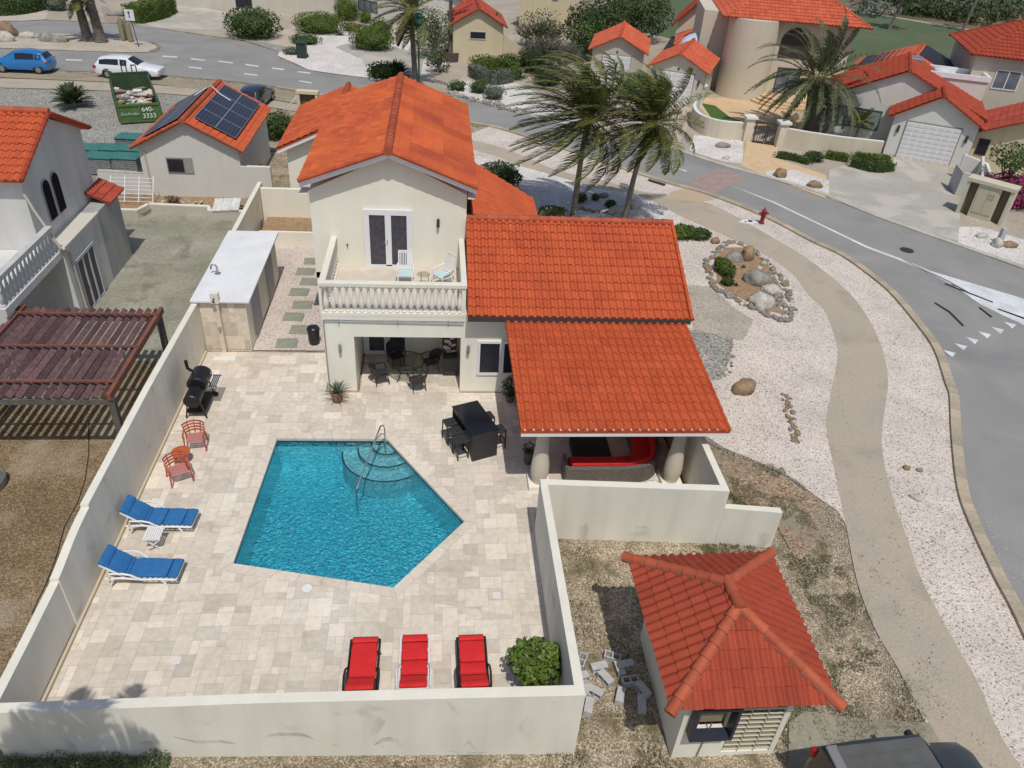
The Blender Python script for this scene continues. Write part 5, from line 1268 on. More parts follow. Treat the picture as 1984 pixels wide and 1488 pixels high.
# ---------------------------------------------------------------- cinder blocks
def cinder():
    bm = bmesh.new(); mb = MB()
    mb.box((-.2, -.1, 0), (.2, -.07, .19)); mb.box((-.2, .07, 0), (.2, .1, .19))
    for x in (-.2, -.0165, .167): mb.box((x, -.07, 0), (x+.033, .07, .19))
    return mb
c0 = None
spots = [(3.42,10.86,0,.3,0),(3.40,10.42,0,.9,0),(3.42,10.02,.0,1.25,0),(3.78,10.46,0,-.6,0),(3.92,11.12,0,.2,0),(4.12,10.76,0,-1.0,0),(4.34,10.94,.02,1.7,0),(4.32,11.3,0,-.4,90),(4.56,11.12,.0,.2,0),(4.22,10.28,0,1.2,0),(4.62,10.62,.0,.1,90),(4.95,10.4,0,-1.1,0),(4.68,10.05,0,1.4,0),(3.55,11.2,.0,1.1,90)]
for k, (x, y, z_, r_, tl) in enumerate(spots):
    o = cinder().build('concrete_block', blockM) if k == 0 else c0.copy()
    if k == 0: c0 = o
    else: COL.objects.link(o)
    o.location = (x, y, z_-.05+(.1 if tl else 0)); tl = 0 if tl else 90
    o.location.z = -.05+(.1 if tl else 0)+.02*(k % 3); o.rotation_euler = (rad(tl)+RND.uniform(-.08, .08), 0, r_); tag(o, 'grey hollow concrete block in the loose heap between the deck wall and guard house', 'concrete block', 'loose heap of concrete blocks')

# ================================================================ cars
def car(name, label, loc, rz, S, paint_, group=None, sides=True, stations=None, wheels=(.8, 3.3), wr=.31, W_=.84, roofm=None, glass_i=None):
    """S: list of (x, z_bottom, z_belt, z_top, half width belt, half width top)"""
    o = thing(name, label, 'car', loc, rz, group); vs = []; K = 13
    for x, zb, zm, zt, hw, ht in S:
        half = [(hw*.80, zb), (hw*.98, zb+.08), (hw*1.02, (zb+zm)/2), (hw*.97, zm), (ht*1.02, zt-.07), (ht*.82, zt-.01)]
        ring = half+[(0, zt+.015)]+[(-a, b) for a, b in half[::-1]]; vs += [(x, a, b) for a, b in ring]
    n = len(S); mb = MB(); fs = []
    for i in range(n-1):
        for j in range(K-1): fs.append((i*K+j, (i+1)*K+j, (i+1)*K+j+1, i*K+j+1))
        fs.append((i*K+K-1, (i+1)*K+K-1, (i+1)*K, i*K))
    fs += [tuple(range(K)), tuple(range((n-1)*K, n*K))[::-1]]
    mb.add(vs, fs); b = mb.build('body', paint_, o, smooth=True, ang=30); 
    bm = bmesh.new(); bm.from_mesh(b.data); bmesh.ops.recalc_face_normals(bm, faces=bm.faces); bm.to_mesh(b.data); bm.free(); b.data.set_sharp_from_angle(angle=rad(32))
    def P(i, j, f): a, c = V(vs[i*K+j]), V(vs[i*K+j+1]); return a.lerp(c, f)
    gl_ = M('car glass', (.012, .014, .018), .06, spec=.8)
    def panel(nm, quad, off, mat=gl_):
        a, b_, c, d = [V(p) for p in quad]; nr = (b_-a).cross(c-a).normalized(); cc = (a+b_+c+d)/4
        if nr.dot(cc-V((cc.x*.6+2*.4, 0, .6))) < 0: nr = -nr
        q = [p+nr*off for p in (a, b_, c, d)]; m2 = MB(); m2.add(q+[p+nr*.006 for p in q], [(0,1,2,3), (4,5,6,7), (0,1,5,4), (1,2,6,5), (2,3,7,6), (3,0,4,7)]); return m2.build(nm, mat, o)
    for (i, k, nm) in glass_i:
        m2 = MB()
        if nm == 'side_window':
            for J in (3, 8):
                m2 = MB(); f0, f1 = (.12, .86) if J == 3 else (.88, .14); sg = 1 if J == 3 else -1
                for q in range(i, k):
                    a, b_, c, d = P(q, J, f0), P(q+1, J, f0), P(q+1, J, f1), P(q, J, f1)
                    if q == i: a = a.lerp(b_, .08); d = d.lerp(c, .08)
                    if q == k-1: b_ = b_.lerp(a, .10 if k-i == 1 else .06); c = c.lerp(d, .10 if k-i == 1 else .06)
                    nr = (b_-a).cross(d-a).normalized(); nr = nr if nr.y*sg > 0 else -nr
                    m2.add([p+nr*.015 for p in (a, b_, c, d)], [(0, 1, 2, 3)])
                m2.build(nm, gl_, o)
        else:
            for j in range(4, 8):
                a, b_, c, d = V(vs[i*K+j]), V(vs[i*K+j+1]), V(vs[k*K+j+1]), V(vs[k*K+j])
                a, d = a.lerp(d, .06), d.lerp(a, .05); b_, c = b_.lerp(c, .06), c.lerp(b_, .05)
                if j == 4: a = a.lerp(b_, .4); d = d.lerp(c, .4)
                if j == 7: b_ = b_.lerp(a, .4); c = c.lerp(d, .4)
                nr = (b_-a).cross(d-a).normalized(); nr = nr if nr.z > 0 else -nr
                m2.add([p+nr*.015 for p in (a, b_, c, d)], [(0, 1, 2, 3)])
            m2.build(nm, gl_, o)
    for wx in wheels:
        for s in (-1, 1):
            m2 = MB(); y0 = s*(W_-.16); y1 = s*(W_+.02); nn_ = 20
            pr = [(wr*.6, y0), (wr, y0+s*.03), (wr, y1-s*.03), (wr*.88, y1)]; v2 = []
            for r_, y in pr:
                for j in range(nn_): v2.append((wx+r_*math.cos(2*PI*j/nn_), y, wr+r_*math.sin(2*PI*j/nn_)))
            m2.add(v2, [(i*nn_+j, (i+1)*nn_+j, (i+1)*nn_+(j+1) % nn_, i*nn_+(j+1) % nn_) for i in range(3) for j in range(nn_)]+[tuple(range(3*nn_, 4*nn_))]); wh = m2.build('wheel', tyreM, o, smooth=True)
            m3 = MB(); v3 = [(wx, y1+s*.005, wr)]+[(wx+(wr*.62 if j % 2 == 0 else wr*.56)*math.cos(2*PI*j/20), y1+s*.012, wr+(wr*.62 if j % 2 == 0 else wr*.56)*math.sin(2*PI*j/20)) for j in range(20)]
            m3.add(v3, [(0, 1+j, 1+(j+1) % 20) for j in range(20)]); m3.build('rim', galv, wh)
            m4 = MB(); v4 = [(wx+(wr+.07)*math.cos(a), y1-s*.004, wr+(wr+.07)*math.sin(a)) for a in [PI*i/12-.15 for i in range(14)]]+[(wx+(wr-.02)*math.cos(a), y1-s*.004, wr+(wr-.02)*math.sin(a)) for a in [PI*i/12-.15 for i in range(14)]]
            m4.add(v4, [(i, i+1, 14+i+1, 14+i) for i in range(13)]); m4.build('wheel_arch', blk, o)
    return o
# white wagon
S = [(0,.42,.62,.72,.66,.55),(.12,.26,.62,.80,.80,.66),(.6,.22,.70,.86,.84,.70),(1.15,.22,.82,.93,.84,.70),(1.35,.22,.84,.98,.84,.70),(2.05,.22,.88,1.40,.84,.58),(2.6,.22,.88,1.45,.84,.60),(3.5,.22,.90,1.42,.84,.60),(4.0,.22,.90,1.33,.83,.58),(4.28,.26,.88,.98,.80,.66),(4.4,.40,.72,.84,.72,.6)]
def flip(S): L = S[-1][0]; return [(L-a, *r) for a, *r in S[::-1]]
Sw = flip(S)
wp = M('white car paint', (.72, .74, .76), .25, coat=.6); pos = G(187, 150); e_ = G(292, 156)
hd = math.atan2(e_.y-pos.y, e_.x-pos.x)
o = car('parked_car', 'white station wagon parked at the roadside beyond the green dumpster', (pos.x, pos.y+.75, 0), hd, [(a*1.12, b*1.08, c*1.08, d*1.08, e*1.05, f*1.05) for a, b, c, d, e, f in Sw], wp, glass_i=[(2,4,'side_window'), (4,5,'side_window'), (5,6,'windscreen'), (0+1,2,'rear_window'), (1,2,'side_window')][0:4], wheels=(1.0, 3.95), W_=.88, wr=.33)
mb = MB(); mb.box((4.78, -.74, .62), (4.93, -.42, .74)); mb.build('headlight', M('headlight glass', (.6, .58, .42), .15), o); mb = MB(); mb.box((4.78, .42, .62), (4.93, .74, .74)); mb.build('headlight', MATS['headlight glass'], o)
red_l = M('tail light red', (.35, .01, .02), .2)
for s in (-1, 1): mb = MB(); mb.box((-.01, s*.80-.07, .72), (.22, s*.80+.07, .92)); mb.build('tail_light', red_l, o)
# blue hatchback facing left
S = [(0,.42,.62,.76,.66,.5),(.12,.24,.66,.86,.8,.62),(.55,.22,.78,.96,.84,.68),(.85,.22,.84,1.04,.84,.66),(1.7,.22,.92,1.50,.84,.56),(2.3,.22,.94,1.56,.84,.58),(3.1,.22,.96,1.52,.84,.58),(3.6,.22,.98,1.42,.83,.56),(3.86,.26,.96,1.08,.80,.62),(3.95,.40,.72,.9,.74,.62)]
bp_ = M('bright blue car paint', (.012, .16, .44), .25, coat=.8); e_ = G(99, 145)
o = car('parked_car', 'bright blue hatchback parked at the left edge of the road', (e_.x-.1, e_.y+.85, 0), rad(180), [(x-3.95, *r) for x, *r in S][::1], bp_, glass_i=[(3,4,'windscreen'), (4,6,'side_window'), (6,7,'side_window'), (7,8,'rear_window')], wheels=(), W_=.84) if 0 else None
o = car('parked_car', 'bright blue hatchback parked at the left edge of the road', (e_.x-.05-3.95*1.05, e_.y+.8, 0), rad(0), [(a*1.05, b*1.05, c*1.05, d*1.05, e*1.05, f*1.05) for a, b, c, d, e, f in S], bp_, glass_i=[(3,4,'windscreen'), (4,6,'side_window'), (6,7,'side_window'), (7,8,'rear_window')], wheels=(.72, 3.38), W_=.87, wr=.33)
for s in (-1, 1): mb = MB(); mb.box((3.95, s*.80-.08, .92), (4.12, s*.80+.06, 1.08)); mb.build('tail_light', M('clear tail light', (.6, .3, .32), .2), o)
# dark car behind the solar garage
dp = M('dark blue car paint', (.012, .028, .055), .25, coat=.8); c_ = G(487, 205)
S2 = [(a, b, c*.98, d*.98, e, f) for a, b, c, d, e, f in [(0,.42,.62,.72,.66,.55),(.12,.26,.62,.80,.80,.66),(.6,.22,.74,.92,.84,.70),(1.15,.22,.84,.98,.84,.68),(1.95,.22,.9,1.42,.84,.58),(2.6,.22,.92,1.5,.84,.60),(3.3,.22,.92,1.48,.84,.60),(3.9,.22,.9,1.38,.83,.58),(4.15,.26,.88,.98,.80,.66),(4.25,.40,.72,.84,.72,.6)]]
o = car('parked_car', 'dark blue car parked behind the garage with the solar panels', (c_.x+.1, c_.y-1.6, 0), rad(84), [(x, *r) for x, *r in flip(S2)], dp, glass_i=[(1,2,'rear_window'), (2,4,'side_window'), (4,5,'side_window'), (5,6,'windscreen')], wheels=(.9, 3.3), W_=.84)
# grey off-roader with spare wheel in the lower right
gp = M('dark grey car paint', (.035, .037, .042), .35, coat=.5)
S3 = [(0,.5,1.0,1.05,.78,.66),(.05,.42,1.02,1.70,.86,.70),(.35,.4,1.03,1.76,.88,.72),(1.2,.4,1.03,1.78,.88,.73),(2.25,.4,1.03,1.74,.88,.72),(2.75,.4,1.04,1.18,.88,.76),(3.0,.4,1.02,1.12,.88,.76),(3.5,.42,.95,1.06,.87,.74),(3.72,.46,.8,.95,.82,.68),(3.80,.5,.72,.8,.74,.6)]
o = car('parked_car', 'dark grey off-roader with ribbed grey roof and rear spare wheel, bottom right corner', (7.72, 7.22, 0), rad(4), S3, gp, glass_i=[(1,3,'side_window'), (3,4,'side_window'), (4,5,'windscreen')], wheels=(.72, 3.0), wr=.37, W_=.90)
gr2 = M('matt grey roof', (.11, .11, .105), .55, (.085, .085, .08), 3)
MB().box((.30, -.62, 1.775), (2.20, .62, 1.805)).build('roof_panel', gr2, o, bevel=.03)
for y in (-.4, -.13, .13, .4): MB().box((.45, y-.02, 1.805), (1.9, y+.02, 1.818)).build('roof_rib', gr2, o)
MB().box((.10, -.66, 1.72), (.34, .66, 1.80)).build('rear_spoiler', M('silver trim', (.2, .2, .205), .5), o, bevel=.02)
for s in (-1, 1):
    MB().box((-.03, s*.78-.05, 1.25), (.07, s*.78+.05, 1.5)).build('tail_light', red_l, o, bevel=.01); MB().box((2.35, s*1.0-.10, 1.08), (2.47, s*1.0+.10, 1.22)).build('mirror', blk, o, bevel=.02)
mb = MB(); vs = []
for r_, x in ((.2, -.05), (.36, -.07), (.38, -.16), (.36, -.27), (.2, -.29)):
    for j in range(20): vs.append((x, r_*math.cos(2*PI*j/20), 1.0+r_*math.sin(2*PI*j/20)))
mb.add(vs, [(i*20+j, (i+1)*20+j, (i+1)*20+(j+1) % 20, i*20+(j+1) % 20) for i in range(4) for j in range(20)]+[tuple(range(80, 100)), tuple(range(20))[::-1]]); mb.build('spare_wheel', tyreM, o, smooth=True)
MB().box((2.95, -.22, 1.11), (3.25, .22, 1.16)).build('bonnet_scoop', gp, o, bevel=.02)
# ================================================================ neighbour on the left
N = thing('neighbour_house', 'weathered grey two storey house on the left edge with red tiled roof and arched windows', 'house', (-14.6, 29, 0))
mb = MB(); mb.box((-19.5, 27.4, 0), (-13.86, 30.9, 3.0)); mb.build('ground_floor', greyst, N, world=True)
dgrey = M('shaded grey stucco', (.36, .36, .34), .9, (.42, .42, .40), .6, streak=.2, fine=.05)  # darker copy of the grey stucco, shade put into its colour
mb = MB(); mb.box((-19.5, 30.9, 0), (-13.87, 33.3, 3.02)); mb.build('rear_volume', dgrey, N, world=True)
mb = MB(); mb.extr([V((-14.6, 27.4, 3.0)), V((-14.6, 33.0, 3.0)), V((-14.6, 33.0, 5.85)), V((-14.6, 30.2, 7.05)), V((-14.6, 27.4, 5.85))], (-6, 0, 0)); mb.build('upper_floor', greyst, N, world=True)
mb = MB(); mb.box((-13.9, 27.3, 3.0), (-13.78, 30.9, 3.09)); mb.box((-14.6, 27.3, 3.0), (-13.9, 30.9, 3.03)); mb.build('ledge', M('pale ledge', (.6, .57, .5), .8), N, world=True)
tile_roof('roof', [V((-20.6, 27.0, 5.75)), V((-14.35, 27.0, 5.75)), V((-14.35, 30.2, 7.22)), V((-20.6, 30.2, 7.22))], N, tileO, pitch=.27, row=.36, amp=.055)
tile_roof('roof', [V((-14.35, 33.3, 5.75)), V((-20.6, 33.3, 5.75)), V((-20.6, 30.2, 7.22)), V((-14.35, 30.2, 7.22))], N, tileO, pitch=.27, row=.36, amp=.055)
mb = MB(); ridge(mb, (-20.6, 30.2, 7.26), (-14.3, 30.2, 7.26), .14, .4); mb.build('ridge_tiles', ridgeM, N, smooth=True, world=True)
mb = MB(); ridge(mb, (-14.33, 33.3, 5.8), (-14.33, 30.25, 7.2), .08, .36, 8); ridge(mb, (-14.33, 27.0, 5.8), (-14.33, 30.15, 7.2), .08, .36, 8); mb.build('verge_tiles', tileR, N, smooth=True, world=True)
tile_roof('roof', [V((-13.65, 31.9, 3.06)), V((-13.65, 33.6, 3.06)), V((-14.62, 33.6, 3.5)), V((-14.62, 31.9, 3.5))], N, tileD, pitch=.26, row=.36, amp=.04)
for y in (28.95, 29.75):
    mb = MB(); x = -14.6; pts = [(x+.01, y-.28, 3.6), (x+.01, y+.28, 3.6)]+[(x+.01, y+.28*math.cos(a), 4.8+.28*math.sin(a)) for a in [PI*i/10 for i in range(11)]]
    fr = MB(); P0 = [(x+.02, y-.33, 3.55), (x+.02, y+.33, 3.55)]+[(x+.02, y+.33*math.cos(a), 4.8+.33*math.sin(a)) for a in [PI*i/10 for i in range(11)]]
    fr.extr([V(p) for p in P0], (.015, 0, 0)); w_ = fr.build('arched_window', M('lavender window surround', (.42, .40, .46), .7), N, world=True)
    mb.extr([V(p)+V((.03, 0, 0)) for p in pts], (.01, 0, 0)); mb.build('pane', M('dull dark pane', (.012, .012, .015), .7, spec=.05), w_, world=True)
# triple sliding door
x = -13.85; fr = MB(); y0, y1 = 28.05, 29.72; st3 = (y1-y0)/3
fr.box((x, y0-.1, 2.16), (x+.06, y1+.1, 2.28)); fr.box((x, y0-.1, .0), (x+.05, y1+.1, .08))
for k in range(4): fr.box((x, y0+k*st3-.05, .08), (x+.055, y0+k*st3+.05, 2.16))
w_ = fr.build('sliding_door', M('lavender door frame', (.5, .5, .56), .5), N, world=True)
mb = MB()
for k in range(3): mb.box((x, y0+k*st3+.05, .08), (x+.02, y0+(k+1)*st3-.05, 2.16))
mb.build('pane', glass, w_, world=True)
mb = MB(); mb.tube([(-14.55, 27.3, 5.2), (-14.35, 27.25, 4.6), (-13.8, 27.2, 3.15)], .05, 8); mb.tube([(-13.75, 27.3, 3.1), (-13.72, 27.55, 2.9), (-13.78, 27.75, 2.7), (-13.78, 27.78, .1)], .045, 8); mb.build('drain_pipe', pipeP, N, smooth=True, world=True)
mb = MB(); mb.box((-17.2, 27.36, 4.2), (-15.85, 27.4, 5.3)); w_ = mb.build('window', white, N, world=True); MB().box((-17.1, 27.34, 4.3), (-15.95, 27.362, 5.2)).build('pane', glass, w_, world=True)
# its balcony
mb = MB(); mb.box((-19.5, 22.9, 2.72), (-13.9, 27.38, 2.98)); mb.box((-14.6, 22.9, 0), (-13.95, 23.5, 2.72)); mb.build('balcony_slab', greyst, N, world=True)
mb = MB(); mb.box((-14.16, 22.9, 3.86), (-13.92, 27.3, 4.0)); mb.build('balustrade_rail', M('balustrade white', (.56, .56, .54), .8, (.45, .45, .43), 2), N, world=True)
b0 = None
for k in range(15):
    o = MB().lathe((0,0,0), scl(prof, .88/.82), 10).build('baluster', MATS['balustrade white'], N, smooth=True) if b0 is None else b0.copy()
    if b0 is None: b0 = o
    else: COL.objects.link(o); o.parent = N
    o.location = (-14.04+14.6, 23.1-29+k*.285, 2.98)
# pergola
PG = thing('pergola', 'stained reddish brown timber pergola with close slats beside the left boundary wall', 'pergola', (-9.45, 21.4, 0))
def slat_field(x0, x1, y0, y1, z, pitch=.262, name='slat'):
    k = 0; x = x1
    while x > x0 and k < 40:
        mb = MB(); j = RND.uniform(-.03, .03); mb.obox((x-.06, (y0+y1)/2+j, z), (.035, y1-y0+.3, .175), Matrix.Rotation(rad(-50+RND.uniform(-4, 4)), 3, 'Y'), RND.random())
        mb.build(name, mauveW, PG, world=True); x -= pitch; k += 1
slat_field(-18.4, -9.55, 19.0, 23.9, 2.42)
for y in (23.45, 21.4, 19.45): MB().box((-18.4, y-.035, 2.54), (-9.42, y+.035, 2.60)).build('batten', rustW, PG, world=True)
for y in (23.75, 18.9): MB().box((-18.4, y-.05, 2.14), (-9.4, y+.05, 2.32)).build('beam', greyW if y < 20 else rustW, PG, world=True)
MB().box((-9.50, 18.8, 2.34), (-9.38, 24.0, 2.56)).build('edge_board', rustW, PG, world=True)
MB().box((-13.95, 18.8, 2.34), (-13.83, 24.0, 2.58)).build('edge_board', rustW, PG, world=True)
for x, y in ((-9.45, 18.95), (-9.5, 23.75), (-13.9, 18.95), (-13.9, 23.75), (-17.6, 18.95)): MB().box((x-.09, y-.09, -.05), (x+.09, y+.09, 2.33)).build('post', greyW, PG, world=True)
o = thing('garden_hose', 'thin black hose snaking over the bare dirt left of the boundary wall', 'hose', G(175, 820)); 
hp = [(172,820),(172,880),(165,930),(150,975),(125,1020),(112,1070),(98,1110),(88,1135),(75,1160),(62,1190)]
MB().tube([V((*G(x, y).xy, .0)) for x, y in hp], .018, 6).build('hose', rubber, o, smooth=True, world=True)
o = thing('metal_trough', 'end of a galvanised trough on the dirt at the left edge below the pergola', 'trough', G(0, 955)); mb = MB(); c = G(-12, 945); mb.tube([(c.x+.3*math.cos(a), c.y+.55*math.sin(a), .25) for a in [2*PI*i/20 for i in range(21)]], .03, 6); mb.prism([(c.x+.29*math.cos(a), c.y+.54*math.sin(a)) for a in [2*PI*i/20 for i in range(20)]], -.03, .16); mb.build('trough', galv, o, smooth=True, world=True)

# garage with solar panels
GS = thing('solar_garage', 'light grey garage with orange roof carrying solar panels on both slopes', 'garage', (-12.65, 40.1, 0))
x0, x1, y0, y1, ze, zr, xm = -15.15, -10.2, 40.1, 47.6, 2.95, 4.25, -12.65
mb = MB(); mb.extr([V((x0, y0, -.05)), V((x1, y0, -.05)), V((x1, y0, ze)), V((xm, y0, zr-.12)), V((x0, y0, ze))], (0, y1-y0, 0)); mb.build('wall', ltgrey, GS, world=True)
ov = .3; sl_ = (zr-ze)/(x1-xm)
tile_roof('roof', [V((x0-ov, y1+ov, ze-ov*sl_)), V((x0-ov, y0-ov, ze-ov*sl_)), V((xm, y0-ov, zr)), V((xm, y1+ov, zr))], GS, tileO, pitch=.26, row=.36, amp=.045)
tile_roof('roof', [V((x1+ov, y0-ov, ze-ov*sl_)), V((x1+ov, y1+ov, ze-ov*sl_)), V((xm, y1+ov, zr)), V((xm, y0-ov, zr))], GS, tileO, pitch=.26, row=.36, amp=.045)
mb = MB(); ridge(mb, (xm, y0-ov-.03, zr+.04), (xm, y1+ov, zr+.04), .14, .4); mb.build('ridge_tiles', ridgeM, GS, smooth=True, world=True)
mb = MB(); 
for sx, xe in ((1, x1+ov), (-1, x0-ov)): ridge(mb, (xe, y0-ov, ze-ov*sl_+.04), (xm+sx*.05, y0-ov, zr+.02), .075, .36, 8)
mb.build('verge_tiles', ridgeM, GS, smooth=True, world=True)
for side in (1, -1):
    o_ = V((xm, 0, zr)); d = V((side*(x1-xm), 0, ze-zr)).normalized(); n_ = V((side*-d.z*side, 0, abs(d.x)))
    n_ = V((-d.z*1.0, 0, d.x)) if side > 0 else V((-d.z*-1.0*-1, 0, -d.x)); n_ = V((abs(d.z)*side, 0, abs(d.x)))
    for r in range(2):
        for q in range(4):
            a0 = .35+r*1.08; b0_ = (.55 if side > 0 else .2)+q*1.66
            A = o_+d*a0+V((0, y0+b0_, 0))+n_*.13; B = A+d*1.04; C_ = B+V((0, 1.62, 0)); D_ = A+V((0, 1.62, 0))
            p_ = MB().extr([A, B, C_, D_] if side > 0 else [A, D_, C_, B], n_*.04).build('solar_panel', solar, GS, world=True)
            mb = MB()
            for i in range(1, 6): s0_, s1_ = A.lerp(B, i/6), D_.lerp(C_, i/6); mb.bar(s0_+n_*.043, s1_+n_*.043, .008, .004, up=n_)
            for i in range(1, 10): s0_, s1_ = A.lerp(D_, i/10), B.lerp(C_, i/10); mb.bar(s0_+n_*.044, s1_+n_*.044, .006, .004, up=n_)
            for s0_, s1_ in ((A, B), (B, C_), (C_, D_), (D_, A)): mb.bar(s0_+n_*.04, s1_+n_*.04, .03, .02, up=n_)
            mb.build('cell_grid', solarL, p_, world=True)
mb = MB(); mb.tube([(xm-.9, 45.6, 4.0), (xm-.4, 46.4, 4.25), (xm, 46.0, 4.45), (xm+.6, 45.3, 4.2), (xm+1.2, 45.0, 3.95)], .03, 6); mb.build('cable_conduit', M('white conduit', (.7, .68, .66), .6), GS, smooth=True, world=True)
c = GY(345, 320, 40.08); MB().box((c.x-.55, 40.05, c.z-.4), (c.x+.75, 40.098, c.z+.4)).build('plaster_patch', M('grey plaster patch', (.27, .27, .25), .9, (.35, .35, .33), 5), GS, world=True)
w_ = MB().box((c.x-.5, 40.02, c.z-.33), (c.x+.3, 40.06, c.z+.33)).build('window', iron, GS, world=True); MB().box((c.x-.44, 40.01, c.z-.27), (c.x+.24, 40.03, c.z+.27)).build('pane', glass, w_, world=True)
MB().tube([(x0+.3, 40.05, .1), (x0+.28, 40.05, 2.6)], .04, 6).build('drain_pipe', pipeP, GS, world=True)
# compound wall between the garage and the boundary wall, planter walls
def plain_wall(name, label, pts, z, th, mat, cat='wall', capm=captop, group=None, z0=-.1):
    o = thing(name, label, cat, (pts[0][0], pts[0][1], 0), 0, group); a, b = ribbon(pts, -th/2, th/2); mb = MB(); cp_ = MB()
    for i in range(len(pts)-1):
        za, zb = (z[i], z[i+1]) if isinstance(z, (list, tuple)) else (z, z)
        P = [(*a[i], z0), (*a[i+1], z0), (*b[i+1], z0), (*b[i], z0), (*a[i], za), (*a[i+1], zb), (*b[i+1], zb), (*b[i], za)]
        mb.add(P, [(0,1,5,4), (2,3,7,6), (3,0,4,7), (1,2,6,5)])
        cp_.add(P[4:]+[(p[0], p[1], p[2]+.05) for p in P[4:]], [(4,5,6,7), (0,1,5,4), (1,2,6,5), (2,3,7,6), (3,0,4,7)])
    mb.build('wall', mat, o, world=True); cp_.build('cap', capm, o, world=True); return o
plain_wall('compound_wall', 'light grey wall joining the solar garage to the long boundary wall', [(-10.2, 40.2), (-8.7, 40.2)], 1.9, .2, ltgrey)
plain_wall('compound_wall', 'pale wall behind the grey yard left of the solar garage with rough stones on top', [(-17.6, 40.6), (-15.2, 40.4)], 1.3, .25, ltgrey, capm=rockW)
plain_wall('planter_wall', 'low planter wall at the back of the grey yard by the white rack', [(-16.6, 37.6), (-14.9, 37.6), (-14.6, 38.4)], .42, .2, M('planter wall paint', (.55, .52, .45), .9, (.5, .47, .4), 1), 'planter')
plain_wall('planter_wall', 'low planter wall at the back of the grey yard below the long window wall', [(-14.6, 38.42), (-11.6, 38.3), (-11.5, 37.9)], .42, .2, MATS['planter wall paint'], 'planter')
plain_wall('planter_wall', 'low planter wall at the back of the grey yard next to the boundary wall', [(-11.5, 37.7), (-8.85, 37.7)], .46, .2, MATS['planter wall paint'], 'planter')
sheet('planter_soil', [(-16.6, 37.7), (-14.7, 37.7), (-14.4, 38.5), (-11.4, 38.3), (-11.4, 37.8), (-8.9, 37.8), (-8.9, 40.0), (-16.6, 40.2)], .3, soil)
o = thing('metal_rack', 'white metal grille rack leaning in the planter at the back of the grey yard', 'rack', (-15.6, 38.6, .3)); mb = MB()
for k in range(7): mb.bar((-1.0, .2+k*.12, .1+k*.16), (1.1, .2+k*.12, .1+k*.16), .03, .03)
for k in range(4): mb.bar((-1.0+k*.7, .18, .05), (-1.0+k*.7, 1.0, 1.15), .035, .03)
mb.build('grille', white, o)
o = thing('foam_sheet_stack', 'stack of white foam boards lying across the low planter wall', 'boards', (-10.6, 37.9, .5)); 
for k in range(3): MB().obox((-.45+k*.44, .12, .12+k*.03), (.42, .95, .12), Matrix.Rotation(rad(18), 3, 'X')).build('board', M('white foam', (.68, .68, .66), .8, (.5, .5, .48), 4), o)
mb = MB(); crown(mb, (0, 0, .15), (.45, .3, .2), 160, .16, core if False else .3); o = mb.build('debris_pile', leafB); o.location = (-13.6, 38.9, .35); tag(o, 'dark heap of dead branches among stones in the yard planter', 'debris')
for k in range(22):
    o = rock('small pale stone scattered in the yard planter', (-14.2+RND.random()*2.6, 38.7+RND.random()*.5, .32), (.09, .08, .06), rockW, 'pale stones in the yard planter', k, False)
o = thing('drain_pipe_length', 'grey pipe lying in the planter beside the boundary wall', 'pipe', (-9.8, 38.4, .4)); MB().tube([(-.8, .3, 0), (.7, 0, 0)], .06, 8).build('pipe', galv, o)

# dumpster
dp0 = G(222, 242); rzd = rad(22)
D = thing('rubbish_dumpster', 'green open dumpster full of building rubbish with a white phone number', 'dumpster', (-20.75, 52.9, 0), rzd)
Wd, Ld, Hd = 2.6, 7.2, 1.25
mb = MB()
mb.box((0, 0, .1), (Wd, Ld, .16)); mb.build('floor', rustM, D)
mb = MB(); mb.box((0, -.02, .1), (Wd, .06, Hd)); 
for x_ in (.0, Wd/2-.05, Wd-.1): mb.box((x_, -.07, .1), (x_+.1, -.02, Hd))
mb.box((0, -.08, Hd-.1), (Wd, .08, Hd+.02)); mb.box((0, -.08, .1), (Wd, -.02, .2)); mb.build('front_panel', M('light green paint', (.10, .19, .055), .7, (.07, .14, .04), 1.5, streak=.2, fine=.2, fsc=9), D)  # front panel in a lighter green than the others
for s, nm in ((0, 'side_panel'), (1, 'side_panel')):
    mb = MB(); xx = 0 if s == 0 else Wd-.06
    mb.box((xx, .08, .1), (xx+.06, Ld, Hd)); mb.box((xx-.04, .08, Hd-.08), (xx+.1, Ld, Hd+.03))
    for k in range(7): mb.box((xx-.06 if s == 0 else xx+.06, .5+k*1.0, .1), (xx if s == 0 else xx+.12, .6+k*1.0, Hd-.08))
    mb.build(nm, greenP, D)
mb = MB(); mb.box((.06, Ld-.08, .1), (Wd-.06, Ld, Hd+.35)); mb.box((0, Ld-.1, Hd+.3), (Wd, Ld+.02, Hd+.4)); mb.build('rear_panel', greenP, D)
for xx in (.9, 1.55): mb = MB(); mb.box((xx, Ld, Hd+.4), (xx+.08, Ld+.06, Hd+.85)); mb.box((xx, Ld, Hd+.8), (xx+.35, Ld+.06, Hd+.88)); mb.box((xx+.3, Ld, Hd+.4), (xx+.38, Ld+.06, Hd+.8)); mb.build('hook_frame', greenP, D)
def text(body, size, loc, rot, mat, parent, name='lettering'):
    cu = bpy.data.curves.new(name, 'FONT'); cu.body = body; cu.size = size; cu.extrude = .004; cu.materials.append(mat)
    tmp = bpy.data.objects.new('tmp', cu); COL.objects.link(tmp); dg = bpy.context.evaluated_depsgraph_get(); me = bpy.data.meshes.new_from_object(tmp.evaluated_get(dg)); bpy.data.objects.remove(tmp); me.name = name
    o = bpy.data.objects.new(name, me); COL.objects.link(o); o.parent = parent; o.location = loc; o.rotation_euler = rot; return o
wtx = M('white lettering', (.78, .8, .78), .7); ptx = M('pale green lettering', (.42, .6, .5), .7)
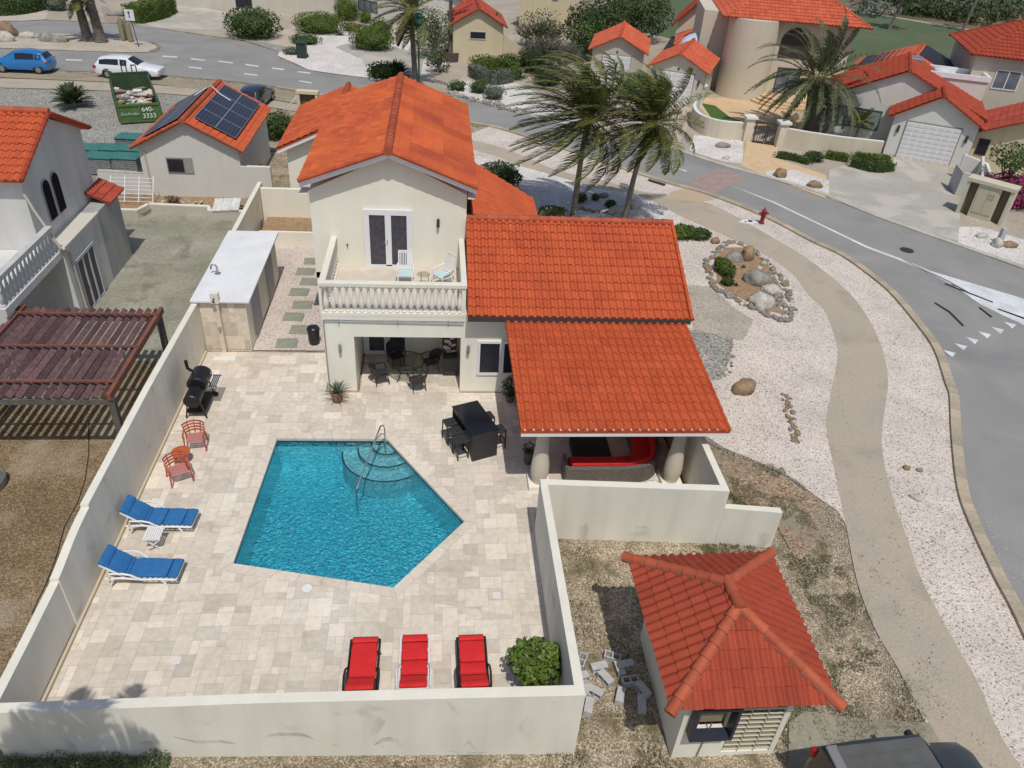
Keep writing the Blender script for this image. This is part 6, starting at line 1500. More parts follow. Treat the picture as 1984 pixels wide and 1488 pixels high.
text('640-', .42, (1.42, -.085, .78), (rad(90), 0, 0), wtx, D); text('3333', .42, (1.42, -.085, .36), (rad(90), 0, 0), wtx, D); text('EcoAruba', .27, (.15, -.085, .60), (rad(90), 0, 0), ptx, D)
jm = [M('rubbish white', (.62, .6, .56), .8), M('rubbish cardboard', (.45, .32, .18), .9), M('rubbish teal film', (.06, .25, .2), .5), M('rubbish rust', (.22, .10, .05), .9), M('rubbish grey', (.3, .3, .28), .9)]
for k in range(70):
    x_, y_ = .25+RND.random()*2.1, .5+RND.random()*6.0; m_ = jm[2] if y_ < 2 and RND.random() < .6 else jm[RND.choice((0, 0, 1, 3, 4))]
    R3 = Matrix.Rotation(RND.uniform(0, 3), 3, 'Z') @ Matrix.Rotation(RND.uniform(-.6, .6), 3, 'X')
    o = MB().obox((0,0,0), (RND.uniform(.3, 1.0), RND.uniform(.1, .4), RND.uniform(.03, .15)), R3).build('rubbish_piece', m_)
    o.location = V((-20.75, 52.9, 0))+Matrix.Rotation(rzd, 3, 'Z')@V((x_, y_, .45+RND.random()*.35)); nm_ = {0: 'white', 1: 'cardboard brown', 2: 'teal plastic', 3: 'rusty', 4: 'grey'}[jm.index(m_)]
    tag(o, nm_+' scrap of building rubbish lying in the green dumpster', 'rubbish', nm_+' scraps in the dumpster')

# pallets of pavers
pl_ = [((252,262), 'farthest pallet next to the dumpster'), ((170,282), 'left one of the middle row'), ((205,282), 'centre one of the middle row'), ((250,283), 'right one of the middle row beside the garage'), ((192,297), 'left one of the front row'), ((243,298), 'right one of the front row beside the garage')]
for k, ((x_, y_), lab) in enumerate(pl_):
    p = G(x_, y_, 1.1); o = thing('paver_pallet', 'pallet of grey pavers under teal plastic, '+lab, 'pallet', (p.x, p.y, 0), rad(-3), 'teal wrapped pallets of pavers'); o.location.z = -.012*k
    for q in range(7): MB().box((-.72, -.55, .14+q*.125), (.72, .55, .14+q*.125+.105)).build('paver_layer', pavst, o)
    mb = MB(); mb.box((-.77, -.60, 1.02), (.77, .60, 1.08)); mb.build('plastic_wrap', teal, o, bevel=.03)
    mb = MB(); [mb.box((-.72, -.5+j*.45, 0), (.72, -.38+j*.45, .13)) for j in range(3)]; mb.box((-.72, -.5, .10), (.72, .52, .13)); mb.build('pallet_base', greyW, o)

# ================================================================ street side things
o = thing('traffic_sign', 'small white square sign on a thin dark pole on the traffic island', 'sign', G(269, 92)); p0 = V((0,0,0)); MB().tube([(0,0,0), (-.18,0,2.3)], .035, 8).build('pole', iron, o)
mb = MB(); mb.box((-.62, -.06, 2.2), (.16, -.03, 3.1)); pl__ = mb.build('sign_panel', M('sign white', (.7, .7, .7), .5), o)
mb = MB(); mb.box((-.30, -.07, 2.42), (-.22, -.061, 2.85)); mb.extr([V((-.38, -.065, 2.8)), V((-.14, -.065, 2.8)), V((-.26, -.065, 3.0))], (0, -.004, 0)); mb.build('arrow', M('sign black', (.03, .03, .03), .5), pl__)
# hydrant
o = thing('fire_hydrant', 'dark red fire hydrant on the gravel strip by the road', 'hydrant', G(1475, 433)); h = MB(); h.lathe((0,0,0), [(.16, 0), (.16, .04), (.11, .06), (.11, .42), (.14, .44), (.14, .5), (.11, .52), (.12, .68), (.15, .70), (.13, .76), (.07, .86), (.03, .9), (.03, .94)], 16); h.build('barrel', hydr, o, smooth=True)
for sx in (-1, 1): mb = MB(); mb.tube([(0,0,.6), (sx*.22, 0, .6)], .055, 10); mb.tube([(sx*.18, 0, .6), (sx*.25, 0, .6)], .075, 8); mb.build('side_outlet', hydr, o, smooth=True)
mb = MB(); mb.tube([(0,0,.56), (0, -.22, .56)], .08, 10); mb.build('front_outlet', hydr, o, smooth=True)
o = thing('valve_slab', 'white painted slab with dark spots beside the red hydrant', 'slab', G(1448, 430)); MB().prism([(-.55,-.1), (.1,-.35), (.6,-.05), (-.05,.25)], 0, .05).build('slab', M('slab white', (.75, .76, .78), .7), o)
mb = MB(); mb.lathe((.15, .0, .05), [(.14, 0), (.14, .008)], 12); mb.build('spot', rubber, o); MB().lathe((-.15, -.1, .05), [(.07, 0), (.07, .008)], 12).build('spot', rubber, o)
# green bin across the street
o = thing('wheelie_bin', 'dark green wheelie bin in the white gravel garden across the street', 'bin', G(586, 112)); MB().box((-.42, -.4, .08), (.42, .4, 1.25)).build('body', binM, o, bevel=.04); MB().box((-.48, -.48, 1.26), (.48, .46, 1.38)).build('lid', binM, o, bevel=.04)
for s in (-1, 1): mb = MB(); mb.tube([(s*.42, .3, .15), (s*.5, .3, .15)], .15, 12); mb.build('wheel', tyreM, o)
# green lamp post
o = thing('street_lamp', 'dark green street lamp post behind the ridge of the orange roof', 'street lamp', G(812, 178)); lg = M('lamp green', (.012, .09, .06), .5)
MB().tube([(0,0,0), (0,0,5.0)], .075, 10).build('post', lg, o, smooth=True); MB().lathe((0,0,5.0), [(.1, 0), (.28, .1), (.25, .5), (.06, .6)], 8).build('lantern', M('lantern dark glass', (.03, .12, .10), .3), o); MB().lathe((0,0,5.6), [(.34, 0), (.28, .12), (.05, .26)], 8).build('lantern_cap', lg, o)
# tall pole behind palm
# villa row: general gabled building
def gable(name, label, cat, A, B, dep, ze, zr, wm, rm, ov=.35, pitch=.3, row=.42, rpos=.5, hipped=False, trim=True, group=None):
    A = V((A[0], A[1], 0)); B = V((B[0], B[1], 0)); L = (B-A).length; rz = math.atan2(B.y-A.y, B.x-A.x)
    o = thing(name, label, cat, A, rz, group); xm = L*rpos
    mb = MB()
    if hipped: mb.box((0, 0, -.1), (L, dep, ze))
    else: mb.extr([V((0,0,-.1)), V((L,0,-.1)), V((L,0,ze)), V((xm,0,zr-.1)), V((0,0,ze))], (0, dep, 0))
    mb.build('wall', wm, o)
    if hipped:
        e = [V((-ov,-ov,ze)), V((L+ov,-ov,ze)), V((L+ov,dep+ov,ze)), V((-ov,dep+ov,ze))]; k = min(L, dep)/2+ov
        r1, r2 = (V((-ov+k, dep/2, zr)), V((L+ov-k, dep/2, zr))) if L > dep else (V((L/2, -ov+k, zr)), V((L/2, dep+ov-k, zr)))
        if L > dep: F = [(e[0], e[1], r2, r1), (e[1], e[2], r2), (e[2], e[3], r1, r2), (e[3], e[0], r1)]
        else: F = [(e[0], e[1], r1), (e[1], e[2], r2, r1), (e[2], e[3], r2), (e[3], e[0], r1, r2)]
        for f in F: tile_roof('roof', list(f), o, rm, pitch=pitch, row=row, amp=.05, seg=4, world=False)
        mb = MB(); ridge(mb, r1, r2, .14, .5)
        for a, b in ((e[0], r1), (e[1], r2 if L > dep else r1), (e[2], r2), (e[3], r1 if L > dep else r2)): ridge(mb, a, b, .12, .5, 8)
        mb.build('ridge_tiles', rm, o, smooth=True)
    else:
        sl1 = (zr-ze)/xm; sl2 = (zr-ze)/(L-xm)
        tile_roof('roof', [V((-ov, dep+ov, ze-ov*sl1)), V((-ov, -ov, ze-ov*sl1)), V((xm, -ov, zr)), V((xm, dep+ov, zr))], o, rm, pitch=pitch, row=row, amp=.05, seg=4, world=False)
        tile_roof('roof', [V((L+ov, -ov, ze-ov*sl2)), V((L+ov, dep+ov, ze-ov*sl2)), V((xm, dep+ov, zr)), V((xm, -ov, zr))], o, rm, pitch=pitch, row=row, amp=.05, seg=4, world=False)
        mb = MB(); ridge(mb, (xm, -ov-.05, zr+.04), (xm, dep+ov, zr+.04), .14, .45, 8); ridge(mb, (-ov, -ov, ze-ov*sl1+.03), (xm, -ov, zr+.02), .08, .4, 6); ridge(mb, (L+ov, -ov, ze-ov*sl2+.03), (xm, -ov, zr+.02), .08, .4, 6); mb.build('ridge_tiles', rm, o, smooth=True)
    return o, L
def garage_door(o, x0, x1, h, panels=True, mat=white):
    w_ = MB().box((x0-.06, -.03, 0), (x1+.06, -.001, h+.06)).build('door_frame', M('garage frame grey', (.25, .24, .22), .8), o)  # dark grey plate behind the door slats
    d = MB(); n_ = 7; dh = h/n_
    for k in range(n_): d.box((x0, -.06, k*dh+.006), (x1, -.032, (k+1)*dh-.012))
    dd = d.build('garage_door', mat, o)
    if panels:
        mb = MB(); nx = 6
        for k in range(n_):
            for j in range(nx): px = x0+(x1-x0)*(j+.12)/nx; mb.box((px, -.072, k*dh+.07), (px+(x1-x0)*.76/nx, -.061, (k+1)*dh-.07))
        mb.build('door_panels', M('garage panel white', (.68, .67, .66), .6), dd)
def lwindow(o, x0, x1, z0, z1, fm=None, pm=None, y=0, div=1, name='window'):
    fm = fm or iron; f = MB(); t = .07
    f.box((x0, y-.05, z0), (x1, y-.001, z0+t)); f.box((x0, y-.05, z1-t), (x1, y-.001, z1)); 
    for k in range(div+1): xx = x0+(x1-x0-t)*k/div; f.box((xx, y-.05, z0+t), (xx+t, y-.001, z1-t))
    w_ = f.build(name, fm, o); MB().box((x0+.01, y-.02, z0+.01), (x1-.01, y-.003, z1-.01)).build('pane', pm or glass, w_)
gray_g = M('garage beige stucco', (.50, .46, .38), .9, (.55, .51, .43), .6, streak=.08)
o, L = gable('garage', 'small beige garage with orange roof left of the round green bush', 'garage', (13.3, 69.8), (17.6, 68.7), 6.6, 3.05, 4.15, gray_g, tileF)
garage_door(o, .95, 3.35, 2.55); MB().box((.35, -.06, 1.7), (.6, -.001, 1.95)).build('alarm_box', M('alarm red', (.35, .04, .03), .6), o); MB().box((2.05, -.04, 2.75), (2.2, -.001, 2.9)).build('vent', iron, o)
o, L = gable('garage', 'small cream garage with orange roof and white panelled door beside the round tower', 'garage', (17.35, 64.7), (21.3, 62.9), 6.2, 2.95, 4.05, M('garage cream stucco', (.56, .53, .45), .9, (.6, .57, .49), .6, streak=.08), tileF)
garage_door(o, .85, 3.5, 2.55)
for x_ in (.4, 3.95): mb = MB(); mb.box((x_-.06, -.14, 1.75), (x_+.06, -.001, 2.15)); mb.build('wall_lamp', iron, o)
MB().box((2.1, -.04, 2.75), (2.25, -.001, 2.9)).build('vent', iron, o)
# sand coloured garage further up
gA, gB = G(877, 120), G(972, 124)
o, L = gable('garage', 'sand yellow garage with dark red roof and narrow window far across the street', 'garage', gA, gB, 6.5, 3.4, 4.7, sand, tileD)
lwindow(o, L*.33, L*.66, 2.05, 2.75, M('pale window frame', (.5, .52, .5), .6), glass, div=1)
plain_wall('garden_wall', 'sand yellow garden wall right of the far yellow garage', [tuple(G(972, 124).xy), tuple(G(1012, 122).xy)], [2.6, 1.2], .25, sand, 'garden wall')
# villa with round tower
vA = V((24.6, 68.3, 0)); vB = V((34.5, 66.3, 0))
o, L = gable('round_tower_villa', 'large beige villa with a round tower and red hipped tile roof', 'villa', vA, vB, 9, 6.3, 9.2, tan, tileF, hipped=True, ov=.95)
tw = MB().lathe((1.9, .35, -.05), [(2.12, 0), (2.1, 6.32)], 36).build('tower', tan, o, smooth=True)
lwindow(o, 4.6, 6.6, .1, 2.6, M('dark bronze frame', (.05, .04, .035), .5), glassb, div=2)
mb = MB(); pts = [(4.3, -.02, 3.4), (6.9, -.02, 3.4), (6.9, -.02, 4.6)]+[(5.6+1.3*math.cos(a), -.02, 4.6+1.2*math.sin(a)) for a in [PI*i/12 for i in range(13)]]+[(4.3, -.02, 4.6)]
mb.extr([V(p) for p in pts], (0, -.03, 0)); w_ = mb.build('arched_window', MATS['dark bronze frame'], o)
lwindow(o, 7.9, 9.2, 3.6, 5.0, MATS['dark bronze frame'], glassb, div=2)
mb = MB(); mb.box((-2.2, 2.2, 0), (0, 9, 6.25)); mb.build('side_wing', tan, o)
for k in range(3):
    mb = MB(); mb.lathe((5.6, -.6, .02), [(3.2-k*.5, 0), (3.2-k*.5, .16+k*.15)], 30); mb.build('entrance_step', orangeM, o)
# villa right wing with black solar water panels
wA, wB = G(1655, 262), G(1720, 272)
o, L = gable('villa_wing', 'low villa wing with black solar heating mats on its orange roof', 'villa wing', (34.6, 65.0), (41.5, 60.2), 5.5, 3.3, 5.0, M('wing beige', (.48, .43, .34), .9, (.52, .47, .38), .6), tileF)
for k in range(9):
    xm_ = 4.23; a = V((L-.1-k*.0, .6+k*.62, 3.45)); b = V((xm_+.25, .6+k*.62, 4.98)); MB().bar(a, b, .5, .05).build('solar_mat', M('black solar mat', (.02, .018, .03), .5), o)
for k in range(9):
    a = V((.1, .2+k*.62, 3.42)); b = V((xm_-.4, .2+k*.62, 4.86)); MB().bar(a, b, .52, .05).build('solar_mat', MATS['black solar mat'], o)
# right house
RH = thing('corner_house', 'light grey bungalow with layered red tile roofs and a wide white garage door', 'house', (28.9, 57.0, 0), math.atan2(-.469, .883))
def rh_gable(x0, x1, y0, y1, ze, zr, xm, wm, rm, ov=.3, base=-.1):
    mb = MB(); mb.extr([V((x0,y0,base)), V((x1,y0,base)), V((x1,y0,ze)), V((xm,y0,zr-.1)), V((x0,y0,ze))], (0, y1-y0, 0)); mb.build('wall', wm, RH)
    s1 = (zr-ze)/(xm-x0); s2 = (zr-ze)/(x1-xm)
    tile_roof('roof', [V((x0-ov, y1, ze-ov*s1)), V((x0-ov, y0-ov, ze-ov*s1)), V((xm, y0-ov, zr)), V((xm, y1, zr))], RH, rm, pitch=.3, row=.42, amp=.05, seg=4, world=False)
    tile_roof('roof', [V((x1+ov, y0-ov, ze-ov*s2)), V((x1+ov, y1, ze-ov*s2)), V((xm, y1, zr)), V((xm, y0-ov, zr))], RH, rm, pitch=.3, row=.42, amp=.05, seg=4, world=False)
    mb = MB(); ridge(mb, (xm, y0-ov, zr+.03), (xm, y1, zr+.03), .12, .42, 8); mb.build('ridge_tiles', rm, RH, smooth=True)
rh_gable(.1, 10.6, .2, 7.5, 2.95, 5.3, 4.95, ltgrey, tileR)
rh_gable(4.85, 10.2, -2.5, .18, 2.95, 4.5, 7.4, ltgrey, tileR, ov=.4)
n0 = RH; 
lwindow(RH, 1.0, 4.1, .9, 2.3, M('teal window frame', (.03, .07, .06), .5), M('pale teal glass', (.22, .30, .28), .1), y=.2, div=3)
o_ = bpy.data.objects.new('garage_door_group', None)
class _T: pass
def rdoor(x0, x1, y, h):
    MB().box((x0-.08, y-.03, 0), (x1+.08, y-.001, h+.08)).build('door_frame', MATS['garage frame grey'], RH)
    d = MB(); n_ = 8; dh = h/n_
    for k in range(n_): d.box((x0, y-.06, k*dh+.006), (x1, y-.032, (k+1)*dh-.014))
    dd = d.build('garage_door', white, RH); mb = MB()
    for k in range(n_):
        for j in range(7): px = x0+(x1-x0)*(j+.12)/7; mb.box((px, y-.072, k*dh+.06), (px+(x1-x0)*.76/7, y-.061, (k+1)*dh-.07))
    mb.build('door_panels', MATS['garage panel white'], dd)
rdoor(5.75, 9.2, -2.5, 2.5)
for x_ in (5.3, 9.7): MB().box((x_-.07, -2.65, 1.7), (x_+.07, -2.501, 2.15)).build('wall_lamp', iron, RH)
# flat box with parapet behind it
o = thing('flat_roof_block', 'pale flat roofed block with parapet and metal ducts behind the bungalow', 'roof block', (39.6, 57.5, 0), math.atan2(-.35, .93)); mb = MB(); mb.box((-4.6, 0, 0), (1.6, 2.6, 4.3)); mb.build('wall', ltgrey, o)
mb = MB(); mb.box((-4.8, -.1, 4.3), (1.7, .15, 4.65)); mb.box((-4.8, 2.45, 4.3), (1.7, 2.7, 4.65)); mb.box((1.45, .15, 4.3), (1.7, 2.45, 4.65)); mb.box((-4.8, .15, 4.3), (-4.55, 2.45, 4.65)); mb.build('parapet', white, o)
MB().box((-4.3, .5, 4.32), (-3.2, 1.8, 5.3)).build('air_duct', galv, o, bevel=.05); mb = MB(); mb.lathe((-1.5, 1.2, 4.31), [(.7, 0), (.6, .3), (.2, .45)], 16); mb.build('roof_fan', M('fan pale metal', (.6, .64, .66), .4), o, smooth=True)
# two storey house on the far right
o, L = gable('far_house', 'two storey beige house with red hipped roof on the far right edge', 'house', (40.8, 58.9), (52.5, 54.6), 8, 5.9, 8.2, M('far house beige', (.50, .45, .37), .9, (.54, .49, .41), .6), tileR, hipped=True, ov=.5)
lwindow(o, 1.7, 3.5, 3.6, 5.0, white, glassb, div=2)
o, L = gable('ochre_house', 'low sand yellow house with dark red roof below the far two storey house', 'house', (37.2, 50.6), (42.8, 46.6), 6.0, 2.5, 4.1, sand, tileD, ov=.5)
lwindow(o, .25, .95, .9, 2.0, div=1); lwindow(o, 3.9, 5.4, .6, 1.5, white, glass)
# ================================================================ vegetation, rocks, far side walls
def pxm(p): return 1480/((V(p)-V((0,0,CAM_H))).dot(_f))     # photo pixels per metre at a point
WIND = V((-1.15, -.1, .05))
# two wind blown coconut palms
a = G(1110,425); t = GY(1137,240,38.9); 
palm('coconut_palm', 'wind blown coconut palm, left one of the pair behind the orange roof', a, t+V((0,0,.3)), 58, 4.4, WIND*1.5, .17, .11, 'wind blown coconut palms', elr=(-.75, 1.45), ll=.85, nl=60, droop=.7, curve=.18, wd=.034, hang=.55)
b = G(1210,428); t = GY(1262,245,38.9)
palm('coconut_palm', 'wind blown coconut palm with leaning trunk, right one of the pair', b, t+V((0,0,.2)), 50, 3.4, WIND*1.15, .16, .10, 'wind blown coconut palms', elr=(-.8, 1.4), ll=.78, nl=56, droop=.9, curve=.22, wd=.034, hang=.55)
c = V((-7.3, 3.2, 0)); palm('coconut_palm', 'palm standing below the lower left corner that shades the front wall', c, V((-6.7, 4.3, 9.3)), 15, 1.9, V((-.5,0,0)), .16, .11, elr=(-.5, 1.2), ll=.7, nl=34, droop=.9, curve=.1, wd=.05)
# date palm in front of the villa
c = G(1572,262); t = GY(1584,150,c.y)
palm('date_palm', 'large date palm with thick trunk and arching grey green fronds before the villa', c, t, 54, 4.8, V((-.45, 0, 0)), .62, .55, elr=(-.9, 1.4), ll=.6, nl=50, droop=.95, curve=0, boots=46, wd=.06, lm=palmO, hang=.25)
# palm with dry skirt behind the upper roof
c = G(806,168); t = GY(797,30,c.y)
palm('coconut_palm', 'tall palm with brown drooping dead fronds behind the villa ridge', c, t+V((0,0,.4)), 24, 3.9, V((-1.0,0,0)), .24, .16, elr=(-.7, 1.2), ll=.85, nl=36, droop=1.0, dead=30, curve=-.1, wd=.06)
c = G(172,80); palm('bushy_palm', 'dark shaggy palm on the traffic island, left of the two trunks', c, c+V((-.2,0,3.6)), 16, 2.2, V((-.5,0,0)), .42, .3, elr=(-.9, .9), ll=.6, nl=24, droop=1.1, curve=0, boots=26, wd=.06)
c = G(197,82); palm('bushy_palm', 'dark shaggy palm on the traffic island, right of the two trunks', c, c+V((-.3,0,4.6)), 12, 2.0, V((-.5,0,0)), .45, .32, elr=(-.6, .9), ll=.6, nl=22, droop=1.0, curve=0, boots=30, wd=.06)
c = G(872,117); palm('tall_palm', 'slim tall palm standing in a round dark planter by the far yellow garage', c, c+V((.0,0,8.5)), 14, 2.8, V((-.6,0,0)), .2, .13, elr=(-.5, 1.2), ll=.6, nl=24, curve=0, wd=.06)
o = thing('round_planter', 'round dark stone planter at the foot of the slim palm', 'planter', c); MB().lathe((0,0,0), [(.95, 0), (1.0, .8), (.8, .8), (.78, .7)], 20).build('planter', M('dark planter', (.10, .06, .06), .8), o, smooth=True)
c = G(1722,58); palm('far_palm', 'far slanting palm with dark hanging crown at the edge of the golf course', c, c+V((1.2,0,6.5)), 14, 2.8, V((-.3,0,-.3)), .2, .14, elr=(-.9, .7), ll=.8, nl=20, curve=0, wd=.09, lm=palmO)
c = G(1864,62); palm('far_palm', 'far bare trunked palm cut by the top edge beside the scrub', c, c+V((.8,0,8)), 12, 2.6, V((-.3,0,0)), .2, .14, curve=0, nl=20, ll=.7, wd=.08, lm=palmO)
for (x, y), h, lab in (((953,112), 3.0, 'small yellowish palm in front of the far yellow garage'), ((1655,275), 1.5, 'small young palm below the teal framed window'), ((800,60), 2.5, 'small palm beside the pale leaved tree across the street')):
    c = G(x, y); palm('young_palm', lab, c, c+V((0,0,h)), 12, 1.4, V((-.3,0,0)), .09, .06, elr=(-.3, 1.2), ll=.45, nl=20, droop=1.2, curve=0, wd=.05)
# cycad and spiky plants
def spiky_plant(label, c, r, mat, n=80, w0=.05, name='agave', cat='plant', up=.1, group=None):
    o = thing(name, label, cat, c, 0, group); spiky(o, .05, n, r, mat, w0, up, 1.0, int(c.x*7) % 97); return o
c = G(143,208); o = thing('cycad', 'dark green cycad rosette on the grey gravel lot', 'cycad', c); ml, mr = MB(), MB()
for i in range(46): frond(ml, mr, V((0,0,.25)), i*2.4, .15+1.1*RND.random(), 1.5, V((0,0,0)), 1.3, 20, .3, .05, hang=.1)
ml.build('fronds', leafD, o); mr.build('frond_ribs', leafD, o); MB().lathe((0,0,0), [(.3, 0), (.25, .4)], 10).build('trunk', bark, o)
spiky_plant('grey blue agave on the white gravel in the far front garden', G(658,68), .7, leafS, 26, .09)
spiky_plant('pale silver agave beside the dark bushes across the street', G(1005,152), 1.1, leafS, 60, .09)
spiky_plant('large spiky green plant beside the rocks behind the villa ridge', G(770,150), 1.8, leafD, 120, .07, 'yucca')
for k, (x, y) in enumerate(((240,80), (247,78), (254,82))): c = G(x, y); o = thing('column_cactus', 'beige column cactus among the cluster on the traffic island', 'cactus', c, 0, 'column cacti on the island'); MB().lathe((0,0,0), [(.2, 0), (.24, .4), (.24, 1.6-.2*k), (.15, 2.0-.2*k)], 10).build('stem', M('cactus beige', (.30, .26, .17), .8, (.2, .19, .12), 4), o, smooth=True)
# bushes: label, px base centre, half width m, height m, material, leaves, leaf size
B = [
 ('bush', 'big loose green bush at the edge of the far driveway', (492,72), 2.3, 1.7, leafG, 1500, .26),
 ('bush', 'rounded clipped hedge mound on white gravel in the far garden', (620,62), 2.3, 1.2, leafY, 2400, .17),
 ('bush', 'tall rounded clipped bush against the far cream house', (672,40), 1.15, 1.5, leafY, 1400, .16),
 ('bush', 'small ball shaped clipped bush by the far cream house', (713,44), .85, .85, leafY, 700, .15),
 ('bush', 'large dark double lobed clipped bush at the edge of the grey driveway', (722,95), 1.95, 1.5, leafY, 2300, .16),
 ('bush', 'small rounded lobe behind the large clipped bush', (738,76), 1.1, 1.3, leafY, 600, .16),
 ('bush', 'yellowish loose shrub between the clipped bushes', (683,60), .9, .6, M('yellow shrub', (.18,.18,.04), .7, (.12,.13,.03), 2, tint=.5), 420, .17),
 ('bush', 'low green shrub just above the wheelie bin', (592,84), 1.3, .5, leafG, 600, .18),
 ('bush', 'small pale shrub left of the wheelie bin', (566,105), .7, .4, leafS, 260, .16),
 ('bush', 'leafy plant on the rocks left of the lamp post', (742,150), 1.2, .8, leafG, 500, .2),
 ('bush', 'dark round bush next to the yellow garden wall', (985,140), 1.0, 1.0, leafD, 800, .17),
 ('bush', 'bright green clipped bush behind the silver hedge', (940,135), 1.3, .8, leafY, 900, .16),
 ('bush', 'round glossy green bush between the two small garages', (1230,192), 1.35, 1.35, leafG, 1900, .17),
 ('bush', 'dark green bush between the solar garage and the orange roof', (542,268), 1.1, 1.3, leafG, 1500, .16),
 ('bush', 'dense dark bush beside the rear wing roof', (966,365), 1.35, 1.2, leafD, 2200, .15),
 ('bush', 'variegated low bush at the foot of the left coconut palm', (1070,425), .95, .5, M('variegated leaves', (.20,.22,.10), .6, (.10,.13,.04), 3, tint=.5), 1100, .14),
 ('bush', 'small bright bush in the stone bed behind the left palm trunk', (1125,392), .38, .42, leafY, 420, .10),
 ('bush', 'tiny bright bush in the middle of the stone bed behind the roof', (1153,388), .26, .32, leafY, 260, .09),
 ('bush', 'small green bush in the stone bed next to the pale rocks', (1182,402), .34, .34, leafG, 360, .10),
 ('bush', 'low green bush beside the far right corner of the mid roof, left half', (1322,460), .80, .5, leafY, 1300, .11),
 ('bush', 'low green bush beside the far right corner of the mid roof, right half', (1355,462), .62, .42, leafG, 900, .11),
 ('bush', 'small dark green bush at the lower end of the long bush in the rock ring', (1408,552), .32, .3, leafG, 500, .09),
 ('bush', 'dark palm like shrub in front of the villa garden wall', (1575,312), .8, .5, leafD, 420, .15),
 ('bush', 'small bush left of the silver hedge at the driveway edge', (886,175), .7, .5, leafG, 300, .15),
 ('bush', 'round green bush in the white stone bed across the street', (928,180), .7, .7, leafG, 420, .14),
 ('bush', 'silver green bush at the lower end of the white stone bed', (957,192), .8, .7, leafS, 500, .14),
 ('bush', 'dark shrub behind the far yellow garden wall', (1030,140), 1.3, 1.4, leafD, 900, .2),
 ('bush', 'dark round shrub at the roadside beyond the palms', (1060,165), 1.1, .9, leafD, 700, .18),
 ('bush', 'rust coloured shrub beside the compound wall of the yard', (508,340), .5, .5, M('rusty shrub', (.30,.10,.04), .7, (.12,.12,.03), 3, tint=.5), 240, .12),
 ('bush', 'grey blue shrub beside the path at the very top left', (112,20), 1.1, .9, leafS, 420, .2),
]
for nm, lab, (x, y), r, h, mt_, n_, s_ in B:
    k_ = 1.22 if y < 215 else 1.0; bush(nm, lab, G(x, y), (r*k_, r*.85*k_, h*.62*k_*1.15), mt_, int(n_*k_*1.3), s_)
o = bush('bush', 'long green bush inside the rock ring on the gravel bed', G(1403,530), (.42, .85, .38), leafY, 2200, .10); o.rotation_euler = (0, 0, rad(14))
for (x, y) in ((1440,520), (1425,555), (1455,530)): spiky_plant('small dry grey tuft between the boulders of the rock ring', G(x, y), .22, leafS, 24, .02, 'dry_tuft', 'plant', .3, 'dry tufts in the rock ring')
# trees
def tree(name, label, c, h, r, mat, n, size, twigs=0, tr=.18, thr=-.3, clump=.7):
    o = thing(name, label, 'tree', c); mb = MB(); rr = random.Random(int(c.x*10))
    mb.tube([(0,0,0), (.05,0,h*.3), (.12,.05,h*.6)], [tr*1.3, tr, tr*.7], 8)
    for i in range(9):
        a = i*2.4; e = V((math.cos(a)*r[0]*.65, math.sin(a)*r[1]*.65, h-r[2]*.6+r[2]*.9*rr.uniform(-.4, .5))); m_ = V((0,0,h*.35)).lerp(e, .5)+V((0,0,.3))
        mb.tube([(0.05,0,h*.3), m_, e], [tr*.6, tr*.35, tr*.12], 6)
    mb.build('trunk', bark, o, smooth=True); mb = MB(); crown(mb, (0,0,h-r[2]*.75), r, n, size, shell=.3, clump=clump, thr=thr, tb=.5); mb.build('crown', mat, o)
    if twigs:
        mb = MB()
        for i in range(twigs):
            d = rv(); d.z = abs(d.z)*.8; p = V((d.x*r[0], d.y*r[1], d.z*r[2]+h-r[2]))*.5; q = V((d.x*r[0], d.y*r[1], d.z*r[2]+h-r[2])); mb.tube([p, p.lerp(q, .5)+rv(.15), q+rv(.2)], [.035, .02, .008], 4, False)
        mb.build('bare_twigs', twig, o)
    return o
tree('dense_tree', 'big dark green tree behind the small beige garage, left half', G(1150,105), 4.6, (3.6, 2.8, 2.6), leafD, 5200, .30)
tree('dense_tree', 'big dark green tree behind the small beige garage, right half reaching the tiled roof', G(1225,80), 4.8, (4.2, 3.2, 2.8), leafD, 5600, .30)
tree('dense_tree', 'bright green bushy tree in front of the big dark trees', G(1140,118), 3.4, (2.0, 1.6, 1.7), leafG, 1500, .26)
tree('bare_tree', 'grey twiggy half bare tree across the street left of the beige garage', G(1065,140), 3.6, (3.0, 2.2, 2.2), leafD, 900, .22, twigs=420)
tree('bare_tree', 'grey twiggy shrub mass by the far cream wall', G(1045,90), 3.2, (2.8, 2.2, 1.9), leafD, 900, .24, twigs=260)
tree('pale_tree', 'pale green leafy tree with gaps left of the slim palm', G(838,112), 3.8, (2.4, 2.0, 2.0), M('pale leaves', (.16,.19,.09), .6, (.08,.11,.04), 2, tint=.6, trans=.2), 1700, .24, twigs=60, thr=-.15, clump=1.0)
tree('bush_tree', 'green bushy tree at the foot of the pale leafy tree', G(850,140), 1.6, (1.3, 1.1, .9), leafG, 700, .2)
tree('small_tree', 'small spreading green tree leaning over the magenta bougainvillea', G(1930,385), 3.3, (1.7, 1.5, .75), leafG, 1500, .17, tr=.09)
for k, (x, y, r_) in enumerate(((1690,30,3), (1755,12,3.4), (1800,28,3), (1850,16,4), (1905,30,4), (1950,40,3.5), (1990,30,4), (1880,45,3), (1840,38,2.6), (1935,18,5), (1775,30,2.5), (1720,5,3), (1985,8,5), (1870,2,5), (1800,0,4))):
    c = G(x, y); tree('scrub_tree', 'low dark scrub tree in the thicket beyond the golf course', c, r_*.75, (r_*1.3, r_*1.1, r_*.5), leafD if k % 3 else leafS, 420, .6, tr=.15)['group'] = 'scrub beyond the golf course'
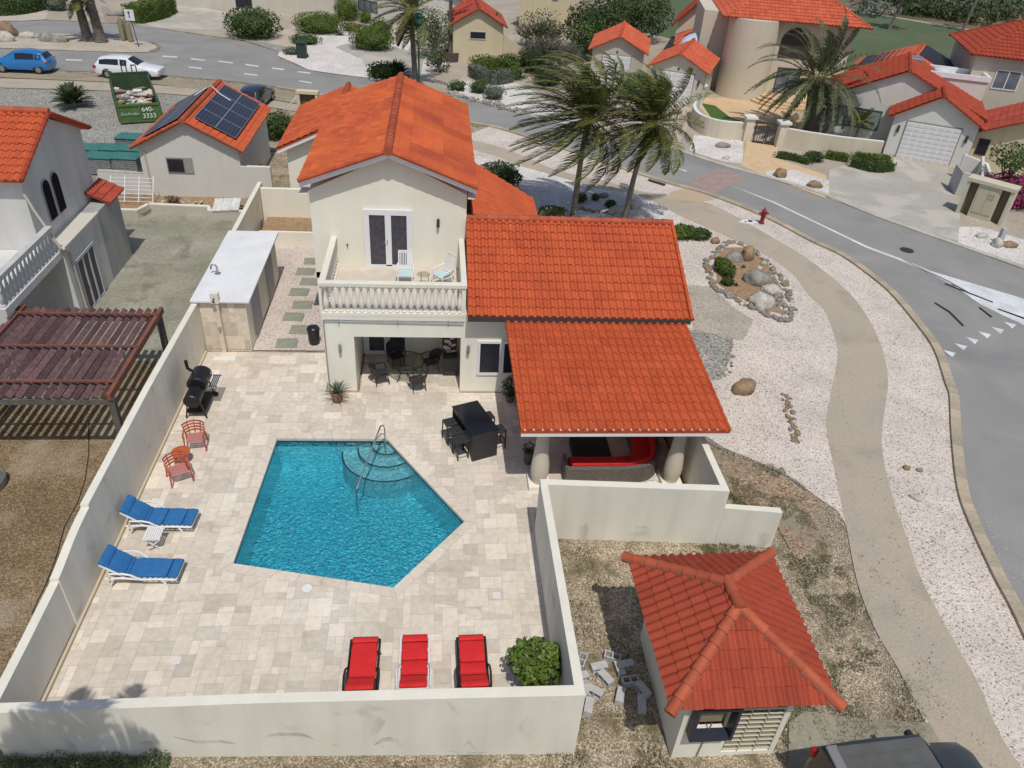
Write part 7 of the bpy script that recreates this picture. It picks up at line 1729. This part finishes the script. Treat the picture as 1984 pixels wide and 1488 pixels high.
# bougainvillea
c = G(1952,392); o = thing('bougainvillea', 'magenta bougainvillea mound on the right edge below the small tree', 'bush', c); mb = MB(); crown(mb, (0,0,.85), (2.5,1.9,1.0), 3600, .17, clump=1.2, shell=.5); mb.build('flowers', magenta, o); mb = MB(); lumpy(mb, (0,0,.7), (2.1,1.5,.8), 2, .2, t=.2); crown(mb, (0,0,.75), (2.45,1.8,.9), 500, .17); mb.build('foliage', leafD, o)
# hedges
hedge('hedge', 'long clipped hedge at the top left corner beyond the road', [tuple(G(-60,30).xy), tuple(G(20,29).xy), tuple(G(66,22).xy), tuple(G(92,14).xy)], 1.3, 1.2, leafG, dens=60, size=.2)
hedge('hedge', 'second clipped hedge row behind the long one at the top left corner', [tuple(G(-60,14).xy), tuple(G(30,13).xy), tuple(G(60,6).xy)], 1.3, 1.3, leafG, dens=50, size=.2)
hedge('hedge', 'broad bright clipped hedge block beside the brown brick path', [tuple(G(262,44).xy), tuple(G(300,36).xy), tuple(G(325,24).xy)], 2.2, 1.7, leafY, dens=55, size=.22)
hedge('hedge', 'silver grey clipped hedge curving along the white stone bed', [tuple(G(918,148).xy), tuple(G(950,163).xy), tuple(G(985,158).xy)], 1.2, 1.0, leafS, dens=110, size=.15)
hedge('hedge', 'green clipped hedge behind the silver hedge', [tuple(G(940,142).xy), tuple(G(985,146).xy), tuple(G(996,155).xy)], 1.0, 1.3, leafY, dens=90, size=.16)
hedge('hedge', 'low clipped hedge left part below the villa garden wall', [tuple(G(1506,305).xy), tuple(G(1535,310).xy), tuple(G(1565,318).xy)], .7, .4, leafG, dens=150, size=.12)
hedge('hedge', 'low clipped hedge middle part around the pale stones below the garden wall', [tuple(G(1600,306).xy), tuple(G(1640,313).xy)], .8, .5, leafY, dens=150, size=.12)
hedge('hedge', 'clipped hedge back row by the white garage door', [tuple(G(1655,308).xy), tuple(G(1690,314).xy), tuple(G(1718,316).xy)], .7, .55, leafY, dens=150, size=.12)
hedge('hedge', 'clipped hedge front row at the edge of the garage driveway', [tuple(G(1650,322).xy), tuple(G(1690,332).xy), tuple(G(1722,330).xy)], .8, .6, leafG, dens=150, size=.12)
# ground cover under the front wall
mb = MB()
for k in range(5200):
    x = -8.9+RND.random()*3.4; y = 9.35-RND.random()*.75-.03*(x+8.9); z_ = RND.random()**1.5*.42*(.6+.6*noise.noise(V((x*2, 0, 0))))
    leaf(mb, V((x, y, max(.02, z_))), (V((0,-.4,1))+rv(.7)).normalized(), .06, RND.random())
o = mb.build('ground_cover', M('dark creeper leaves', (.05,.075,.022), .6, (.10,.115,.04), 3, tint=.5)); tag(o, 'dark green creeper along the foot of the front wall in the lower left corner', 'creeper', kind='stuff')
# dry grass and leaf litter tufts on the bare ground
mb = MB(); cnt = 0
areas = [((3.1, 8.0), (12.5, 15.0)), ((-9.0, 7.3), (9.5, 9.0)), ((8.2, 15.0), (11.4, 18.5)), ((7.6, 8.6), (11.5, 15.0))]
while cnt < 26000:
    a_, b_ = RND.choice(areas); x = RND.uniform(a_[0], b_[0]); y = RND.uniform(a_[1], b_[1]); q = noise.noise(V((x*.9, y*.9, 0)))
    if q+.5*noise.noise(V((x*3, y*3, 1))) < .12 or (5.0 < x < 7.6 and 8.7 < y < 12): continue
    if x < 3.1 and y > 8.95: continue
    cnt += 1; h = RND.uniform(.02, .09); d = rv(); mb.add([(x-.01, y, -.02), (x+.012, y+.006, -.02), (x+d.x*.05, y+d.y*.05, h)], [(0,1,2)], RND.random())
o = mb.build('dry_grass', M('dry grass blades', (.19, .18, .09), .8, (.10, .115, .045), 1.5, tint=.6)); tag(o, 'sparse dry grass tufts on the bare ground around the guard house', 'grass', kind='stuff')
# loose stones strewn over the bare soil and the gravel, denser along their border
mb = MB(); cnt = 0
bd = [V(p) for p in smooth_line(PXY([(1365,843),(1403,868),(1453,888),(1484,901),(1534,926),(1585,964),(1623,990),(1645,1027),(1660,1125),(1693,1214),(1736,1289),(1769,1352),(1800,1400)]), 3)]
for k in range(11000):
    if k % 2:
        q = RND.choice(bd); x = q.x-abs(RND.gauss(-.05, .4)); y = q.y-RND.gauss(0, .35)
    else: x = RND.uniform(3.15, 11.5); y = RND.uniform(7.5, 18)
    if (x < 8.1 and y > 14.7) or (5.1 < x < 7.6 and 8.7 < y < 12) or (x < 3.12): continue
    r_ = RND.uniform(.008, .028); a = RND.random()*6
    P = [(x+r_*math.cos(a+i*2.1), y+r_*math.sin(a+i*2.1), -.01) for i in range(3)]+[(x+r_*.2, y, r_*.8)]
    mb.add(P, [(0,1,3), (1,2,3), (2,0,3)], RND.random())
o = mb.build('loose_stones', M('loose pale stones', (.58, .51, .43), .95, (.36, .30, .23), 3, tint=.5)); tag(o, 'loose pale stones strewn over the bare soil around the guard house', 'loose stones', kind='stuff')
mb = MB()
for k in range(5200):
    x, y = RND.uniform(8.3, 17), RND.uniform(8, 33); 
    if not (0 < noise.noise(V((x*.7, y*.7, 5)))+.35): continue
    r_ = RND.uniform(.012, .035); a = RND.random()*6
    P = [(x+r_*math.cos(a+i*2.1), y+r_*math.sin(a+i*2.1), .0) for i in range(3)]+[(x+r_*.2, y, .012+r_*.9)]
    if RND.random() < .5 and x > 9: mb.add(P, [(0,1,3), (1,2,3), (2,0,3)], RND.random())
o = mb.build('coarse_gravel', M('coarse gravel stones', (.60, .53, .46), .95, (.40, .33, .27), 2, tint=.5)); tag(o, 'coarser coral stones scattered through the white gravel bed', 'gravel', kind='stuff')
# dark leaf litter on the gravel
mb = MB()
for k in range(1500):
    x, y = RND.uniform(8, 16), RND.uniform(9, 30)
    if noise.noise(V((x*.5, y*.5, 2))) < -.1: continue
    leaf(mb, V((x, y, .04)), (V((0,0,1))+rv(.3)).normalized(), RND.uniform(.02, .065), RND.random(), .4)
o = mb.build('leaf_litter', M('dark leaf litter', (.07, .055, .04), .9, tint=.5)); tag(o, 'small dark dead leaves scattered over the white gravel and path', 'leaf litter', kind='stuff')

# rocks
rk = [((1440,757), (.45,.37,.38), rockB, 'large smooth tan boulder on the gravel right of the pavilion roof', .4),
 ((1422,503), (.52,.40,.30), rockG, 'pale grey boulder at the top of the rock ring', .2), ((1446,503), (.36,.30,.55), rockB, 'upright brown boulder at the top right of the rock ring', .6),
 ((1466,548), (.66,.50,.45), rockG, 'large grey blue boulder inside the right side of the rock ring', -.5), ((1494,565), (.48,.36,.25), rockW, 'flat tan slab in the right side of the rock ring', -.6),
 ((1474,592), (.58,.52,.42), rockW, 'big round pale boulder at the bottom of the rock ring', 0), ((1358,463), (.36,.16,.10), rockW, 'flat pale slab below the low bushes by the path', 0), ((1385,470), (.25,.22,.22), rockB, 'brown and white rock at the end of the low bushes', .3),
 ((1196,412), (.55,.38,.30), rockW, 'jagged pale rock at the base of the right palm trunk, left piece', .2), ((1228,403), (.40,.34,.34), rockW, 'jagged pale rock at the base of the right palm trunk, right piece', .8),
 ((1170,382), (.3,.22,.2), rockG, 'grey rock in the stone bed between the small bushes', 0),
 ((1511,342), (.42,.40,.40), rockB, 'round tan boulder in the white bed across the street, left one', 0), ((1578,362), (.48,.38,.30), rockB, 'round tan boulder in the white bed across the street, right one', 0),
 ((1756,908), (.13,.11,.09), rockB, 'small tan rock on the kerb strip, left of the pair', 0), ((1781,912), (.12,.10,.08), rockG, 'small grey rock on the kerb strip, right of the pair', 0), ((1776,966), (.20,.15,.10), rockW, 'pale pointed rock on the kerb strip below the pair', -.5),
 ((1902,460), (.35,.25,.2), rockW, 'pale rock in the bed left of the concrete marker by the cabinet', 0), ((1930,478), (.25,.35,.35), rockW, 'upright pale rock in the roadside bed below the cabinet', 0), ((1955,478), (.45,.28,.25), rockB, 'tan rock on the right in the roadside bed below the cabinet', 0), ((1400,285), (.5,.35,.25), rockG, 'dark grey rock in the white bed before the curved wall', 0), ((1407,308), (.25,.2,.18), rockW, 'small pale rock in the white bed before the curved wall', 0),
 ((10,80), (.8,.6,.6), rockW, 'large pale boulder on the left end of the traffic island', 0), ((12,70), (1.0,.8,.9), rockB, 'tall brown rock behind the pale boulder on the traffic island', 0), ((55,73), (.8,.4,.35), rockW, 'flat white rock on the traffic island', 0), ((92,80), (.7,.5,.5), rockG, 'grey rock in the middle of the traffic island, left of two', 0), ((115,81), (.8,.5,.4), rockG, 'grey rock in the middle of the traffic island, right of two', 0), ((228,30), (1.0,.6,.3), rockG, 'blue grey rock at the edge of the brick path', 0)]
for k, ((x, y), r_, m_, lab, rz_) in enumerate(rk): rock(lab, G(x, y), r_, m_, None, k+3, True, rz_, 'boulder')
# ring stones, rubble rows: five shared shapes, copied
sh5 = []
for k in range(6):
    mb = MB(); facet_rock(mb, (0,0,.25), (1, .8, .7), 40+k, RND.random()); o = mb.build('stone', (rockG, rockB, rockG, rockW, rockB, rockG)[k]); sh5.append(o); used_ = []
first_used = [False]*6
nst = [0]; rest = MB()
def stone(p, s_, lab, grp, k=None):
    nst[0] += 1
    if nst[0] > 296: facet_rock(rest, (p[0], p[1], (p[2] if len(p) > 2 else 0)+.2*s_), (s_, s_*.8, s_*.7), RND.randrange(9999), RND.random(), RND.uniform(0, 6)); return
    k = RND.choice((0,1,2,0,2,4,3,5)) if k is None else k
    if not first_used[k]: o = sh5[k]; first_used[k] = True
    else: o = sh5[k].copy(); COL.objects.link(o)
    o.location = (p[0], p[1], p[2] if len(p) > 2 else 0); o.scale = (s_, s_*RND.uniform(.8, 1.2), s_*RND.uniform(.8, 1.1)); o.rotation_euler = (0, 0, RND.uniform(0, 6)); tag(o, lab, 'stone', grp)
ring = PXY([(1368,510),(1380,495),(1400,478),(1420,470),(1452,482),(1475,500),(1500,525),(1520,550),(1530,575),(1532,605),(1520,622),(1495,615),(1470,600),(1440,590),(1410,572),(1385,560),(1376,540),(1368,510)])
RL = smooth_line(ring, 3)
for i in range(len(RL)-1):
    for j in range(3 if i < 26 else 4):
        a, b = V(RL[i]), V(RL[i+1]); p = a.lerp(b, RND.random()); stone((p.x+RND.uniform(-.13,.13), p.y+RND.uniform(-.13,.13)), RND.uniform(.11, .20), 'small rough stone in the ring round the green bush on the gravel bed', 'small stones ringing the rock garden')
for i in range(60):
    q = RND.random(); p = G(1478+50*q+RND.uniform(-14,6), 505+112*q+RND.uniform(-8,8)); stone(p, RND.uniform(.11, .20), 'small rough stone in the ring round the green bush on the gravel bed', 'small stones ringing the rock garden')
for i in range(36):
    q = i/36; p = G(1520+25*q+RND.uniform(-9,9), 765+95*q); stone(p, RND.uniform(.07, .14), 'small rubble stone in the narrow row on the gravel beside the path', 'rubble row beside the path', RND.choice((0,1,2,4)))
ln = smooth_line(PXY([(1372,858),(1403,872),(1453,893),(1500,910),(1534,930),(1560,948)]), 5)
for i in range(len(ln)-1): stone((ln[i][0], ln[i][1], 0), RND.uniform(.06, .11), 'small dark stone edging the gravel right of the terrace wall', 'stone edging right of the terrace', RND.choice((0,2,5)))
for i in range(12): p = G(1408+RND.uniform(-4,8)+i*.5, 728-i*6.0); stone(p, RND.uniform(.08,.13), 'small dark stone edging the grey gravel patch beside the roof', 'stones beside the grey gravel patch', RND.choice((0,2,5)))
for i in range(46):
    q = RND.random(); p = G(870+150*q+RND.uniform(-6,6), 182+36*q+RND.uniform(-5,5)); stone(p, RND.uniform(.16,.30), 'white rough stone edging the planting bed across the street', 'white stones across the street', 3)
for i in range(20): p = G(RND.uniform(718,765), RND.uniform(140,158)); stone(p, RND.uniform(.15,.3), 'white stone among the plants left of the lamp post', 'white stones by the lamp post', 3)
for i in range(34): 
    q = i/34; p = G(1113+78*q, 403+13*q+RND.uniform(-3,3)); stone(p, RND.uniform(.08,.14), 'small grey stone edging the bed behind the mid roof', 'stones edging the bed behind the roof', RND.choice((0,2,3)))
for i in range(24):
    a = -1.2+2.4*i/23; p = G(282+26*math.cos(a), 92+9*math.sin(a)); stone(p, RND.uniform(.14,.24), 'pale edging stone at the tip of the traffic island', 'edging stones of the traffic island', 3)
for k in range(6):
    if not first_used[k]: bpy.data.objects.remove(sh5[k])
o = rest.build('edging_stones', rockG); tag(o, 'remaining small pale edging stones along the beds behind the roof and across the street', 'stones', kind='stuff')

# far side walls, gate, cabinet
wcap = M('white wall cap', (.74, .73, .68), .8)
vw = M('villa wall sand', (.60, .52, .38), .9, (.66, .59, .46), .6, streak=.1)
plain_wall('garden_wall', 'curved sand coloured wall with white cap in front of the round tower villa', smooth_line([tuple(G(*p).xy) for p in ((1342,222),(1340,242),(1355,257),(1390,268),(1438,272))], 4), 1.25, .25, vw, 'garden wall', wcap)
plain_wall('garden_wall', 'sand coloured wall with wavy white cap between the gate and the grey bungalow', [tuple(G(*p).xy) for p in ((1506,284),(1560,294),(1620,303),(1700,312))], 1.35, .25, vw, 'garden wall', wcap)
for (x, y), lab in (((1444,273), 'stone gate pillar left of the dark iron gate'), ((1508,284), 'stone gate pillar right of the dark iron gate')):
    c = G(x, y); o = thing('gate_pillar', lab, 'pillar', c); MB().box((-.3,-.3,0), (.3,.3,1.65)).build('shaft', trav, o); MB().box((-.42,-.42,1.65), (.42,.42,1.8)).build('cap', wcap, o); 
a, b = G(1456,276), G(1503,283); o = thing('iron_gate', 'dark double iron gate between the stone pillars of the villa wall', 'gate', a, math.atan2(b.y-a.y, b.x-a.x)); L_ = (b-a).length
for s in (0, 1): mb = MB(); x0 = s*L_/2+.02; x1 = x0+L_/2-.04; mb.box((x0,-.03,.05), (x0+.08,.03,1.5)); mb.box((x1-.08,-.03,.05), (x1,.03,1.5)); mb.box((x0+.08,-.03,1.42), (x1-.08,.03,1.5)); mb.box((x0+.08,-.03,.05), (x1-.08,.03,.15)); [mb.box((x0+.1+k*.16,-.01,.15), (x0+.14+k*.16,.01,1.42)) for k in range(int((L_/2-.2)/.16))]; mb.build('gate_leaf', iron, o)
c = G(1352,205); o = thing('white_pillar', 'round white ornamental pillar at the end of the curved wall', 'pillar', c); MB().lathe((0,0,0), [(.35,0), (.35,1.5), (.5,1.6), (.5,1.7), (.3,1.8), (.42,2.1), (.3,2.35)], 14).build('shaft', white, o, smooth=True)
# bin enclosure and transformer cabinet on the right
o = thing('bin_enclosure', 'small pale walled bin enclosure with grey louvred door by the garage driveway', 'enclosure', G(1846,372), 0)
A_ = [G(*p) for p in ((1838,362),(1850,378),(1885,388),(1888,345))]
pts = [tuple(p.xy) for p in A_]; mb = MB(); pw = [pts[0], pts[1], pts[2], pts[3]]
for i in range(3):
    a, b = V((*pw[i], 0)), V((*pw[i+1], 0)); mb2 = MB(); mb2.bar(a+V((0,0,.75)), b+V((0,0,.75)), .15, 1.5); mb2.build('wall' if i else 'louvre_door', ltgrey if i else M('grey louvre', (.38,.39,.40), .5), o, world=True)
T1, T2 = G(1850,412), G(1938,438); rz_ = math.atan2(T2.y-T1.y, T2.x-T1.x); L_ = (T2-T1).length
o = thing('transformer_cabinet', 'cream electrical cabinet with double metal doors and dark side louvres at the roadside', 'cabinet', T1, rz_); cm = M('cabinet cream', (.58, .54, .40), .8, (.52,.48,.36), 2)
mb = MB(); mb.box((0,0,0), (.18,.9,2.0)); mb.box((L_-.18,0,0), (L_,.9,2.0)); mb.box((-.05,-.05,2.0), (L_+.05,.95,2.2)); mb.box((.18,.8,0), (L_-.18,.9,2.0)); mb.build('frame', cm, o)
dk = M('brown louvre', (.13,.10,.06), .7)
for x0, x1 in ((.2,.62), (L_-.62,L_-.2)):
    MB().box((x0,.3,0), (x1,.34,1.95)).build('side_louvre', dk, o)
mb = MB(); mb.box((.66,.05,0), (L_-.66,.75,1.95)); mb.build('cabinet_body', cm, o)
for s in (0, 1): w2 = (L_-1.5)/2; mb = MB(); mb.box((.75+s*w2+.01,.02,.35), (.75+(s+1)*w2-.01,.048,1.8)); mb.build('cabinet_door', M('cabinet door metal', (.50,.46,.33), .5), o)
mb = MB()
for i in range(4): mb.obox((L_-1.15+(i % 2)*.18, .01, 1.5-(i//2)*.2), (.12, .01, .13), Matrix.Rotation(.5, 3, 'Y'))
mb.build('hazard_labels', M('label grey', (.3,.3,.28), .6), o)
plain_wall('garden_wall', 'stepped pale wall with white cap right of the bungalow garage', [tuple(G(*p).xy) for p in ((1850,345),(1898,352),(1912,385),(1918,410))], [1.6,1.2,1.0,.9], .18, ltgrey, 'garden wall', wcap)
c = G(1934,472); o = MB().box((-.12,-.12,0), (.12,.12,.9)).build('marker_post', M('marker grey', (.45,.46,.46), .8)); o.location = c; tag(o, 'short grey concrete marker post in the roadside bed below the cream cabinet', 'post')
# satellite dish
c = GY(1355,78,71); o = thing('satellite_dish', 'very large pale blue satellite dish between the cream garage and the villa', 'satellite dish', (c.x, c.y, 0)); mb = MB(); vs = []; R0 = 1.75
for i in range(7):
    r_ = R0*i/6
    for j in range(28): vs.append((r_*math.cos(2*PI*j/28), -.35+.5*(r_/R0)**2, r_*math.sin(2*PI*j/28)))
mb.add(vs, [(i*28+j, i*28+(j+1) % 28, (i+1)*28+(j+1) % 28, (i+1)*28+j) for i in range(6) for j in range(28)]); RM = Matrix.Rotation(rad(-25), 3, 'X'); mb.v = [tuple(RM @ V(p)+V((0,0,2.7))) for p in mb.v]
d_ = mb.build('dish', M('dish blue grey', (.42,.50,.60), .5), o, smooth=True); sd = d_.modifiers.new('solid', 'SOLIDIFY'); sd.thickness = .04; MB().tube([(0,.3,0), (0,.2,2.5)], .1, 10).build('mast', galv, o)
# houses at the top edge
o, L = gable('far_house', 'cream house wall cut by the top edge above the far driveway', 'house', G(345,12), G(660,34), 8, 4.2, 5.5, M('far cream', (.56,.52,.44), .9, (.6,.56,.48), .5, streak=.08), tileF)
lwindow(o, L*.36, L*.46, .3, 2.6, iron, glass, name='door')
o, L = gable('far_house', 'pale house wall with dark grilled window at the top above the ball bush', 'house', G(672,34), G(772,60), 8, 4.0, 5.4, M('far pale', (.58,.55,.47), .9, (.62,.59,.51), .5), tileF)
lwindow(o, L*.25, L*.62, 1.2, 2.3, iron, glassb, div=3)
o, L = gable('far_house', 'house with bright orange roof behind the slim palm at the top edge', 'house', G(800,55), G(900,62), 8, 3.0, 4.6, greyst, tileO, rpos=.3)
o, L = gable('far_house', 'cream two storey house with narrow blue window at the top behind the twiggy trees', 'house', G(1005,55), G(1120,70), 8, 5.5, 7.0, sand, tileF)
lwindow(o, L*.52, L*.62, 3.3, 5.0, M('blue green frame', (.12,.2,.22), .6), glassb)
o, L = gable('far_house', 'red tiled roof peeping over the big dark tree', 'house', (24.5, 84), (28.5, 82.5), 9, 3.4, 5.6, tan, tileR, ov=.5)
o, L = gable('far_house', 'low building with orange tiled roof behind the satellite dish', 'house', (23.0, 77.5), (30.5, 75), 5, 2.2, 3.9, MATS['garage beige stucco'], tileF, ov=.4, hipped=True)
# meter wall behind the upper roof
c = G(598,222); o = thing('meter_wall', 'cream framed stone niche with dark louvre standing at the roadside behind the roofs', 'meter niche', c, rad(-5)); mb = MB(); mb.box((-.75,0,0), (-.55,.5,1.4)); mb.box((.55,0,0), (.75,.5,1.4)); mb.box((-.78,-.03,1.4), (.78,.53,1.6)); mb.box((-.55,.42,0), (.55,.5,1.4)); mb.build('frame', M('niche cream', (.62,.55,.36), .8), o); MB().box((-.5,.25,0), (.5,.3,1.3)).build('louvre', dk, o)
spiky_plant('small blue green agave in front of the roadside meter niche', G(590,226), .5, leafS, 24, .05)
sheet('pale_slab', PXY([(552,215),(590,175),(578,180),(545,222)]), .01, slabM)
